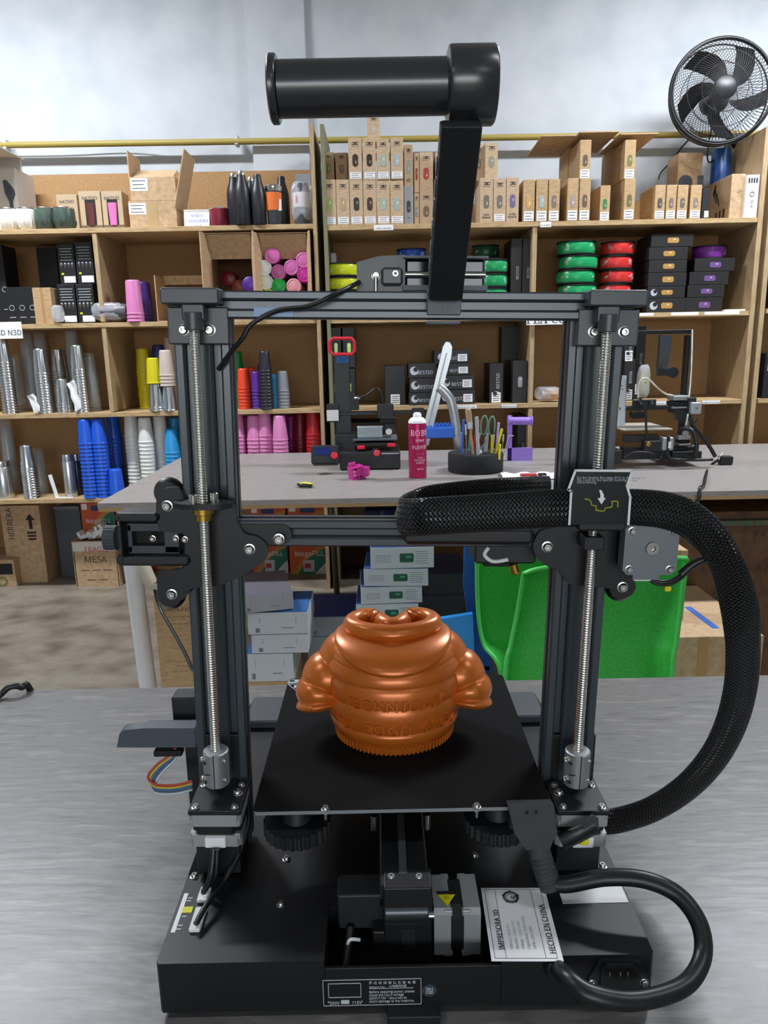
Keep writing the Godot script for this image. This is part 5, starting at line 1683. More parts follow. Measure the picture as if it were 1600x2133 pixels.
func cup_stacks() -> void:
	var A := cup_mesh(0.125, 0.036, 0.0255, 0.0022)
	var B := cup_mesh(0.125, 0.038, 0.0275, 0.002)
	var N := cup_mesh(0.1, 0.031, 0.022, 0.002)
	var steel := mat("d4d8da", 0.2, 0.95)
	var clear := mat("ffffff", 0.15)
	clear.transparency = BaseMaterial3D.TRANSPARENCY_ALPHA
	clear.albedo_color = Color(0.86, 0.9, 0.92, 0.12)
	var s3 := 0.186
	var s4 := -0.245
	var shelf3 := ", third shelf"
	# polished steel and clear ones, left bay
	for q in [[22, 706, -3.05, 0, "the far left steel stack"], [96, 728, -3.04, 0, "the second steel stack"], [136, 787, -3.05, 0, "the short steel stack"], [133, 723, -3.2, 0, "the steel stack behind the short one"], [173, 720, -3.04, 0, "the right-hand steel stack"], [40, 738, -3.2, 1, "the clear stack behind the far left steel one"], [72, 692, -3.27, 1, "the tall clear stack behind the second steel one"], [100, 687, -3.3, 1, "the tall clear stack in the middle of the bay"], [165, 681, -3.28, 1, "the tallest clear stack by the divider"], [196, 735, -3.12, 1, "the clear stack touching the divider"]]:
		stack(q[0], q[1], s3, q[2], clear if q[3] else steel, ("clear plastic @ " if q[3] else "polished steel @ ") + q[4] + shelf3, A, 0.125, 0.0165 if q[3] else 0.0135, "plastic_cup" if q[3] else "steel_tumbler")
	# colours, right bay and behind the printer's post
	var cl := {"yellow": "c9bf10", "navy": "27336f", "beige": "c2b5a8", "green": "137a32", "orange": "e2431f", "purple": "53298c", "black": "222329", "cyan": "2f8fc4", "pink": "d984b8", "silver grey": "83868c", "blue": "1c57c8", "white": "dfe1dc", "light blue": "2a93cf", "red": "b01a22", "dark red": "7c1420", "magenta": "a8358a"}
	var mm := {}
	for k in cl:
		mm[k] = mat(cl[k], 0.35)
	for q in [[307, 723, -3.22, "yellow", "the taller yellow stack"], [340, 717, -3.25, "navy", "the navy stack"], [500, 733, -3.16, "green", "the green stack"], [511, 770, -3.06, "orange", "the front orange stack"], [527, 768, -3.24, "orange", "the rear orange stack"], [538, 773, -3.07, "purple", "the front purple stack"], [552, 758, -3.25, "purple", "the rear purple stack"], [557, 734, -3.02, "black", "the black stack"], [574, 778, -3.08, "cyan", "the cyan stack"], [583, 800, -3.09, "pink", "the short pink stack"], [592, 770, -3.06, "silver grey", "the silver grey stack"]]:
		stack(q[0], q[1], s3, q[2], mm[q[3]], "%s plastic @ %s%s" % [q[3], q[4], shelf3], N if q[0] > 480 else A, 0.1 if q[0] > 480 else 0.125, 0.0165)
	var t := stack(328, 798, s3, -3.03, steel, "polished steel @ the pair under the short yellow stack, third shelf", A, 0.125, 0.0135, "steel_tumbler")
	stack(327, 743, t - 0.004, -3.03, mm.yellow, "yellow plastic @ the short yellow stack on a steel tumbler", A, 0.125, 0.0165)
	t = stack(355, 800, s3, -3.03, steel, "polished steel @ the pair under the beige cups, third shelf", A, 0.125, 0.0135, "steel_tumbler")
	stack(354, 731, t - 0.004, -3.03, mm.beige, "beige plastic @ the front beige stack on a steel tumbler", A, 0.125, 0.0165)
	stack(366, 704, s3, -3.25, mm.beige, "beige plastic @ the tall beige stack by the post, third shelf", A, 0.125, 0.0165)
	# bottom shelf
	for q in [[192, 869, -3.03, "blue", "the leftmost blue stack"], [219, 868, -3.04, "blue", "the second blue stack"], [250, 864, -3.2, "blue", "the third blue stack"], [245, 977, -3.03, "blue", "the short blue stack at the front"], [287, 863, -3.13, "white", "the left white stack"], [315, 868, -3.06, "white", "the middle white stack"], [345, 863, -3.13, "white", "the right white stack"], [367, 895, -3.06, "light blue", "the light blue stack"], [375, 866, -3.25, "light blue", "the rear light blue stack"], [503, 861, -3.06, "pink", "the first pink stack"], [520, 864, -3.24, "magenta", "the magenta stack behind the pink ones"], [537, 862, -3.06, "pink", "the second pink stack"], [560, 859, -3.06, "pink", "the third pink stack"], [590, 864, -3.03, "pink", "the fourth pink stack"], [612, 862, -3.22, "magenta", "the magenta stack before the red ones"], [632, 858, -3.15, "dark red", "the dark red stack"], [658, 856, -3.06, "red", "the bright red stack"]]:
		stack(q[0], q[1], s4, q[2], mm[q[3]], "%s plastic @ %s, bottom shelf" % [q[3], q[4]], B, 0.125, 0.0195)
	stack(66, 925, s4, -3.04, steel, "polished steel @ the steel stack on the bottom shelf", A, 0.125, 0.0135, "steel_tumbler")
	stack(88, 935, s4, -3.16, clear, "clear plastic @ the clear stack on the bottom shelf", A, 0.125, 0.0165)
	stack(30, 871, s4, -3.25, clear, "clear plastic @ the tall clear stack on the bottom shelf", A, 0.125, 0.0165)
	var am := ArrayMesh.new()
	for m in rear:
		rear[m].commit(am)
		am.surface_set_material(am.get_surface_count() - 1, m)
	var ro := MeshInstance3D.new()
	ro.name = "rear_cup_stacks"
	ro.mesh = am
	add_child(ro, true)
	tag(ro, "coloured and clear nested cups in the stacks standing behind the front ones", "cups")
	ro.set_meta("kind", "stuff")
	for q in [[12, 960, 0.04, "d4d8da", "large steel canister at the left end of the bottom shelf"], [149, 946, 0.03, "d4d8da", "polished steel flask beside the blue cups on the bottom shelf"], [166, 946, 0.03, "1c2440", "dark navy flask between the steel flask and the blue cups"]]:
		var z := -3.06 if q[0] != 166 else -3.12
		var p := pz(q[0], 1028, z)
		var h: float = pz(q[0], q[1], z).y - s4
		var o := th("flask", q[4], "flask", Vector3(p.x, s4, z))
		var m := mat(q[3], 0.25, 0.9 if q[3] == "d4d8da" else 0.0)
		lat("body", o, m, [Vector2(0, 0), Vector2(q[2], 0), Vector2(q[2] + 0.001, 0.004), Vector2(q[2], h * 0.82), Vector2(q[2] * 0.9, h * 0.86), Vector2(0, h * 0.86)])
		lat("lid", o, steel, [Vector2(q[2] * 0.92, h * 0.84), Vector2(q[2] * 0.95, h * 0.88), Vector2(q[2] * 0.9, h), Vector2(0, h)])
	var pp := pz(127, 1030, -3.02)
	var so := th("plastic_strip", "bent white plastic strip lying before the steel flask on the bottom shelf", "strip", Vector3(pp.x, s4, -3.02))
	box("long_side", so, M.white, Vector3(-0.02, 0.06, 0), Vector3(0.018, 0.13, 0.006), 0.001, Transform3D(Basis(Vector3(0, 0, 1), 0.2), Vector3(0, 0.003, 0)))
	box("short_side", so, M.white, Vector3(0.02, 0.004, 0.005), Vector3(0.09, 0.006, 0.012), 0.001)
	# loose paper scraps in front of the steel stacks
	for q in [[64, 822, 0.05, "crumpled white paper scrap hanging between the steel stacks"], [147, 795, 0.05, "torn white paper label stuck before the right-hand steel stack"]]:
		var p := pz(q[0], q[1], -3.0)
		var rows := []
		for i in 5:
			var row := []
			for k in 5:
				row.append(Vector3((k - 2) * 0.009 + (i % 2) * 0.006, -i * 0.02, rng.randf() * 0.012))
			rows.append(row)
		var st := S()
		grid(st, rows)
		var h2: float = p.y - s3
		var o := th("paper_scrap", q[3], "paper", Vector3(p.x, s3, -3.0))
		put("crumpled_sheet", st, M.white, o, Transform3D(Basis(Vector3(0, 0, 1), 0.3).scaled(Vector3(1, h2 / 0.085, 1)), Vector3(0, h2, 0)))


func left_boxes() -> void:
	var y := 0.616
	var bk := mat("1b1c1f", 0.45)
	# black printed cartons in the left bay
	for q in [[-60, 510, 12, 662, -3.12, "tall black carton cut by the left edge of the picture", 3], [14, 598, 76, 664, -3.08, "wide black carton low at the left of the second shelf", 2], [79, 515, 120, 600, -3.3, "black carton standing tall behind the brown one", 1], [122, 592, 158, 664, -3.06, "lower left black carton of the stack beside the divider", 4], [160, 592, 196, 664, -3.06, "lower right black carton of the stack beside the divider", 4], [122, 508, 156, 590, -3.07, "upper left black carton of the stack beside the divider", 5], [158, 504, 194, 590, -3.07, "upper right black carton of the stack beside the divider", 5]]:
		var base := y if q[6] != 5 else pz(150, 592, -3.07).y
		var f := face(q[0], q[1], q[2], q[3], q[4], base if q[6] != 1 else y)
		var o := carton("black_carton", q[5], bk, f, q[4], 0.14, "black printed cartons on the second left shelf")
		var st := S()
		if q[6] >= 4:
			for k in 4:   # row of small printed lamps
				la(st, [Vector2(0.001, 0), Vector2(0.004, 0.01), Vector2(0.006, 0.02), Vector2(0.0, 0.026)], 8, Transform3D(Basis().scaled(Vector3(1, 1, 0.08)), Vector3((k - 1.5) * f[1] * 0.22, f[3] * 0.4, 0.0004)))
			for k in 5:
				bx(st, Vector3(0, f[3] * (0.6 + 0.07 * k), 0.0004), Vector3(f[1] * (0.75 - 0.1 * (k % 2)), 0.003, 0.0006), 0.0)
			paper(o, f[1] * 0.1, f[3] * 0.12, f[1] * 0.7, f[3] * 0.16, 0.0003, 0)
			box("yellow_mark", o, M.yellow, Vector3(-f[1] * 0.3, f[3] * 0.26, 0.0005), Vector3(0.012, 0.008, 0.001), 0.0)
		else:
			for k in q[6] + 1:
				tb(st, arc(Vector3(0.0 + (k - q[6] * 0.5) * 0.05, f[3] * 0.45, 0.0006), 0.012), 0.0014, 5)
				bx(st, Vector3((k - q[6] * 0.5) * 0.05, f[3] * 0.2, 0.0004), Vector3(0.03, 0.003, 0.0006), 0.0)
		put("carton_print", st, M.faint, o)
	var f := face(70, 599, 108, 667, -3.02, y)
	var g := carton("brown_carton", "narrow plain brown carton standing before the black cartons", M.carton, f, -3.02, 0.08)
	box("seam_tape", g, mat("b08a58", 0.4), Vector3(0, f[3] * 0.5, 0.0003), Vector3(0.012, f[3], 0.0006), 0.0)
	# bags
	var p := pz(122, 660, -3.01)
	var o := th("plastic_bag", "small clear crumpled bag beside the brown carton", "bag", Vector3(p.x, y, -3.01))
	bag(o, Vector3(0, 0.045, 0), Vector3(0.03, 0.045, 0.03), 21)
	p = pz(228, 660, -3.04)
	o = th("bagged_bottle", "dark bottle lying in a clear crumpled bag on the second shelf", "bottle", Vector3(p.x, y, -3.04))
	var st := S()
	la(st, [Vector2(0, -0.08), Vector2(0.035, -0.08), Vector2(0.038, -0.07), Vector2(0.038, 0.04), Vector2(0.02, 0.07), Vector2(0.018, 0.09), Vector2(0, 0.09)], 18, Transform3D(Basis(Vector3(0, 0, 1), PI / 2), Vector3(0.01, 0.05, 0)))
	put("bottle_body", st, mat("5a565c", 0.4), o)
	bag(o, Vector3(0, 0.052, 0), Vector3(0.092, 0.05, 0.045), 5)
	# pink and purple tumblers standing as stacks in the middle bay
	var B := cup_mesh(0.16, 0.04, 0.031, 0.002)
	for q in [[283, 590, -3.03, "d07bb0", "pink"], [303, 583, -3.14, "3d2370", "purple"]]:
		p = pz(q[0], 664, q[2])
		for i in 3:
			var c := inst("plastic_cup", B, mat(q[3], 0.35), self, Transform3D(Basis(), Vector3(p.x, y + i * 0.017, q[2])))
			tag(c, "%s plastic cup, %s of three nested in the middle bay, second shelf" % [q[4], ["lowest", "middle", "topmost"][i]], "cup", "%s cups in the middle bay" % q[4])
	# open cartons lying on their sides, mouths to the room
	open_carton(325, 572, 432, 664, -3.06, y, "small open brown carton on the second shelf behind the printer's corner", 0.18, false)
	open_carton(428, 484, 533, 664, -3.02, y, "open brown carton lying on its side with dark contents", 0.3, true)
	open_carton(536, 484, 648, 664, -3.02, y, "open brown carton on its side filled with coloured tumblers", 0.3, true)
	# tumblers inside, bottoms to the room
	var T := cup_mesh(0.16, 0.037, 0.036, 0.001)
	var lie := Basis(Vector3(1, 0, 0), PI / 2)
	for q in [[567, 533, "d56bb0", "pink", "topmost"], [622, 537, "c768a6", "rose", "upper right, further back"], [632, 542, "d06fb0", "pink", "upper right"], [550, 558, "e4e4e2", "white", "upper left"], [580, 567, "b5568f", "rose", "middle"], [607, 557, "d46db2", "pink", "right of the middle"], [634, 572, "c02795", "magenta", "right"], [554, 588, "d6dccf", "white", "lower left"], [580, 595, "18a23c", "green", "low in the middle"], [612, 596, "e89aa8", "salmon", "low at the right"], [560, 618, "a8c83a", "lime", "at the bottom left"]]:
		p = pz(q[0], q[1], -3.05 if "further" not in q[4] else -3.12)
		var m := mat(q[2], 0.35)
		var c := th("plastic_tumbler", "%s tumbler seen end on in the open carton, %s" % [q[3], q[4]], "cup", p, "tumblers in the open carton")
		st = S()
		la(st, [Vector2(0, 0), Vector2(0.033, 0), Vector2(0.0365, 0.003), Vector2(0.038, 0.16), Vector2(0, 0.16)], 24, Transform3D(Basis(Vector3(1, 0, 0), -PI / 2), Vector3.ZERO))
		put("body", st, m, c)
		st = S()
		la(st, [Vector2(0.027, 0.0), Vector2(0.029, 0.0015), Vector2(0.032, 0.0015), Vector2(0.0335, 0.0)], 24, Transform3D(Basis(Vector3(1, 0, 0), PI / 2), Vector3.ZERO))
		put("foot_ring", st, m, c)
	for q in [[520, 592, "4c2786", "purple", -3.06], [497, 598, "8a3a2a", "orange", -3.2], [476, 580, "7c1226", "dark red", -3.22]]:
		p = pz(q[0], q[1], q[4])
		var c := th("plastic_tumbler", "%s tumbler in the shade of the left open carton" % q[3], "cup", p, "tumblers in the left open carton")
		st = S()
		la(st, [Vector2(0, 0), Vector2(0.033, 0), Vector2(0.0365, 0.003), Vector2(0.038, 0.13), Vector2(0, 0.13)], 24, Transform3D(Basis(Vector3(1, 0, 0), -PI / 2), Vector3.ZERO))
		put("body", st, mat(q[2], 0.35), c)


func arc(c: Vector3, r: float, a0 := 0.0, a1 := TAU, n := 16) -> Array:
	var o := []
	for i in n + 1:
		var a := lerpf(a0, a1, float(i) / n)
		o.append(c + Vector3(cos(a) * r, sin(a) * r, 0))
	return o


func open_carton(u0: float, v0: float, u1: float, v1: float, z: float, y: float, label: String, depth: float, lid: bool) -> void:
	var f := face(u0, v0, u1, v1, z, y)
	var w: float = f[1]
	var h: float = f[3]
	var o := th("open_carton", label, "box", Vector3(f[0], y, z))
	var t := 0.005
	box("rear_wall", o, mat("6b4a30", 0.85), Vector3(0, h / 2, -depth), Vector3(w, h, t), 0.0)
	for s in [-1, 1]:
		box("side_wall", o, M.kraft2, Vector3(s * w / 2, h / 2, -depth / 2), Vector3(t, h, depth), 0.0)
		if lid:
			box("side_flap", o, M.kraft2, Vector3(s * w / 2, h / 2, 0.0), Vector3(t, h, 0.1), 0.0, Transform3D(Basis(Vector3(0, 1, 0), s * 0.25), Vector3(-s * 0.01 + s * 0.005, 0, 0.03)))
	box("bottom_wall", o, M.kraft2, Vector3(0, t / 2, -depth / 2), Vector3(w, t, depth), 0.0)
	if lid:
		box("top_wall", o, M.kraft2, Vector3(0, h - t / 2, -depth / 2), Vector3(w, t, depth), 0.0)
		box("top_flap", o, M.kraft2, Vector3(0, -0.06, 0), Vector3(w * 0.86, 0.12, t), 0.0, Transform3D(Basis(Vector3(1, 0, 0), 0.5), Vector3(0, h - 0.006, -0.01)))
	else:
		box("top_flap", o, M.kraft2, Vector3(0, h * 0.95, -depth * 0.9), Vector3(w, h * 0.2, t), 0.0)


# ---------------------------------------------------------------- filament on the right-hand unit
func pill(st: SurfaceTool, x: float, y: float, w: float, h: float, z: float) -> void:
	pr(st, rrect(w, h, minf(w, h) * 0.495, Vector2(x, y), 5), 0.0008, mv(0, 0, z))


func filament_carton(q: Array, z: float, label: String, group: String, style: int, base := INF, depth := 0.19) -> void:
	var f := face(q[0], q[1], q[2], q[3], z, base)
	var o := carton("filament_carton", label, M.kraft if style < 3 else M.carton if style == 3 else mat("9fa1a3", 0.7), f, z, depth, group)
	var w: float = f[1]
	var h: float = f[3]
	var st := S()
	pill(st, 0, h * 0.47, w * 0.42, h * 0.3, 0.0002)
	var wn := put("window", st, mat(q[4], 0.25, 0.0, {"clearcoat_enabled": true, "clearcoat": 0.6}), o)
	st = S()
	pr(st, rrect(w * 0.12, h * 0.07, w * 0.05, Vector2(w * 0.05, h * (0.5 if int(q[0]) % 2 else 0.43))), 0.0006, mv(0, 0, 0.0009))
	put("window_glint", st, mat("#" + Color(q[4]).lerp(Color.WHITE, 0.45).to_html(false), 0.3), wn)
	if style in [0, 1, 2]:
		st = S()
		for k in [0.89, 0.845]:
			bx(st, Vector3(w * 0.02, h * k, 0.0003), Vector3(w * 0.48, h * 0.016, 0.0006), 0.0)
		bx(st, Vector3(w * 0.02, h * 0.868, 0.0003), Vector3(w * 0.12, h * 0.024, 0.0006), 0.0)
		bx(st, Vector3(0, h * 0.805, 0.0003), Vector3(w * 0.56, h * 0.006, 0.0006), 0.0)
		put("carton_print", st, M.ink, o)
	if style == 0 or style == 3:
		paper(o, 0, h * 0.11 if style == 0 else h * 0.13, w * 0.82, h * 0.15 if style == 0 else h * 0.23, 0.0002, 3)
	if style in [1, 4]:
		words("handwriting", o, M.ink, q[5], w * 0.14, mv(0, h * 0.18, 0.0006))
	if style == 3:
		words("side_print", o, M.faint, ["PRINT", "FILAMENT"], 0.013, Transform3D(Basis(Vector3(0, 1, 0), -PI / 2), Vector3(-w / 2 - 0.0004, h * 0.5, -0.09)))


func filament_cartons() -> void:
	var g := "kraft filament cartons on the top right shelf"
	var y := 1.036
	var i := 0
	var ord := ["first", "second", "third", "fourth", "fifth", "sixth", "seventh", "eighth", "ninth", "tenth"]
	for q in [[673, 374, 700, 466, "9aa85a"], [701, 374, 728, 466, "b59a72"], [729, 375, 756, 466, "2c2422"], [757, 375, 784, 466, "3f2a22"], [785, 376, 812, 466, "9fb3a4"], [813, 376, 841, 466, "9fb0a6"]]:
		filament_carton(q, -3.01, "%s kraft filament carton from the left in the lower row of the top shelf" % ord[i], g, 0, y)
		i += 1
	filament_carton([842, 387, 861, 466, "3a3c40", ["PLA"]], -3.03, "grey filament carton with handwriting right of the lower kraft row", g, 4, y)
	i = 0
	for q in [[863, 402, 873, 464, "8a8d84"], [874, 400, 902, 464, "7d5d45"], [903, 400, 930, 464, "8a6a55"]]:
		filament_carton(q, -3.15, "kraft filament carton set back beside the spool arm, %s from the left, lower" % ord[i], g, 2, y)
		filament_carton([q[0] + (4 if i == 2 else 0), q[1] - 83, q[2] + (4 if i == 2 else 0), q[1] - 1, ["8f3b2e", "a8453a", "6b6b58"][i]], -3.15, "kraft filament carton set back beside the spool arm, %s from the left, upper" % ord[i], g, 2, pz(880, 401, -3.15).y)
		i += 1
	var up := pz(760, 375, -3.01).y
	i = 0
	for q in [[726, 287, 754, 375, "3b2b26"], [756, 287, 783, 375, "33221c"], [785, 288, 811, 375, "9fb3a8"], [814, 286, 840, 375, "a4b6b6"]]:
		filament_carton(q, -3.01, "%s kraft filament carton of the tall upper row, standing on the lower row" % ord[i], g, 0, up)
		i += 1
	filament_carton([842, 301, 860, 386, "93a5a0", ["GRAY", "BLUE"]], -3.04, "kraft filament carton with handwriting on the grey carton", g, 1, pz(850, 388, -3.03).y)
	filament_carton([671, 317, 696, 373, "8b9648"], -3.1, "kraft filament carton with an olive window at the left, upper row set back", g, 2, pz(684, 374, -3.01).y)
	filament_carton([699, 318, 724, 373, "84694a"], -3.1, "kraft filament carton with a tan window, upper row set back", g, 2, pz(684, 374, -3.01).y)
	filament_carton([765, 240, 791, 287, "b9b2a2"], -3.08, "single kraft filament carton on top of the tall upper row", g, 2, pz(770, 287, -3.01).y, 0.12)
	i = 0
	for q in [[1000, 370, 1027, 458, "6d6a58", ["HIGH", "TRANSP"]], [1028, 371, 1054, 458, "71695e", ["PLA"]], [1055, 369, 1081, 456, "6c5f86", ["ULTRA", "VIOLETA"]]]:
		filament_carton(q, -3.01, "%s kraft filament carton just right of the spool arm" % ord[i], g, 1 if i != 1 else 0, y)
		i += 1
	filament_carton([1011, 297, 1037, 370, "8d8d80"], -3.03, "kraft filament carton standing on the two right of the spool arm", g, 2, pz(1020, 371, -3.01).y)
	filament_carton([984, 300, 1009, 370, "8d7d60"], -3.06, "kraft filament carton half hidden behind the spool arm, upper", g, 2, pz(1010, 371, -3.01).y)
	g = "plain brown filament cartons with white labels"
	i = 0
	for q in [[1090, 374, 1114, 455, "c9a062"], [1117, 373, 1141, 454, "9fb0ac"], [1143, 373, 1166, 453, "7d6f60"], [1182, 371, 1205, 452, "a0928c"], [1207, 372, 1230, 452, "6a5443"], [1250, 386, 1271, 452, "3f7a4a"], [1300, 372, 1323, 450, "6b6a3a"], [1364, 385, 1386, 450, "55504a"], [1388, 385, 1409, 450, "7d6a66"], [1411, 385, 1433, 450, "6c6558"], [1438, 385, 1461, 450, "8b7d74"]]:
		filament_carton(q, -3.005 if i != 5 else -3.02, "brown filament carton with a square white label, %s from the left of the right-hand row" % (ord[i] if i < 10 else "last"), g, 3, y, 0.2)
		i += 1
	filament_carton([1208, 291, 1231, 371, "5f4c3c"], -3.01, "brown filament carton standing on the fifth of the right-hand row", g, 3, pz(1215, 372, -3.005).y, 0.2)
	filament_carton([1301, 291, 1324, 371, "76763f"], -3.01, "brown filament carton standing on the seventh of the right-hand row", g, 3, pz(1310, 372, -3.005).y, 0.2)
	# cartons further back whose sides show
	for q in [[1183, 300, 1206, 371, -3.21, "brown filament carton behind, left of the upper pair"], [1276, 300, 1299, 371, -3.21, "brown filament carton behind, left of the right upper one"]]:
		var f := face(q[0], q[1], q[2], q[3], q[4], pz(1215, 372, -3.005).y)
		var b := carton("filament_carton", q[5], M.carton, f, q[4], 0.18, g)
		box("seam_tape", b, mat("9b7a4c", 0.4), Vector3(0, f[3] - 0.01, 0.0003), Vector3(f[1], 0.02, 0.0006), 0.0)
		var f3 := face(q[0], 372, q[2], 452, q[4], 1.036)
		b = carton("filament_carton", q[5].replace("behind,", "behind and below,"), M.carton, [f[0], f[1], 1.036, pz(1215, 372, -3.005).y - 1.036], q[4], 0.18, g)
		box("seam_tape", b, mat("9b7a4c", 0.4), Vector3(0, 0.02, 0.0003), Vector3(f[1], 0.02, 0.0006), 0.0)
	# opened flat carton spread over them
	var o := th("flattened_carton", "opened flat brown carton spread over the upper filament cartons", "box", pz(1245, 290, -3.15))
	for q in [[1128, 284, 1206, -3.02], [1207, 276, 1290, -3.0], [1292, 280, 1372, -3.01]]:
		var a := pz(q[0], q[1], q[3])
		var b := pz(q[2], q[1], q[3])
		box("panel", o, M.carton, Vector3.ZERO, Vector3(b.x - a.x, 0.006, 0.34), 0.001, Transform3D(Basis(Vector3(1, 0, 0), -0.02), (a + b) / 2 - o.position + Vector3(0, 0, -0.17)))
	# right end of the shelf
	var f := face(1421, 318, 1455, 380, -3.25, y)
	o = carton("fan_carton", "kraft carton printed with a round fan at the right end of the top shelf", M.kraft2, [f[0], f[1] * 1.5, y, f[3]], -3.25, 0.14)
	lat("fan_print", o, M.grey, [Vector2(0, 0.001), Vector2(0.036, 0.001), Vector2(0.036, 0)], Transform3D(Basis(Vector3(1, 0, 0), PI / 2), Vector3(-0.02, f[3] * 0.6, 0)), 20)
	box("carton_print", o, M.grey, Vector3(0.055, f[3] * 0.62, 0.0004), Vector3(0.03, 0.05, 0.001), 0.0)
	var p := pz(1494, 440, -3.3)
	var hh := pz(1494, 312, -3.3).y - y
	o = th("cable_drum", "tall blue roll wrapped in film behind the big carton on the top shelf", "roll", Vector3(p.x, y, -3.3))
	lat("roll", o, mat("1d4a8a", 0.3), [Vector2(0, 0), Vector2(0.045, 0), Vector2(0.046, hh - 0.004), Vector2(0.043, hh), Vector2(0.02, hh), Vector2(0, hh - 0.01)])
	box("seam", o, mat("5b86bd", 0.3), Vector3(0.005, hh / 2, 0.0455), Vector3(0.004, hh, 0.002), 0.0)
	f = face(1522, 362, 1551, 448, -3.03, y)
	o = carton("shipping_carton", "deep kraft carton with printed fingers on its side near the right end", M.kraft2, f, -3.03, 0.36)
	var st := S()
	for k in 6:
		bx(st, Vector3(0, 0.02 + 0.015 * k, 0), Vector3(0.001, 0.07 - 0.006 * k, 0.008), 0.0, Transform3D(Basis(Vector3(1, 0, 0), 0.25 * (k - 2)), Vector3(-f[1] / 2, 0.09, -0.12 - 0.024 * k)))
	for k in 3:
		bx(st, Vector3(-f[1] / 2, 0.035, -0.06 - 0.04 * k), Vector3(0.001, 0.04 - 0.006 * k, 0.018), 0.0)
	put("side_print", st, M.ink, o)
	words("carton_text", o, M.grey, ["UP"], 0.014, mv(0.008, f[3] * 0.6, 0.0004))
	f = face(1553, 364, 1580, 450, -3.01, y)
	o = carton("white_carton", "narrow white carton with black symbols at the right end of the shelf", M.white, f, -3.01, 0.2)
	st = S()
	for k in 4:
		bx(st, Vector3((k - 1.5) * 0.012, f[3] * 0.87, 0.0004), Vector3(0.007, 0.022, 0.0006), 0.0)
	tb(st, arc(Vector3(0, f[3] * 0.55, 0.0006), 0.01), 0.0014, 5)
	tx(st, "R-3D", 0.012, Transform3D(Basis(Vector3(0, 0, 1), PI / 2), Vector3(0.002, f[3] * 0.33, 0.0005)))
	put("carton_print", st, M.ink, o)
	f = face(1463, 392, 1478, 450, -3.08, y)
	o = carton("black_carton", "thin black carton standing between the brown filament row and the deep carton", M.black2, f, -3.08, 0.2)
	paper(o, 0.006, 0.03, 0.02, 0.03, 0.0003, 0)


func spool(label: String, at: Vector3, hex: String, group: String, sd: int, w := 0.098) -> void:
	var o := th("filament_spool", label, "spool", at, group)
	lat("filament", o, mat(hex, 0.3), [Vector2(0.03, 0.006), Vector2(w - 0.006, 0.006), Vector2(w - 0.002, 0.018), Vector2(w - 0.002, 0.044), Vector2(w - 0.006, 0.056), Vector2(0.03, 0.056)], ID, 32)
	for y in [0.0, 0.0575]:
		lat("flange", o, M.black2, [Vector2(0.028, y), Vector2(w, y), Vector2(w, y + 0.0045), Vector2(0.028, y + 0.0045)], ID, 32)
	bag(o, Vector3(0, 0.031, 0), Vector3(w * 1.02, 0.03, w * 1.0), sd)


# black filament box lying or standing; win is the colour behind its window
func black_box(q: Array, z: float, y: float, label: String, win: String, group: String, how := 0, depth := 0.2, slab_label := true) -> void:
	var f := face(q[0], q[1], q[2], q[3], z, y)
	var o := carton("filament_box", label, mat("201f20", 0.5), f, z, depth, group)
	var w: float = f[1]
	var h: float = f[3]
	if win:
		var st := S()
		pr(st, rrect(minf(0.055, w * 0.4) if w > h else w * 0.3, minf(h * 0.42, 0.03) if w > h else h * 0.25, 0.008, Vector2(w * 0.02, h * 0.5)), 0.0008, mv(0, 0, 0.0002))
		var wn := put("window", st, mat(win, 0.2, 0.0, {"clearcoat_enabled": true, "clearcoat": 0.8}), o)
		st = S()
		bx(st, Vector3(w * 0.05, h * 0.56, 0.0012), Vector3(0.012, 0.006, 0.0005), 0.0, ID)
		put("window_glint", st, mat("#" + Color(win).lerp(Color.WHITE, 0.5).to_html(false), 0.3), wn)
	if how > 0:
		var R := Transform3D(Basis(Vector3(0, 0, 1), PI / 2 if how == 2 else 0.0), Vector3(0, h * 0.5 if how == 1 else h * 0.42, 0.0005))
		var st := S()
		var k := minf(w, h) * 0.3
		var off := (-w * 0.3 if how == 1 else -h * 0.22) if not win else -w * 0.33
		pr(st, disc(k, Vector2(off, 0)), 0.0005, R)
		var eb := put("emblem", st, M.faint, o)
		st = S()
		pr(st, disc(k * 0.55, Vector2(off + k * 0.35, k * 0.3)), 0.0008, R)
		bx(st, Vector3(off - k * 0.3, -k * 0.35, 0.0008), Vector3(k * 1.1, k * 0.2, 0.0006), 0.0, R * Transform3D(Basis(Vector3(0, 0, 1), 0.5), Vector3.ZERO))
		put("emblem_cut", st, mat("201f20", 0.5), eb)
		if not win:
			st = S()
			tx(st, "BEST3D", k * 0.85, R * mv(w * 0.08 if how == 1 else h * 0.14, -k * 0.4, 0))
			put("carton_text", st, M.faint, o)
	if slab_label:
		paper(o, w * 0.3 if how == 1 else 0.0, h * 0.42 if how == 1 else h * 0.14, minf(0.045, w * 0.7), minf(0.05, h * 0.55), 0.0003, 4)


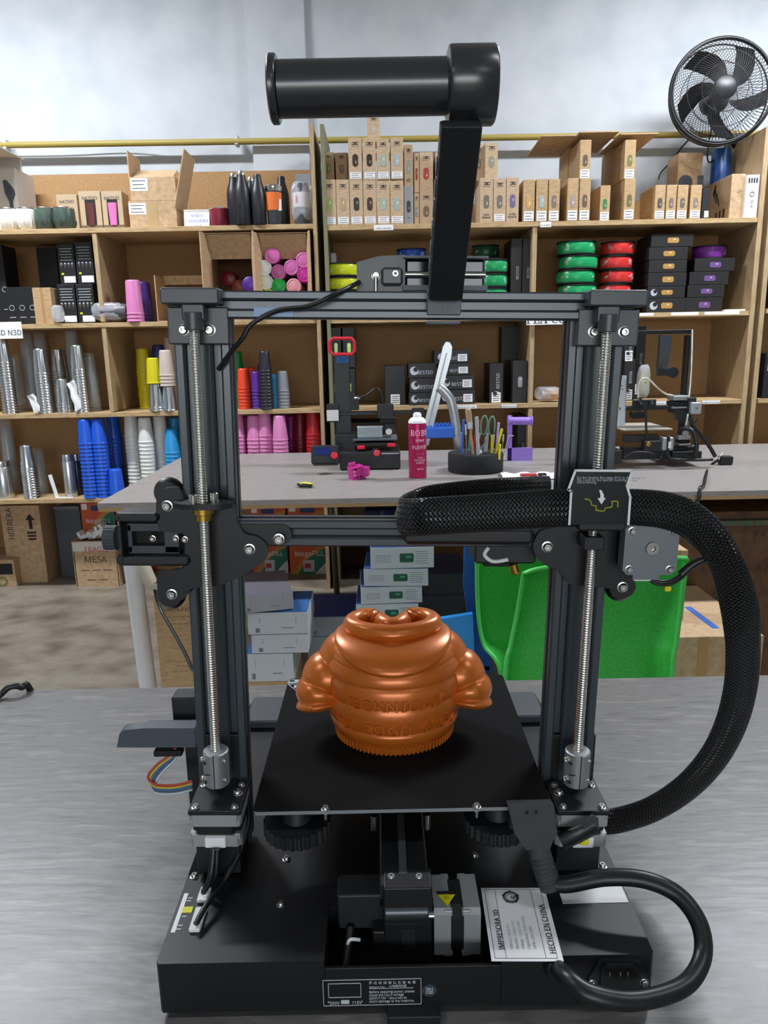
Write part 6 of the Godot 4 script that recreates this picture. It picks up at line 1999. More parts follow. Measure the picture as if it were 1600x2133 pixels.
func right_bays() -> void:
	var y := 0.613
	var f := face(678, 527, 700, 556, -3.2, y)
	var o := carton("white_carton", "small white carton behind the yellow spools on the second shelf", M.white, f, -3.2, 0.1)
	paper(o, 0, f[3] - 0.03, 0.03, 0.02)
	var ub := pz(715, 608, -3.1)
	for i in 4:
		spool("yellow filament spool in a clear bag on the second shelf, %s of four" % ["bottom", "second", "third", "top"][i], Vector3(ub.x, y + 0.002 + i * 0.066, -3.12), "c9d416", "yellow spools", 31 + i, 0.088)
	# blue spool on a black box, green ones beside the beam
	black_box([826, 545, 893, 612, -3.1], -3.1, y, "black filament box under the blue spool, behind the printer's sensor", "", "black boxes on the second shelf", 1)
	spool("blue filament spool in a clear bag behind the filament sensor", Vector3(pz(858, 530, -3.14).x, pz(858, 545, -3.1).y + 0.001, -3.16), "1f4fae", "", 35, 0.075)
	black_box([985, 536, 1040, 612], -3.2, y, "black filament box under the dark green spool, right of the spool arm", "", "black boxes on the second shelf", 0, 0.18, false)
	spool("dark green filament spool in a clear bag beside the spool arm, set back", Vector3(pz(1013, 525, -3.24).x, pz(1013, 536, -3.2).y + 0.001, -3.27), "12532f", "", 36, 0.07)
	var gx := pz(1030, 580, -3.04)
	for i in 4:
		spool("green filament spool in a clear bag by the black boxes, %s of four" % ["bottom", "second", "third", "top"][i], Vector3(gx.x, y + 0.002 + i * 0.066, -3.08), "1f9a5c", "green spools by the spool arm", 40 + i, 0.07)
	black_box([1064, 497, 1087, 612], -3.05, y, "tall black filament box left of the divider, left of two", "", "black boxes on the second shelf", 2)
	black_box([1089, 497, 1108, 574], -3.045, y, "tall black filament box touching the divider, right of two", "", "black boxes on the second shelf", 2)
	# right bay
	var p := pz(1142, 605, -3.03)
	o = th("plastic_bag", "small crumpled clear bag just right of the divider on the second shelf", "bag", Vector3(p.x, y, -3.03))
	bag(o, Vector3(0, 0.055, 0), Vector3(0.03, 0.05, 0.03), 44)
	var ord := ["bottom", "second", "third", "fourth", "top"]
	for i in 5:
		var gxx := pz(1200 + (i % 2) * 5, 560, -3.1).x
		spool("green filament spool in a clear bag in the right bay stack, %s of five" % ord[i], Vector3(gxx, y + 0.012 + i * 0.0665, -3.11), "1aa05e", "green spool stack", 50 + i, 0.094)
		spool("red filament spool in a clear bag in the right bay stack, %s of five" % ord[i], Vector3(pz(1286 - (i % 2) * 4, 560, -3.11).x, y + 0.012 + i * 0.0655, -3.12), "cf3330", "red spool stack", 60 + i, 0.082)
	for s in [[gx.x, 0]]:
		pass
	var names := ["bottom", "second from the bottom", "third from the bottom", "fourth from the bottom", "fifth from the bottom", "topmost"]
	var rows := [[1348, 622, 1427, 648], [1349, 597, 1427, 621], [1350, 568, 1430, 596], [1352, 542, 1431, 567], [1352, 515, 1433, 541], [1357, 487, 1445, 514]]
	var base := y
	for i in 6:
		var q: Array = rows[i]
		var top := pz(q[0], q[1], -3.03).y
		black_box([q[0], q[1], q[2], q[3]], -3.03, base, "black filament box with a gold window, %s in its stack" % names[i], "b98f4a", "black boxes with gold windows", 1 if i < 2 else 0, 0.2, false)
		base = top + 0.0005
	base = y
	rows = [[1427, 620, 1505, 646], [1432, 594, 1509, 619], [1436, 566, 1518, 593], [1447, 538, 1531, 565]]
	for i in 4:
		var q: Array = rows[i]
		var top := pz(q[0], q[1], -3.05).y
		black_box([q[0], q[1], q[2], q[3]], -3.05, base, "black filament box with a violet window, %s in its stack" % names[i if i < 3 else 5], "6d4f8c", "black boxes with violet windows", 0, 0.2, false)
		base = top + 0.0005
	spool("purple filament spool in a clear bag on the black boxes with violet windows", Vector3(pz(1478, 530, -3.14).x, base + 0.001, -3.15), "8a3aa8", "", 71, 0.08)
	p = pz(1525, 640, -3.06)
	o = th("paper_strip", "folded white paper strip lying at the right of the second shelf", "paper", Vector3(p.x, y, -3.04))
	box("sheet", o, M.white, Vector3(0, 0.004, 0), Vector3(0.1, 0.008, 0.03), 0.001)
	# third shelf
	y = 0.191
	for q in [[688, 683, 711, 763, 1], [714, 683, 739, 763, 1], [688, 768, 711, 849, 0], [715, 768, 740, 849, 0]]:
		black_box(q, -3.03, y if q[4] == 0 else pz(700, 766, -3.03).y, "glossy dark box with a lime window behind the red printer handle, %s %s" % ["lower" if q[4] == 0 else "upper", "left" if q[0] == 688 else "right"], "a8c93a", "boxes with lime windows", 0, 0.18, false)
	black_box([802, 762, 844, 833], -3.06, y, "black box standing sideways at the left of the third shelf group", "", "black boxes on the third shelf", 0)
	base = y
	var idx := 0
	for q in [[852, 818, 912, 846], [853, 788, 912, 817], [851, 757, 910, 787]]:
		black_box(q, -3.01, base, "black filament box in the left pile behind the ladder, %s" % ["lowest", "middle", "highest"][idx], "", "black boxes on the third shelf", 1, 0.2, false)
		base = pz(q[0], q[1], -3.01).y + 0.0005
		idx += 1
	base = y
	idx = 0
	for q in [[914, 812, 990, 840], [914, 782, 988, 811], [913, 757, 978, 781], [905, 730, 978, 756]]:
		black_box(q, -3.03, base, "black filament box with a white label in the pile right of the ladder, %s" % ["lowest", "second", "third", "topmost"][idx], "", "black boxes on the third shelf", 1)
		base = pz(q[0], q[1], -3.03).y + 0.0005
		idx += 1
	black_box([1020, 757, 1048, 830], -3.05, y, "upright black box with vertical lettering on the third shelf, left of two", "", "black boxes on the third shelf", 2)
	black_box([1045, 680, 1088, 750], -3.3, y, "tall black box at the back of the third shelf near the divider", "", "black boxes on the third shelf", 0, 0.1, false)
	black_box([1068, 751, 1098, 832], -3.03, y, "upright black box with a small window beside the divider, right of two", "8f9294", "black boxes on the third shelf", 0, 0.2, false)
	p = pz(1142, 830, -3.06)
	o = th("bagged_part", "tan part wrapped in a clear bag right of the divider on the third shelf", "bag", Vector3(p.x, y, -3.07))
	lat("tan_part", o, mat("b08457", 0.5), [Vector2(0, 0.01), Vector2(0.04, 0.01), Vector2(0.045, 0.04), Vector2(0.03, 0.06), Vector2(0, 0.06)], mv(0.02, 0, 0))
	bag(o, Vector3(0, 0.042, 0), Vector3(0.075, 0.04, 0.05), 81)
	black_box([1300, 748, 1322, 826], -3.05, y, "upright black box right of the printer's post on the third shelf", "", "black boxes behind the right post", 2)
	black_box([1300, 700, 1322, 747], -3.05, pz(1310, 748, -3.05).y, "black box with a crooked white label standing on another by the right post", "", "black boxes behind the right post", 2)
	black_box([1325, 680, 1345, 750], -3.12, y, "black box with a white label behind the bag of yellow filament", "", "black boxes behind the right post", 2)
	p = pz(1336, 820, -3.02)
	o = th("bagged_filament", "olive yellow filament coil hanging in a clear bag by the right post", "bag", Vector3(p.x, y, -3.0))
	lat("coil", o, mat("8a8a3a", 0.4), [Vector2(0, 0.03), Vector2(0.02, 0.03), Vector2(0.026, 0.09), Vector2(0.016, 0.15), Vector2(0, 0.15)])
	bag(o, Vector3(0, 0.095, 0), Vector3(0.034, 0.092, 0.03), 83)
	# lowest visible bay: dark things behind the rear table
	y = -0.245
	black_box([1078, 866, 1098, 940], -3.04, y, "upright black box with a label behind the purple holder", "", "", 2)
	p = pz(1150, 920, -3.05)
	o = th("plastic_bag", "grey crumpled bag on the lowest shelf behind the table", "bag", Vector3(p.x, y, -3.06))
	bag(o, Vector3(0, 0.1, 0), Vector3(0.06, 0.1, 0.06), 85)
	f = face(700, 880, 800, 960, -3.1, y)
	o = carton("dark_carton", "low dark carton on the lowest shelf behind the left rear printer", mat("3a2f28", 0.7), f, -3.1, 0.2)
	box("seam_tape", o, M.grey, Vector3(0, f[3] * 0.6, 0.0004), Vector3(0.05, f[3] * 0.4, 0.001), 0.0)


# a box between two pixels on plane z (local to o), depth d behind it
func rbox(o: Node3D, called: String, m: Material, u0: float, v0: float, u1: float, v1: float, z: float, d: float, b := 0.001) -> MeshInstance3D:
	var p := pz(u0, v1, z)
	var q := pz(u1, v0, z)
	return box(called, o, m, (p + q) / 2 + Vector3(0, 0, -d / 2) - o.position, Vector3(absf(q.x - p.x), absf(q.y - p.y), d), b)


func rtube(o: Node3D, called: String, m: Material, list: Array, z: float, r: float, n := 8) -> MeshInstance3D:
	var pts := []
	for q in list:
		pts.append(pz(q[0], q[1], z + (q[2] if q.size() > 2 else 0.0)) - o.position)
	return tube(called, o, m, cr(pts, 6), r, n)


func rear_table_things() -> void:
	small_printer()
	open_printer()
	# spray can
	var p := py(871, 1000, 0.0)
	p.z -= 0.025
	var s := mpp(p)
	var h: float = pz(871, 880, p.z).y
	var o := th("spray_can", "pink hairspray can with a white cap standing on the rear table", "can", Vector3(p.x, 0, p.z))
	var r := 18.5 * s
	lat("body", o, mat("b5215c", 0.3, 0.45), [Vector2(0, 0), Vector2(r * 0.93, 0), Vector2(r, 0.004), Vector2(r, h * 0.985), Vector2(r * 0.97, h), Vector2(0, h)], ID, 36)
	lat("rim", o, M.alu, [Vector2(r * 0.99, -0.001), Vector2(r * 1.02, 0.002), Vector2(r * 1.0, 0.006)], ID, 36)
	lat("shoulder", o, M.white, [Vector2(r, h - 0.001), Vector2(r * 0.98, h + 0.006), Vector2(r * 0.75, h + 0.016), Vector2(r * 0.5, h + 0.019), Vector2(0, h + 0.019)], ID, 36)
	lat("cap", o, M.white, [Vector2(r * 0.48, h + 0.018), Vector2(r * 0.46, h + 0.03), Vector2(r * 0.3, h + 0.036), Vector2(0, h + 0.036)])
	for q in [["ROBY", 0.021, 0.83, "Droid Serif"], ["SPRAY", 0.009, 0.70, "Droid Sans"], ["FUERTE", 0.013, 0.58, "Droid Sans"], ["— — —", 0.006, 0.47, "Droid Sans"], ["CON", 0.006, 0.40, "Droid Sans"], ["PROTECTOR", 0.006, 0.355, "Droid Sans"], ["TERMICO", 0.006, 0.31, "Droid Sans"], ["300 ml", 0.006, 0.2, "Droid Sans"]]:
		bent_text(o, "can_text", q[0], q[1], h * q[2], r + 0.0003, 0.25, q[3])
	# foam tool holder with tools
	p = py(998, 990, 0.0)
	r = 59.0 * mpp(p)
	var hc := Vector3(p.x, 0, p.z - r)
	h = pz(998, 950, p.z).y
	o = th("tool_holder", "round black foam tool holder full of brushes and pens", "holder", hc)
	lat("foam_block", o, grain(["101214", "1c1e20", "2a2c2e"], Vector3(3, 60, 3), 0.85, 21, 0.05, 3), [Vector2(0, 0), Vector2(r * 0.985, 0), Vector2(r, 0.003), Vector2(r * 1.005, h * 0.5), Vector2(r, h - 0.003), Vector2(r * 0.98, h), Vector2(0, h)], ID, 48)
	tools(hc, h, r)
	# purple printed spool holder
	p = py(1085, 960, 0.0)
	o = th("spool_holder", "lilac 3D printed spool holder standing at the right of the tool holder", "holder", Vector3(p.x, 0, p.z))
	var lil := mat("9a78d8", 0.45)
	rbox(o, "upright", lil, 1057, 866, 1068, 960, p.z, 0.02)
	rbox(o, "foot_plate", lil, 1057, 932, 1110, 961, p.z, 0.006)
	var a := pz(1060, 877, p.z) - o.position
	var b := pz(1108, 877, p.z) - o.position
	cyl("roller", o, lil, a + Vector3(0, 0, -0.005), b + Vector3(0, 0, -0.005), 9.0 * s, 24, 0.001)
	for e in [a, b]:
		cyl("roller_flange", o, lil, e + Vector3(-0.003, 0, -0.005), e + Vector3(0.003, 0, -0.005), 12.0 * s, 24, 0.001)
	# red and white bag behind the cable
	p = py(1110, 1000, 0.0)
	o = th("snack_bag", "flat red and white packet lying on the rear table behind the cable", "packet", Vector3(p.x, 0, p.z))
	var rows := []
	for i in 5:
		var row := []
		for k in 12:
			row.append(Vector3((k - 5.5) * 0.019, 0.004 + 0.012 * sin(PI * i / 4.0) * (1.0 + 0.4 * sin(k * 1.7)), -i * 0.03))
		rows.append(row)
	var st := S()
	grid(st, rows)
	put("packet", st, M.white, o)
	box("red_patch", o, mat("b02a30", 0.4), Vector3(-0.01, 0.014, -0.028), Vector3(0.06, 0.01, 0.02), 0.003)
	box("dark_patch", o, M.ink, Vector3(0.04, 0.014, -0.03), Vector3(0.03, 0.01, 0.02), 0.003)
	# pink printed part
	p = py(742, 1000, 0.0)
	o = th("printed_part", "magenta 3D printed bracket lying before the small rear printer", "part", Vector3(p.x, 0, p.z - 0.02))
	var mg := mat("c02a8c", 0.4)
	st = S()
	var R := Transform3D(Basis(Vector3(0, 1, 0), 0.5) * Basis(Vector3(0, 0, 1), 0.15), Vector3(0, 0.025, 0))
	for k in [[-0.022, 0.0], [0.022, 0.0]]:
		bx(st, Vector3(k[0], 0, 0), Vector3(0.006, 0.05, 0.04), 0.001, R)
	for k in [-0.021, 0.021]:
		bx(st, Vector3(0, k, 0), Vector3(0.045, 0.006, 0.04), 0.001, R)
	put("frame", st, mg, o)
	st = S()
	for k in 4:
		bx(st, Vector3(0, 0, 0.018), Vector3(0.04, 0.004, 0.004), 0.0, R * Transform3D(Basis(Vector3(0, 0, 1), k * PI / 4), Vector3.ZERO))
	tb(st, [R * Vector3(0.012, 0, 0.018), R * Vector3(0.006, 0.01, 0.018), R * Vector3(-0.006, 0.01, 0.018), R * Vector3(-0.012, 0, 0.018), R * Vector3(-0.006, -0.01, 0.018), R * Vector3(0.006, -0.01, 0.018), R * Vector3(0.012, 0, 0.018)], 0.0025, 6)
	put("spokes", st, mg, o)
	box("arm", o, mg, Vector3(0.03, 0.028, -0.012), Vector3(0.03, 0.035, 0.03), 0.002, Transform3D(Basis(Vector3(0, 1, 0), -0.3), Vector3.ZERO))
	box("clip", o, mg, Vector3(-0.004, 0.056, -0.005), Vector3(0.028, 0.014, 0.02), 0.002, Transform3D(Basis(Vector3(0, 0, 1), 0.2), Vector3.ZERO))
	# yellow and black snips
	p = py(635, 1016, 0.0)
	o = th("side_cutter", "small yellow and black cutter lying near the front edge of the rear table", "pliers", Vector3(p.x, 0, p.z))
	tube("handle", o, mat("d3c51a", 0.4), cr([Vector3(-0.022, 0.008, -0.02), Vector3(0.0, 0.012, -0.014), Vector3(0.02, 0.01, -0.002), Vector3(0.026, 0.008, 0.006)]), 0.007, 10)
	tube("handle", o, M.rub, cr([Vector3(-0.024, 0.008, -0.022), Vector3(-0.016, 0.01, 0.0), Vector3(0.004, 0.009, 0.008), Vector3(0.026, 0.008, 0.008)]), 0.006, 10)
	box("jaw", o, M.steel, Vector3(-0.03, 0.007, -0.026), Vector3(0.02, 0.01, 0.008), 0.002, Transform3D(Basis(Vector3(0, 1, 0), -0.5), Vector3(0.008, 0, -0.014)))
	# loose power lead with its plug
	p = py(1510, 968, 0.0)
	o = th("power_lead", "black power lead with a plug hanging over the rear table's front edge", "cable", Vector3(p.x, 0, p.z))
	var z := p.z
	box("plug", o, M.rub, Vector3(0.0, 0.018, 0), Vector3(0.05, 0.034, 0.03), 0.004, Transform3D(Basis(Vector3(0, 0, 1), -0.05), Vector3.ZERO))
	tube("lead", o, M.rub, cr([Vector3(-0.025, 0.02, 0), pz(1490, 962, z) - p, pz(1476, 975, z + 0.02) - p, py(1470, 992, 0.008) - p, py(1466, 1010, 0.008) - p, Vector3(pz(1460, 1020, -1.675).x - p.x, 0.01, -1.682 - p.z), Vector3(pz(1460, 1020, -1.66).x - p.x, -0.012, -1.666 - p.z), pz(1458, 1032, -1.662) - p, pz(1454, 1048, -1.662) - p], 5), 0.0055, 8)
	tube("white_wire", o, M.white, cr([pz(1497, 958, z) - p, pz(1503, 948, z) - p, pz(1506, 944, z) - p]), 0.004, 6)
	# aluminium step ladder between the table and the shelves
	ladder()
	# cord on the near table's far left corner
	o = th("loose_cable", "loop of black cord lying on the front table's left corner", "cable", Vector3.ZERO)
	var pts := []
	for q in [[-30, 1470, 0.006], [0, 1448, 0.006], [18, 1432, 0.014], [35, 1429, 0.014], [46, 1432, 0.01]]:
		pts.append(py(q[0], q[1], q[2]))
	pts.append(Vector3(pts[-1].x + 0.004, 0.008, -0.34))
	pts.append(Vector3(pts[-1].x + 0.004, -0.05, -0.354))
	pts.append(Vector3(pts[-1].x + 0.004, -0.2, -0.354))
	tube("cord", o, M.rub, cr(pts, 6), 0.0045, 8)


func bent_text(o: Node3D, called: String, s: String, hh: float, y: float, r: float, turn: float, font: String) -> void:
	var f := SystemFont.new()
	f.font_names = PackedStringArray([font])
	var t := TextMesh.new()
	t.font = f
	t.text = s
	t.font_size = 24
	t.pixel_size = hh / 18.0
	t.depth = 0.0004
	t.curve_step = 3.0
	var arr := t.surface_get_arrays(0)
	var v: PackedVector3Array = arr[Mesh.ARRAY_VERTEX]
	var nn: PackedVector3Array = arr[Mesh.ARRAY_NORMAL]
	for i in v.size():
		var a: float = v[i].x / r + turn
		v[i] = Vector3(sin(a) * (r + v[i].z), v[i].y + y, cos(a) * (r + v[i].z))
		nn[i] = Basis(Vector3(0, 1, 0), a) * nn[i]
	arr[Mesh.ARRAY_VERTEX] = v
	arr[Mesh.ARRAY_NORMAL] = nn
	arr[Mesh.ARRAY_TANGENT] = null
	var am := ArrayMesh.new()
	am.add_surface_from_arrays(Mesh.PRIMITIVE_TRIANGLES, arr)
	inst(called, am, mat("f0dbe4", 0.4), o)


func tools(c: Vector3, h: float, r: float) -> void:
	var zc := c.z
	# name, colour, top pixel, foot pixel, z offset, radius in mm, kind, label
	for q in [["pen", "2f62c0", 966, 874, 962, 938, 0.03, 3.5, "pen", "blue pen at the left of the tool holder"], ["paint_brush", "b58a5e", 975, 852, 985, 940, 0.06, 4.5, "brush", "wide flat paint brush standing tallest in the tool holder"], ["craft_knife", "a7b1b6", 993, 868, 996, 940, 0.07, 5.0, "pen", "grey craft knife right of the paint brush in the tool holder"], ["marker", "b8372c", 998, 876, 986, 940, -0.02, 5.0, "pen", "red marker in the middle of the tool holder"], ["screwdriver", "3aa0a0", 983, 880, 977, 940, -0.04, 3.5, "pen", "teal-handled screwdriver behind the paint brush"], ["needle_tool", "c9ced2", 962, 900, 966, 945, 0.02, 1.6, "rod", "thin steel needle tool at the left rim of the tool holder"], ["needle_tool", "c9ced2", 970, 884, 972, 945, 0.045, 1.8, "rod", "longer steel needle tool beside the paint brush"], ["tweezers", "b9bdbf", 1018, 868, 1012, 938, -0.01, 3.0, "scissors", "steel scissors with green handle loops in the tool holder"], ["pliers", "8d9396", 1008, 902, 1000, 942, 0.05, 3.0, "pliers", "steel pliers with handles up in the tool holder"], ["marker", "dfd21c", 1026, 890, 1024, 945, 0.03, 3.5, "pen", "yellow and black marker right of the scissors"], ["marker", "dfd21c", 1046, 893, 1032, 944, 0.05, 3.5, "pen", "yellow marker leaning right in the tool holder"], ["short_marker", "dfd21c", 1041, 925, 1040, 945, 0.07, 4.0, "pen", "short yellow stub at the front right of the tool holder"], ["clear_pen", "b7a8d8", 1039, 880, 1034, 940, -0.03, 3.5, "pen", "clear lilac pen towards the right of the tool holder"], ["steel_file", "b4b9bc", 1049, 905, 1046, 944, 0.02, 1.8, "rod", "thin steel file at the right rim of the tool holder"], ["steel_file", "9fa5a8", 1029, 905, 1027, 944, 0.055, 2.0, "rod", "thin steel file beside the yellow markers"], ["hex_key", "c4c9cc", 1059, 908, 1051, 943, 0.0, 1.6, "hook", "bent hex key at the far right of the tool holder"]]:
		var z: float = zc + q[6]
		var top := pz(q[2], q[3], z)
		var bot := pz(q[4], q[5], z)
		var d := top - bot
		var foot := bot - d * ((bot.y - (h - 0.02)) / maxf(d.y, 0.01))   # pushed two centimetres into the foam
		var rr: float = q[7] * 0.001 * 1.25
		var o := th(q[0], q[9], q[8] if q[8] != "rod" else "tool", foot)
		var m := mat(q[1], 0.35)
		var v := top - foot
		var L := v.length()
		var B := Transform3D(towards(v), Vector3.ZERO)
		match q[8]:
			"brush":
				cyl("handle", o, m, Vector3.ZERO, v * 0.62, rr * 0.8, 10)
				box("ferrule", o, M.alu, Vector3(0, L * 0.68, 0), Vector3(rr * 3.4, L * 0.14, rr * 1.4), 0.001, B)
				box("bristles", o, mat("c2a488", 0.9), Vector3(0, L * 0.87, 0), Vector3(rr * 3.8, L * 0.26, rr * 1.6), 0.003, B)
			"scissors":
				for s in [-1, 1]:
					box("blade", o, m, Vector3(s * 0.003, L * 0.25, 0), Vector3(0.008, L * 0.5, 0.003), 0.001, B)
					tube("handle_loop", o, mat("6f9a86", 0.4), arc3(B * Vector3(s * 0.014, L * 0.78, s * 0.004), B.basis, 0.012, 0.036), 0.0035, 6)
			"pliers":
				for s in [-1, 1]:
					tube("handle", o, m, cr([Vector3(0, 0, 0), v * 0.35, v * 0.7 + Vector3(s * 0.016, 0, 0), v + Vector3(s * 0.013, 0, 0)]), 0.0045, 8)
				cyl("pivot", o, M.steel, v * 0.3 + Vector3(0, 0, 0.003), v * 0.3 + Vector3(0, 0, 0.009), 0.007, 12)
			"hook":
				tube("rod", o, M.steel, [Vector3.ZERO, v * 0.6, v * 0.95, v + Vector3(0.006, 0.002, 0), v + Vector3(0.02, 0.0, 0)], rr, 6)
			"rod":
				cyl("rod", o, M.steel, Vector3.ZERO, v * 0.72, rr * 0.7, 8)
				cyl("grip", o, m, v * 0.7, v, rr * 1.3, 8, 0.001)
			_:
				cyl("barrel", o, m, Vector3.ZERO, v * 0.78, rr, 12)
				cyl("cap", o, M.ink if "black" in q[9] else mat(q[1], 0.3), v * 0.76, v, rr * 1.12, 12, 0.001)


func arc3(c: Vector3, b: Basis, rx: float, ry: float) -> Array:
	var o := []
	for i in 17:
		var a := TAU * i / 16
		o.append(c + b * Vector3(cos(a) * rx, sin(a) * ry, 0))
	return o


func small_printer() -> void:
	var p := py(785, 979, 0.0)
	var z := p.z
	var o := th("small_printer", "small black 3D printer with red knobs and a red handle on the rear table", "printer", Vector3(p.x, 0, z))
	rbox(o, "base", M.black2, 708, 941, 834, 979, z, 0.24, 0.004)
	rbox(o, "column", M.black, 702, 738, 727, 960, z - 0.12, 0.045, 0.002)
	rbox(o, "column_foot", M.black2, 700, 905, 742, 965, z - 0.06, 0.12, 0.004)
	var red := mat("d8203a", 0.4)
	var st := S()
	var c := []
	for q in [[694, 705], [732, 705], [738, 712], [738, 732], [732, 738], [694, 738], [687, 732], [687, 712]]:
		c.append(pz(q[0], q[1], z - 0.11) - o.position)
	c.append(c[0])
	tb(st, c, 0.0068, 10)
	put("carry_handle", st, red, o)
	rbox(o, "blue_tape", mat("2f6fb8", 0.6), 701, 739, 726, 756, z - 0.119, 0.002, 0.0)
	var tp := pz(713, 750, z - 0.116) - o.position
	words("tape_writing", o, M.ink, ["G19"], 0.011, mv(tp.x, tp.y, tp.z + 0.0005))
	# screen unit with its blue display
	st = S()
	var T := Transform3D(Basis(Vector3(1, 0, 0), -0.35), Vector3.ZERO)
	var a := pz(650, 972, z + 0.06) - o.position
	var b := pz(706, 925, z + 0.06) - o.position
	bx(st, Vector3.ZERO, Vector3(b.x - a.x, 0.075, 0.045), 0.008, Transform3D(T.basis, (a + b) / 2))
	put("screen_unit", st, M.black2, o)
	var X := Transform3D(T.basis, (a + b) / 2)
	box("display", o, mat("1f2f6e", 0.2), Vector3(-0.008, 0.012, 0.0228), Vector3(0.06, 0.03, 0.001), 0.0, X)
	cyl("red_knob", o, red, X * Vector3(0.036, -0.008, 0.02), X * Vector3(0.036, -0.008, 0.036), 0.013, 16, 0.002)
	cyl("red_knob", o, red, pz(785, 944, z + 0.002) - o.position, pz(785, 944, z + 0.022) - o.position, 0.0125, 16, 0.002)
	var gear := []
	for i in 40:
		gear.append(Vector2(cos(TAU * i / 40), sin(TAU * i / 40)) * (0.022 if i % 4 < 2 else 0.019))
	pri("knob_wheel", o, M.black2, gear, 0.006, Transform3D(Basis(), pz(783, 944, z + 0.001) - o.position))
	# gantry arm, print head, white fan disc
	rbox(o, "cross_arm", M.black, 700, 856, 882, 866, z - 0.1, 0.025, 0.002)
	rbox(o, "arm_block", M.black2, 681, 842, 704, 880, z - 0.09, 0.05, 0.003)
	rbox(o, "arm_end", M.black2, 858, 850, 884, 872, z - 0.098, 0.03, 0.003)
	rbox(o, "code_card", M.white, 681, 854, 705, 877, z - 0.088, 0.002, 0.0)   # its square code is left out
	rbox(o, "print_head", M.black2, 786, 842, 820, 872, z - 0.05, 0.05, 0.004)
	rbox(o, "print_head_duct", M.deep, 792, 868, 826, 884, z - 0.045, 0.04, 0.006)
	var fd := pz(810, 899, z - 0.055) - o.position
	cyl("fan_disc", o, M.white, fd, fd + Vector3(0, 0, 0.006), 0.0125, 20, 0.001)
	rbox(o, "head_mount", M.black2, 800, 880, 824, 905, z - 0.06, 0.03, 0.004)
	rtube(o, "hot_cable", M.rub, [[742, 830], [765, 822], [780, 810], [790, 812], [796, 828], [797, 845]], z - 0.08, 0.004)
	rtube(o, "white_plug", M.white, [[738, 829], [750, 829]], z - 0.08, 0.004)
	rbox(o, "rear_block", M.black2, 727, 825, 747, 855, z - 0.12, 0.03, 0.002)
	# bed and carriage
	rbox(o, "heated_bed", mat("55666f", 0.2), 735, 913, 828, 919, z - 0.04, 0.14, 0.001)
	rbox(o, "bed_frame", M.black2, 738, 921, 822, 930, z - 0.05, 0.12, 0.002)
	for q in [[752, 932], [815, 927]]:
		var k := pz(q[0], q[1], z - 0.03) - o.position
		cyl("level_wheel", o, red, k + Vector3(0, -0.006, 0), k + Vector3(0, 0.006, 0), 0.016, 18, 0.001)
	rbox(o, "drive_strip", M.alu, 795, 943, 832, 946, z + 0.001, 0.002, 0.0)
	# thin clear-fronted box lying on the bed
	var q0 := pz(745, 913, z - 0.06)
	var q1 := pz(797, 891, z - 0.06)
	var tray := th("plastic_tray", "small translucent plastic box on the bed of the small rear printer", "box", Vector3((q0.x + q1.x) / 2, q0.y + 0.001, z - 0.085))
	var fr := mat("c9d6db", 0.3)
	fr.transparency = BaseMaterial3D.TRANSPARENCY_ALPHA
	fr.albedo_color = Color(0.82, 0.88, 0.9, 0.55)
	box("shell", tray, fr, Vector3(0, (q1.y - q0.y) / 2, 0), Vector3(q1.x - q0.x, q1.y - q0.y, 0.05), 0.003)
	box("lid_rim", tray, fr, Vector3(0, (q1.y - q0.y) + 0.001, 0), Vector3(q1.x - q0.x + 0.004, 0.004, 0.054), 0.001)


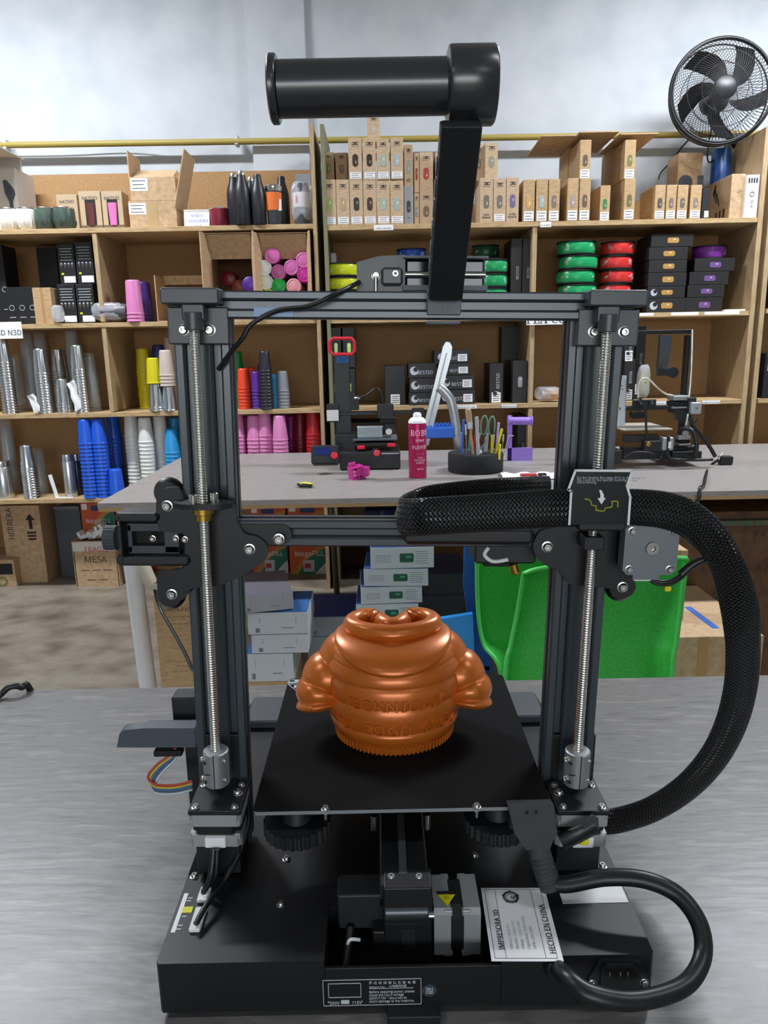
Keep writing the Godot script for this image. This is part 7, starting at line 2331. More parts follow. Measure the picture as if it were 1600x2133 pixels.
func open_printer() -> void:
	var p := py(1400, 975, 0.0)
	var z := p.z
	var o := th("open_printer", "second black 3D printer with silver motors at the right of the rear table", "printer", Vector3(p.x, 0, z))
	rbox(o, "base_bar", M.black, 1298, 930, 1450, 958, z - 0.06, 0.05, 0.002)
	rbox(o, "base_bar", M.black, 1400, 940, 1463, 957, z - 0.02, 0.3, 0.002)
	rbox(o, "base_bar", M.black, 1262, 938, 1297, 966, z + 0.02, 0.34, 0.002)
	rbox(o, "upright_post", M.black, 1414, 698, 1440, 950, z - 0.1, 0.03, 0.002)
	rbox(o, "upright_post", M.black, 1272, 686, 1292, 950, z - 0.1, 0.03, 0.002)
	rbox(o, "top_beam", M.black, 1276, 686, 1441, 698, z - 0.1, 0.03, 0.002)
	var st := S()
	var s0 := pz(1284, 888, z - 0.06) - o.position
	var s1 := pz(1303, 888, z - 0.06) - o.position
	var s2 := pz(1305, 782, z - 0.06) - o.position
	var s3 := pz(1296, 782, z - 0.06) - o.position
	pr(st, [Vector2(s0.x, s0.y), Vector2(s1.x - 0.002, s1.y), Vector2(s2.x, s2.y), Vector2(s3.x, s3.y)], 0.003, mv(0, 0, s0.z))
	put("scale_strip", st, mat("c9d3da", 0.5), o)
	st = S()
	for i in 22:
		var q := pz(1303 + (0.6 if i < 8 else 0.0), 792 + i * 4.2, z - 0.0565) - o.position
		bx(st, q, Vector3(0.005, 0.0022, 0.0008), 0.0)
	for q in [[1296, 804], [1297, 811], [1291, 850], [1292, 853]]:
		bx(st, pz(q[0], q[1], z - 0.0565) - o.position, Vector3(0.007, 0.003, 0.0008), 0.0)
	put("scale_marks", st, M.ink, o)
	rbox(o, "yellow_mark", M.yellow, 1286, 825, 1291, 846, z - 0.0565, 0.001, 0.0)
	rtube(o, "guide_rod", M.chrome, [[1442, 686], [1441, 740], [1438, 800], [1434, 835]], z - 0.075, 0.0048)
	# spool arm hanging from the beam with its tube
	st = S()
	var arm := []
	for q in [[1376, 698], [1400, 698], [1397, 735], [1390, 770], [1384, 783], [1371, 783], [1371, 764], [1374, 735]]:
		var v := pz(q[0], q[1], z - 0.1) - o.position
		arm.append(Vector2(v.x, v.y))
	pr(st, arm, 0.02, mv(0, 0, -0.12))
	put("spool_arm", st, M.capgrey, o)
	var ta := pz(1382, 772, z - 0.09) - o.position
	var tb2 := pz(1402, 776, z + 0.02) - o.position
	cyl("spool_tube", o, M.black2, ta, tb2, 0.017, 20, 0.001)
	lat("tube_flange", o, M.black2, [Vector2(0.012, 0), Vector2(0.02, 0), Vector2(0.02, 0.004), Vector2(0.012, 0.004)], Transform3D(towards(tb2 - ta), tb2), 20)
	# x rail with wheels, left and right carriages
	rbox(o, "cross_rail", M.black, 1296, 845, 1404, 855, z - 0.08, 0.02, 0.002)
	for q in [1333, 1356]:
		var w := pz(q, 839, z - 0.07) - o.position
		cyl("guide_wheel", o, M.rub, w, w + Vector3(0, 0, 0.012), 0.0095, 16, 0.002)
		cyl("wheel_bolt", o, M.steel, w + Vector3(0, 0, 0.012), w + Vector3(0, 0, 0.016), 0.004, 10)
	rbox(o, "head_plate", M.black2, 1318, 832, 1368, 848, z - 0.078, 0.01, 0.003)
	rbox(o, "print_head", M.deep, 1318, 858, 1345, 872, z - 0.06, 0.04, 0.003)
	for q in [[1403, 824, 1436, 835, "alu"], [1402, 836, 1436, 846, "deep"], [1402, 846, 1435, 852, "alu"], [1404, 852, 1434, 862, "black2"]]:
		rbox(o, "z_motor", M[q[4]], q[0], q[1], q[2], q[3], z - 0.06, 0.07, 0.003)
	st = S()
	var sh := []
	for q in [[1408, 860], [1440, 860], [1440, 870], [1430, 882], [1412, 876]]:
		var v := pz(q[0], q[1], z - 0.06) - o.position
		sh.append(Vector2(v.x, v.y))
	pr(st, sh, 0.03, mv(0, 0, -0.09))
	put("carriage_plate", st, M.black2, o)
	rbox(o, "extruder_plate", M.black2, 1432, 828, 1452, 862, z - 0.05, 0.02, 0.003)
	rbox(o, "extruder_motor", mat("b9bdbf", 0.4, 0.4), 1440, 838, 1463, 863, z - 0.03, 0.04, 0.004)
	var mc := pz(1451, 850, z - 0.03) - o.position
	cyl("motor_shaft", o, M.steel, mc, mc + Vector3(0, 0, 0.003), 0.005, 12)
	rtube(o, "lead_screw", M.chrome, [[1433, 862], [1428, 892]], z - 0.06, 0.0055)
	# bed
	rbox(o, "heated_bed", mat("a39f92", 0.5), 1298, 893, 1402, 898, z - 0.02, 0.24, 0.001)
	rbox(o, "bed_rail", M.black2, 1300, 905, 1372, 922, z - 0.03, 0.02, 0.002)
	# lower right motor stack
	for q in [[1413, 908, 1440, 917, "alu"], [1416, 917, 1438, 923, "deep"], [1414, 923, 1440, 929, "alu"]]:
		rbox(o, "z_motor", M[q[4]], q[0], q[1], q[2], q[3], z - 0.04, 0.045, 0.003)
	var cp := pz(1427, 907, z - 0.06) - o.position
	cyl("coupler", o, M.alu, cp, cp + Vector3(0, 0.02, 0), 0.012, 16, 0.001)
	# bed motor and its pulley block
	rbox(o, "bed_motor", M.alu, 1380, 911, 1405, 939, z + 0.015, 0.05, 0.004)
	rbox(o, "bed_motor_stack", M.deep, 1388, 910, 1396, 940, z + 0.016, 0.052, 0.0)
	rbox(o, "bed_motor_label", M.white, 1392, 920, 1399, 934, z + 0.0175, 0.001, 0.0)
	rbox(o, "motor_mount", M.black2, 1342, 918, 1382, 942, z + 0.0, 0.04, 0.004)
	var bf := pz(1350, 925, z + 0.004) - o.position
	cyl("brass_wheel", o, M.brass, bf, bf + Vector3(0, 0, 0.006), 0.009, 14, 0.001)
	# wires
	rtube(o, "guide_tube", mat("d9cfc2", 0.4), [[1330, 829], [1330, 808], [1334, 794], [1342, 788], [1352, 791], [1368, 806], [1386, 820], [1402, 824]], z - 0.04, 0.0035)
	rtube(o, "cable", M.rub, [[1332, 829], [1341, 842], [1345, 862], [1346, 890], [1348, 912]], z - 0.01, 0.0045)
	rtube(o, "braided_cable", M.rub, [[1418, 895, 0.0], [1430, 892, 0.02], [1442, 898, 0.04], [1450, 915, 0.05], [1451, 935, 0.05], [1447, 950, 0.04]], z - 0.02, 0.009)
	rtube(o, "braided_cable", M.rub, [[1440, 870], [1444, 888], [1462, 908], [1478, 930], [1490, 951]], z - 0.0, 0.0075)
	rtube(o, "cable", M.rub, [[1390, 942], [1398, 955], [1420, 958], [1450, 958], [1485, 957]], z + 0.03, 0.006)
	rtube(o, "cable", M.rub, [[1300, 955], [1318, 943], [1345, 942], [1362, 946]], z + 0.03, 0.004)
	rtube(o, "cable", M.rub, [[1352, 945], [1358, 955], [1370, 958], [1378, 952], [1378, 944]], z + 0.03, 0.003)
	rtube(o, "motor_wire", M.rub, [[1445, 864], [1442, 873], [1448, 880], [1452, 874]], z - 0.03, 0.003)


func ladder() -> void:
	var z := -2.86
	var o := th("step_ladder", "aluminium step ladder with a blue platform between the table and the shelves", "ladder", Vector3(pz(910, 900, z).x, -0.75, z))
	var al := mat("b4babd", 0.3, 0.8)
	# left rail: a broad profile rising to a rounded head
	var st := S()
	var rail := []
	for q in [[872, 928], [893, 928], [921, 815], [941, 738], [942, 722], [937, 713], [929, 712], [923, 722], [905, 800]]:
		var v := pz(q[0], q[1], z) - o.position
		rail.append(Vector2(v.x, v.y))
	pr(st, rail, 0.03, mv(0, 0, -0.03))
	put("front_rail", st, al, o)
	st = S()
	var gr := []
	for q in [[880, 928], [884, 928], [913, 812], [932, 735], [929, 735]]:
		var v := pz(q[0], q[1], z) - o.position
		gr.append(Vector2(v.x, v.y))
	pr(st, gr, 0.003, mv(0, 0, 0.0))
	put("rail_groove", st, M.alu2, o)
	# lower run of that rail down to the floor
	var a := pz(882, 926, z - 0.015) - o.position
	var b := Vector3(a.x - 0.27, 0.0, -0.015)
	cyl("rail_foot", o, al, b, a, 0.022, 12)
	# bent rear leg
	st = S()
	var pts := []
	for q in [[914, 806], [925, 815], [938, 832], [945, 858], [951, 895], [954, 925]]:
		pts.append(pz(q[0], q[1], z + 0.02) - o.position)
	pts.append(Vector3(pts[-1].x + 0.12, 0.0, 0.02))
	tb(st, cr(pts, 6), 0.022, 12, Vector3(1, 0.3, 0).normalized(), 0.012)
	put("rear_leg", st, al, o)
	var bl := mat("2a63c4", 0.45)
	rbox(o, "platform", bl, 886, 890, 946, 914, z + 0.05, 0.2, 0.004)
	st = S()
	for i in 7:
		var p := pz(890 + i * 8.5, 889, z + 0.05) - o.position
		bx(st, p + Vector3(0, 0, -0.1), Vector3(0.006, 0.004, 0.18), 0.0)
	put("tread_rib", st, bl, o)
	for q in [[917, 808], [952, 905]]:
		screw(o, pz(q[0], q[1], z + 0.035) - o.position, Vector3(0, 0, 1), 0.006)


func gbox(u0: float, v0: float, u1: float, z: float, depth: float, called: String, label: String, m: Material, cat := "box", v1 := 0.0) -> Node3D:   # stands on the floor, its top at pixel row v0
	var f := face(u0, v0, u1, v0 + 20, z, -0.75)
	var a := pz(u0, v0, z)
	var b := pz(u1, v0, z)
	if z < -3.0:
		a.y = minf(a.y, -0.272)   # stays under the lowest shelf board
	var o := th(called, label, cat, Vector3((a.x + b.x) / 2, -0.75, z))
	box("carton", o, m, Vector3(0, (a.y + 0.75) / 2, -depth / 2), Vector3(b.x - a.x, a.y + 0.75, depth), 0.002)
	o.set_meta("h", a.y + 0.75)
	return o


func under_things() -> void:
	# kraft cartons on the floor at the far left
	var z: float = py(26, 1222, -0.75).z
	var o := gbox(-90, 1168, 28, z, 0.42, "floor_carton", "long kraft carton lying on the floor at the left edge", M.kraft2)
	var h: float = o.get_meta("h")
	box("picture_print", o, M.ink, Vector3(0.09, h * 0.66, 0.0006), Vector3(0.1, 0.06, 0.001), 0.0)
	var st := S()
	tb(st, arc(Vector3(0.08, h * 0.22, 0.001), 0.022), 0.004, 5)
	put("leaf_mark", st, mat("6f7a3a", 0.6), o)
	box("side_print", o, M.ink, Vector3(0.1515, h * 0.5, -0.25), Vector3(0.001, 0.05, 0.2), 0.0)
	var w: float = (pz(28, 1168, z).x - pz(-90, 1168, z).x)
	var z2: float = py(60, 1160, -0.75).z
	o = th("floor_carton", "kraft carton with an upward arrow standing at the back under the left shelf", "box", Vector3(pz(48, 1090, -3.22).x, -0.75, -3.2))
	var t0 := pz(6, 1054, -3.2)
	var t1 := pz(88, 1054, -3.2)
	h = t0.y + 0.75
	box("carton", o, M.kraft2, Vector3(0, h / 2, -0.1), Vector3(t1.x - t0.x, h, 0.2), 0.002)
	words("carton_text", o, M.ink, ["HERRERA"], 0.032, Transform3D(Basis(Vector3(0, 0, 1), PI / 2), Vector3(-0.06, h - 0.1, 0.0006)))
	st = S()
	pr(st, [Vector2(-0.025, 0.05), Vector2(0.025, 0.05), Vector2(0, 0.085)], 0.0006, mv(0.05, h - 0.13, 0.0004))
	pr(st, [Vector2(-0.009, 0.0), Vector2(0.009, 0.0), Vector2(0.009, 0.05), Vector2(-0.009, 0.05)], 0.0006, mv(0.05, h - 0.13, 0.0004))
	for k in 3:
		bx(st, Vector3(0.05, h - 0.15 - k * 0.018, 0.0006), Vector3(0.05 - k * 0.004, 0.01, 0.001), 0.0)
	put("arrow_print", st, M.ink, o)
	# dark crate behind
	o = gbox(112, 1058, 165, -3.3, 0.1, "storage_crate", "dark grey plastic crate in the shade under the left shelf", M.grey)
	box("rim", o, M.grey2, Vector3(0, o.get_meta("h"), 0.0), Vector3(0.14, 0.02, 0.02), 0.003)
	# carton with white packing on the floor
	z = py(195, 1222, -0.75).z
	var a := pz(150, 1128, z)
	var b := pz(240, 1128, z)
	o = th("open_carton", "open brown carton filled with white foam pieces beside the table leg", "box", Vector3((a.x + b.x) / 2, -0.75, z))
	h = a.y + 0.75
	var bw := b.x - a.x
	for q in [[0, 0, -0.004, bw, 0.008], [0, 0, -0.17, bw, 0.008]]:
		box("carton_wall", o, M.kraft2, Vector3(0, h / 2, q[2]), Vector3(bw, h, 0.008), 0.0)
	for s in [-1, 1]:
		box("carton_wall", o, M.kraft2, Vector3(s * bw / 2, h / 2, -0.087), Vector3(0.008, h, 0.174), 0.0)
	box("carton_floor", o, M.kraft2, Vector3(0, h * 0.4, -0.087), Vector3(bw - 0.01, h * 0.8, 0.155), 0.0)
	box("tape", o, mat("d8d3cc", 0.4), Vector3(0, h - 0.03, 0.0006), Vector3(bw, 0.05, 0.001), 0.0)
	words("tape_text", o, mat("c23a35", 0.6), ["FRAGIL"], 0.03, mv(0.01, h - 0.045, 0.0012))
	words("carton_text", o, mat("4b3a2a", 0.7), ["MESA", "— — —", "— —"], 0.036, mv(0.0, h * 0.6, 0.0006))
	var fi := 0
	for q in [[-0.06, 0.03, -0.12, 0.11, 0.3], [0.0, 0.045, -0.1, 0.08, 0.7], [0.06, 0.025, -0.08, 0.1, -0.5], [-0.01, 0.02, -0.13, 0.12, 0.1]]:
		var e := th("foam_piece", ["white foam channel at the left of the open carton", "white foam block tilted in the middle of the open carton", "white foam block at the right of the open carton", "white foam strip at the back of the open carton"][fi], "foam", o.position + Vector3(q[0], h * 0.8, q[2]), "foam pieces in the open carton")
		fi += 1
		var B := Transform3D(Basis(Vector3(0, 0, 1), q[4]), Vector3(0, q[1] + 0.03, 0))
		st = S()
		bx(st, Vector3.ZERO, Vector3(q[3], 0.02, 0.07), 0.003, B)
		bx(st, Vector3(-q[3] * 0.45, 0.02, 0), Vector3(0.015, 0.03, 0.07), 0.003, B)
		bx(st, Vector3(q[3] * 0.45, 0.02, 0), Vector3(0.015, 0.03, 0.07), 0.003, B)
		put("channel", st, M.white, e)
	# paint filler boxes
	for q in [[166, 1048, 236, -3.29, "orange and green filler box behind the open carton, left of the table leg"], [240, 1048, 300, -3.29, "orange and green filler box half hidden by the table leg"], [520, 1056, 594, -3.285, "orange and green filler box under the shelf, left of the pair"], [598, 1053, 682, -3.26, "orange and green filler box under the shelf, right of the pair"]]:
		filler(q)
	# white filament boxes on the floor between the tables
	white_piles()
	# tall brown carton behind the table leg
	o = gbox(318, 1238, 420, -1.5, 0.35, "floor_carton", "large plain brown carton with small print behind the white table leg", M.carton)
	h = o.get_meta("h")
	words("carton_text", o, mat("5a4530", 0.7), ["CLASON PAPER", "— — — —", "— — —"], 0.012, mv(0.0, h - 0.05, 0.0006), 1.9)
	words("carton_text", o, mat("5a4530", 0.7), ["— — — — — —", "— — —", "— — — —"], 0.01, mv(0.0, h - 0.22, 0.0006), 1.7)
	var c := pz(318, 1212, -1.62)
	o = th("squeeze_bottle", "cream plastic bottle leaning on the big brown carton by the table leg", "bottle", Vector3(c.x, -0.75 + h, -1.6))
	lat("bottle", o, mat("c9c2ae", 0.5), [Vector2(0, 0), Vector2(0.02, 0), Vector2(0.022, 0.01), Vector2(0.021, 0.06), Vector2(0.012, 0.085), Vector2(0.006, 0.1), Vector2(0, 0.1)], Transform3D(Basis(Vector3(0, 0, 1), 0.3), Vector3(0, 0.003, 0)))
	lat("cap", o, M.black2, [Vector2(0.007, 0.098), Vector2(0.006, 0.12), Vector2(0, 0.12)], Transform3D(Basis(Vector3(0, 0, 1), 0.3), Vector3(0, 0.003, 0)))
	o = th("hanging_cord", "thin dark cord hanging slantwise before the big brown carton", "cable", Vector3.ZERO)
	tube("cord", o, M.rub, cr([pz(322, 1228, -1.48), pz(335, 1270, -1.45), pz(372, 1335, -1.3), pz(400, 1392, -1.15), pz(420, 1440, -1.0), Vector3(pz(430, 1480, -0.9).x, -0.745, -0.9)], 6), 0.005, 8)
	# green and blue moulded shells
	shells()
	# cartons and chest at the right
	o = gbox(1405, 1068, 1700, -1.78, 0.7, "wooden_chest", "large worn brown wooden chest under the rear table at the right", grain(["3a281a", "5a3f28", "6d4d31", "4e3723"], Vector3(2, 1, 2), 0.65, 33, 0.02, 4))
	h = o.get_meta("h")
	box("lid", o, grain(["3b3326", "5b5a3c", "3f5a48", "6a5138"], Vector3(2.2, 2.2, 2.2), 0.7, 34, 0.02, 4), Vector3(0, h - 0.035, -0.33), Vector3(0.6, 0.02, 0.72), 0.003)
	var ct := gbox(1386, 1328, 1592, -1.32, 0.45, "floor_carton", "big sealed brown carton with blue tape on top at the right", M.kraft2)
	h = ct.get_meta("h")
	var b0 := py(1432, 1264, h - 0.75) - ct.position
	var b1 := py(1492, 1309, h - 0.75) - ct.position
	box("blue_tape", ct, mat("3f68b8", 0.5), Vector3.ZERO, Vector3(0.022, 0.0012, b0.distance_to(b1)), 0.0, Transform3D(Basis(Vector3(0, 1, 0), atan2(b1.x - b0.x, b1.z - b0.z)), (b0 + b1) / 2))
	box("tape", ct, mat("b08d5c", 0.35), Vector3(-0.03, h * 0.5, 0.0005), Vector3(0.03, h, 0.001), 0.0)
	var a2 := pz(1404, 1268, -1.45)
	var b2 := pz(1428, 1146, -1.45)
	o = th("brown_carton", "narrow upright brown carton standing on the big carton beside the green shell", "box", Vector3((a2.x + b2.x) / 2 - 0.03, -0.75 + h, -1.45))
	box("carton", o, M.kraft2, Vector3(0, (b2.y + 0.75 - h) / 2, -0.04), Vector3(0.1, b2.y + 0.75 - h, 0.08), 0.002)
	box("tape", o, mat("b08d5c", 0.35), Vector3(0.02, (b2.y + 0.75 - h) / 2, 0.0005), Vector3(0.02, b2.y + 0.75 - h, 0.001), 0.0)
	# odds and ends below the shelf at the right
	for q in [[1316, 1042, 1345, "white_carton", "white carton in the shade under the right shelf, leftmost", "c9c9c4"], [1345, 1030, 1390, "storage_carton", "white carton with a dark picture under the right shelf", "b9b9b4"], [1470, 1034, 1510, "storage_carton", "reddish brown carton under the right shelf beside the power lead", "8a5c46"], [1528, 1036, 1555, "storage_carton", "small cream carton under the right shelf at the right", "c4b8a4"], [760, 1064, 832, "storage_carton", "dark blue carton under the middle shelf left of the cable loop", "25386a"]]:
		var e := gbox(q[0], q[1], q[2], -3.15, 0.2, q[3], q[4], mat(q[5], 0.7))
		box("seam_tape", e, M.grey2, Vector3(0, e.get_meta("h") - 0.02, 0.0006), Vector3(0.012, 0.04, 0.001), 0.0)


func filler(q: Array) -> void:
	var a := pz(q[0], q[1], q[3])
	var b := pz(q[2], q[1], q[3])
	var w := b.x - a.x
	var h := a.y + 0.75
	var o := th("filler_box", q[4], "box", Vector3((a.x + b.x) / 2, -0.75, q[3]), "orange and green filler boxes")
	box("carton", o, mat("cf5a35", 0.55), Vector3(0, h / 2, -0.055), Vector3(w, h, 0.11), 0.002)
	var mk := func(name: String, hex: String, pts: Array, z: float) -> void:
		var o2 := []
		for p in pts:
			o2.append(Vector2((p[0] - 0.5) * w, p[1] * h))
		pri(name, o, mat(hex, 0.55), o2, 0.0006, mv(0, 0, z))
	for band in [0.5, 0.0]:
		mk.call("swoosh", "c98a3c", [[0.0, band], [0.2, band], [0.42, band + 0.2], [0.75, band + 0.34], [1.0, band + 0.4], [1.0, band + 0.44], [0.7, band + 0.4], [0.35, band + 0.24]], 0.0002)
		mk.call("swoosh", "1f7a66", [[0.2, band + 0.0], [1.0, band + 0.0], [1.0, band + 0.4], [0.75, band + 0.34], [0.42, band + 0.2]], 0.0004)
		mk.call("swoosh", "d9dad6", [[0.62, band], [1.0, band], [1.0, band + 0.2], [0.85, band + 0.13]], 0.0006)
	box("white_corner", o, M.white, Vector3(-w * 0.38, h * 0.95, 0.0006), Vector3(w * 0.16, h * 0.08, 0.001), 0.0)
	box("blue_badge", o, mat("2a3a6e", 0.5), Vector3(0, h * 0.93, 0.0008), Vector3(w * 0.36, h * 0.07, 0.001), 0.0)
	words("brand_text", o, M.white, ["MegaFILL"], w * 0.13, mv(0.0, h * 0.76, 0.0012))
	words("brand_text", o, M.white, ["MegaFILL"], w * 0.13, mv(0.0, h * 0.3, 0.0012))
	box("info_panel", o, mat("c6ccd2", 0.5), Vector3(-w * 0.02, h * 0.12, 0.0012), Vector3(w * 0.28, h * 0.17, 0.001), 0.0)
	box("info_square", o, mat("c23a44", 0.5), Vector3(-w * 0.05, h * 0.12, 0.002), Vector3(w * 0.15, h * 0.07, 0.001), 0.0)


func lying_box(o_label: String, f: Array, z: float, depth: float, turn: float, top: String, win: bool, group: String, front := "c3cad0") -> void:
	var o := th("filament_box", o_label, "box", Vector3(f[0], f[2], z), group)
	o.rotation.y = turn
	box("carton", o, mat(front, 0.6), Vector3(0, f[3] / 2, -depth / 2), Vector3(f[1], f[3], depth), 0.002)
	box("printed_top", o, mat(top, 0.5), Vector3(0, f[3] + 0.0004, -depth / 2), Vector3(f[1] - 0.003, 0.0008, depth - 0.003), 0.0)
	var st := S()
	if win:
		pri("window", o, mat("0c4f3c", 0.2), rrect(f[1] * 0.22, f[3] * 0.42, 0.004, Vector2(f[1] * 0.07, f[3] * 0.5)), 0.0008, mv(0, 0, 0.0002))
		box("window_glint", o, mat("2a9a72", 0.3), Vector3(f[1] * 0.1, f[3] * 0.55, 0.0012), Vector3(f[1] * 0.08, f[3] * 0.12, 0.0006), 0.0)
		for k in 6:
			bx(st, Vector3(f[1] * (0.3 + 0.02 * (k % 2)), f[3] * (0.78 - 0.11 * k), 0.0004), Vector3(f[1] * 0.2, f[3] * 0.02, 0.0006), 0.0)
		for k in 4:
			bx(st, Vector3(-f[1] * 0.3, f[3] * (0.62 - 0.1 * k), 0.0004), Vector3(f[1] * 0.24, f[3] * 0.015, 0.0006), 0.0)
	else:
		for x in [-0.3, 0.3]:
			for k in 3:
				bx(st, Vector3(f[1] * x, f[3] * (0.75 - 0.09 * k), 0.0004), Vector3(f[1] * 0.02, f[3] * 0.03, 0.0006), 0.0)
		bx(st, Vector3(-f[1] * 0.34, f[3] * 0.2, 0.0004), Vector3(f[1] * 0.07, f[3] * 0.2, 0.0006), 0.0)
		bx(st, Vector3(f[1] * 0.16, f[3] * 0.3, 0.0004), Vector3(f[1] * 0.2, f[3] * 0.03, 0.0006), 0.0)
	put("carton_print", st, M.grey2, o)


func pile(list: Array, z: float, depth: float, top: String, win: bool, name: String, group: String, front := "c3cad0") -> void:
	# list of pixel rows from the lowest box up; below the lowest one a plain carton reaches the floor
	var q0: Array = list[0]
	var f := face(q0[0], q0[1], q0[2], q0[3], z)
	var b := th("support_carton", "plain carton on the floor carrying %s" % name, "box", Vector3(f[0], -0.75, z))
	box("carton", b, M.carton, Vector3(0, (f[2] + 0.75) / 2, -depth / 2), Vector3(f[1], f[2] + 0.75, depth), 0.002)
	var base: float = f[2]
	var ord := ["lowest", "second from below", "third from below", "fourth from below", "fifth from below"]
	for i in list.size():
		var q: Array = list[i]
		f = face(q[0], q[1], q[2], q[3], z, base)
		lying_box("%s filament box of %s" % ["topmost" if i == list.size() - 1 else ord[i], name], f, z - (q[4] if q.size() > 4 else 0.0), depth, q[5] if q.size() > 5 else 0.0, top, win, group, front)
		base += f[3] + 0.001


func white_piles() -> void:
	pile([[746, 1300, 874, 1340], [742, 1258, 872, 1297], [752, 1222, 880, 1254, 0.0, 0.04], [758, 1185, 892, 1225, 0.0, -0.03], [772, 1140, 904, 1180, 0.0, 0.02]], -1.6, 0.2, "2a4f8c", true, "the green-windowed white pile behind the orange print", "white boxes with green windows")
	pile([[512, 1362, 612, 1420], [524, 1322, 642, 1352], [516, 1276, 642, 1322]], -1.5, 0.2, "2c5a8f", false, "the grey-fronted pile just right of the left post", "grey-fronted boxes")
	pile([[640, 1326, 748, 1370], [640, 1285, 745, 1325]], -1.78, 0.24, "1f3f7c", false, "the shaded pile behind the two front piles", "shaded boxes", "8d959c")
	var f := face(506, 1240, 610, 1272, -1.52)
	lying_box("grey and blue filament box lying turned on top of the left pile", [f[0], f[1] * 1.05, pz(560, 1276, -1.5).y + 0.003, f[3] * 1.1], -1.5, 0.24, 0.22 , "5c5b62", false, "", "a6aab0")
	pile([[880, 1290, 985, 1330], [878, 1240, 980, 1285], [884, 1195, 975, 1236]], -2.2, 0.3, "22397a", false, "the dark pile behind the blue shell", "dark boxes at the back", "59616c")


func shells() -> void:
	var gm := grain(["1f9a2a", "2cb33a", "38c548"], Vector3(4, 4, 4), 0.5, 41, 0.05, 3)
	# outer upright sheet bent back at its left edge
	var mk := func(called: String, label: String, m: Material, pts: Array, zb: float, cat: String) -> Node3D:
		var base := pz(pts[0][0], 1405, zb)
		var o := th(called, label, cat, Vector3(base.x, -0.75, zb))
		return o
	var specs := [
		["moulded_shell", "bright green moulded plastic shell with a rounded rim, standing behind", [[990, 1118, -1.45], [992, 1250, -1.45], [1003, 1330, -1.42], [1040, 1395, -1.36]], [[1165, 1130, -1.5], [1165, 1230, -1.5], [1165, 1330, -1.46], [1165, 1400, -1.4]]],
		["moulded_shell", "bright green moulded plastic shell with a raised lip, standing in front", [[1086, 1186, -1.2], [1074, 1260, -1.2], [1060, 1330, -1.18], [1048, 1402, -1.15]], [[1418, 1155, -1.12], [1408, 1240, -1.12], [1398, 1320, -1.1], [1388, 1402, -1.08]]],
	]
	for s in specs:
		var o := th(s[0], s[1], "seat", Vector3(pz(s[2][3][0], 1402, s[2][3][2]).x, -0.75, s[2][3][2]), "green moulded shells")
		var rows := []
		var L := []
		var R := []
		for q in s[2]:
			L.append(pz(q[0], q[1], q[2]) - o.position)
		for q in s[3]:
			R.append(pz(q[0], q[1], q[2]) - o.position)
		L.append(Vector3(L[-1].x, 0, L[-1].z + 0.03))
		R.append(Vector3(R[-1].x, 0, R[-1].z + 0.03))
		L = cr(L, 5)
		R = cr(R, 5)
		for side in [0.0, 0.008]:
			rows = []
			for i in L.size():
				var row := []
				for k in 25:
					var t := k / 24.0
					var bow := 0.03 * sin(PI * t)
					var lip := 0.035 * (pow(1.0 - minf(t * 9.0, 1.0), 2.0) + pow(1.0 - minf((1.0 - t) * 7.0, 1.0), 2.0))
					var toplip := 0.02 * pow(1.0 - minf(i / 3.0, 1.0), 2.0)
					row.append(L[i].lerp(R[i], t) + Vector3(0, 0, -bow + lip + toplip - side))
				rows.append(row)
			var st := S()
			grid(st, rows)
			put("shell_front" if side == 0.0 else "shell_back", st, gm, o)
		var edge := []
		for i in range(L.size() - 1, -1, -1):
			edge.append(L[i] + Vector3(0, 0, 0.035))
		for k in 25:
			var t := k / 24.0
			edge.append(L[0].lerp(R[0], t) + Vector3(0, 0, -0.03 * sin(PI * t) + 0.02 + 0.035 * (pow(1.0 - minf(t * 9.0, 1.0), 2.0) + pow(1.0 - minf((1.0 - t) * 7.0, 1.0), 2.0)) * 0.5))
		for i in R.size():
			edge.append(R[i] + Vector3(0, 0, 0.035))
		tube("rolled_rim", o, mat("4cc456", 0.4), edge, 0.0065, 8)
	var bm := mat("1b55ae", 0.5)
	var o := th("blue_shell", "dark blue moulded plastic shell edge beside the green ones", "seat", Vector3(pz(976, 1380, -1.55).x, -0.75, -1.55))
	var st := S()
	var out := []
	for q in [[968, 1120], [1000, 1120], [1004, 1240], [1008, 1330], [1030, 1400], [990, 1390], [976, 1300], [966, 1220]]:
		var p := pz(q[0], q[1], -1.55) - o.position
		out.append(Vector2(p.x, p.y))
	pr(st, out, 0.02, mv(0, 0, -0.02))
	put("shell_front", st, bm, o)
	var lo := pz(990, 1390, -1.55) - o.position
	box("shell_foot", o, bm, Vector3(0.03, lo.y / 2, -0.01), Vector3(0.08, lo.y + 0.01, 0.02), 0.003)
	o = th("light_blue_shell", "light blue moulded plastic shell half hidden behind the orange print", "seat", Vector3(pz(950, 1350, -1.4).x, -0.75, -1.4))
	st = S()
	out = []
	for q in [[905, 1292], [985, 1279], [990, 1400], [908, 1400]]:
		var p := pz(q[0], q[1], -1.4) - o.position
		out.append(Vector2(p.x, p.y))
	pr(st, out, 0.02, mv(0, 0, -0.02))
	put("shell_front", st, mat("2a8fe0", 0.45), o)
	lo = pz(930, 1400, -1.4) - o.position
	box("shell_foot", o, mat("2a8fe0", 0.45), Vector3(-0.005, lo.y / 2, -0.012), Vector3(0.1, lo.y + 0.01, 0.016), 0.003)


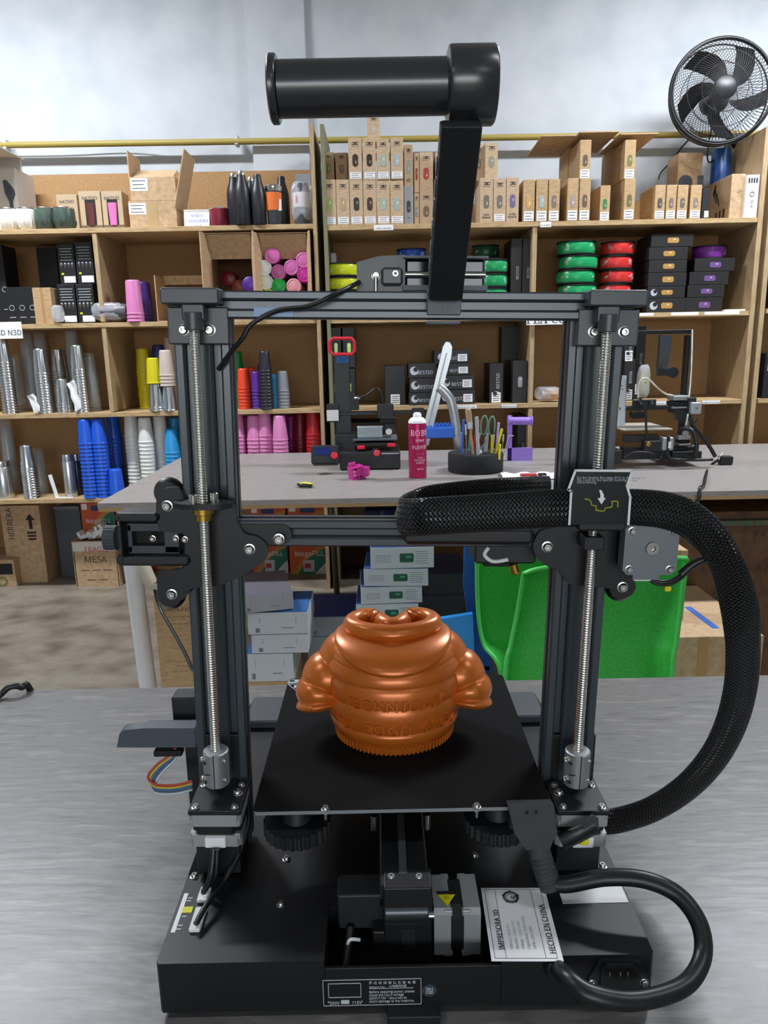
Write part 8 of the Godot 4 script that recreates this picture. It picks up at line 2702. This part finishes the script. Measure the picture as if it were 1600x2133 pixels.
func fan() -> void:
	var c := pz(1503, 191, -3.12)
	var r := 103.0 * mpp(c)
	var o := th("wall_fan", "black wall fan with five blades in a wire cage at the upper right", "fan", c)
	o.rotation = Vector3(-0.06, -0.12, 0)
	var m := mat("1d1f22", 0.4)
	var Z := Basis(Vector3(1, 0, 0), PI / 2)
	# cage: outer hoop, rings and curved spokes front and rear
	for q in [[1.0, 0.0, 0.009], [0.97, 0.018, 0.004], [0.97, -0.05, 0.004]]:
		tube("cage_hoop", o, m, arc(Vector3(0, 0, q[1]), r * q[0], 0, TAU, 56), q[2], 8)
	var st := S()
	for side in [1.0, -1.0]:
		for i in 84:
			var a := TAU * i / 84
			var pts := []
			for k in 8:
				var t := k / 7.0
				var an: float = a + t * 0.55 * side
				var rr := lerpf(r * 0.22, r * 0.985, t)
				pts.append(Vector3(cos(an) * rr, sin(an) * rr, (0.055 if side > 0 else -0.1) * sqrt(maxf(1.0 - t * t, 0.0)) + 0.002 * side))
			tb(st, pts, 0.0013, 4)
		for f in [0.45, 0.72]:
			var ring := arc(Vector3(0, 0, (0.055 if side > 0 else -0.1) * sqrt(1.0 - pow((f - 0.22) / 0.765, 2.0))), r * f, 0, TAU, 40)
			tb(st, ring, 0.0018, 5)
	var wires := put("cage_wires", st, m, o)
	wires.set_meta("kind", "stuff")
	lat("cage_badge", o, m, [Vector2(0, 0.062), Vector2(r * 0.2, 0.06), Vector2(r * 0.23, 0.054), Vector2(r * 0.23, 0.05), Vector2(0, 0.05)], Transform3D(Z, Vector3.ZERO), 28)
	lat("hub", o, m, [Vector2(0, 0.035), Vector2(r * 0.16, 0.03), Vector2(r * 0.2, 0.01), Vector2(r * 0.2, -0.04), Vector2(0, -0.04)], Transform3D(Z, Vector3.ZERO), 28)
	for i in 5:
		var rows := []
		for k in 9:
			var t := k / 8.0
			var rr := lerpf(r * 0.17, r * 0.9, t)
			var row := []
			for j in 9:
				var s := j / 8.0 - 0.5
				var width := (0.55 + 0.25 * sin(PI * minf(t * 1.1, 1.0)))
				var an := TAU * i / 5.0 + 0.35 + t * 0.75 + s * width * (1.0 - 0.25 * t)
				row.append(Vector3(cos(an) * rr, sin(an) * rr, -s * 0.06 * (1.0 - 0.3 * t)))
			rows.append(row)
		st = S()
		grid(st, rows)
		put("blade", st, mat("121315", 0.4), o)
	lat("motor_housing", o, m, [Vector2(0, -0.17), Vector2(0.045, -0.165), Vector2(0.06, -0.14), Vector2(0.065, -0.09), Vector2(0, -0.085)], Transform3D(Z, Vector3.ZERO), 28)
	var w := pz(1580, 280, -3.38) - o.position
	tube("wall_arm", o, m, cr([Vector3(0, -0.02, -0.14), Vector3(0.06, -0.1, -0.17), Vector3(0.13, -0.16, -0.2), Vector3(0.175, -0.19, -0.26)]), 0.018, 12)
	box("wall_mount", o, m, Vector3(0.175, -0.19, -0.3), Vector3(0.09, 0.17, 0.1), 0.01)
	tube("power_cord", o, M.rub, cr([Vector3(0.02, -0.03, -0.15), Vector3(0.0, -0.2, -0.16), Vector3(0.01, -0.26, -0.17), Vector3(0.05, -0.24, -0.2), Vector3(0.12, -0.2, -0.24)]), 0.004, 6)
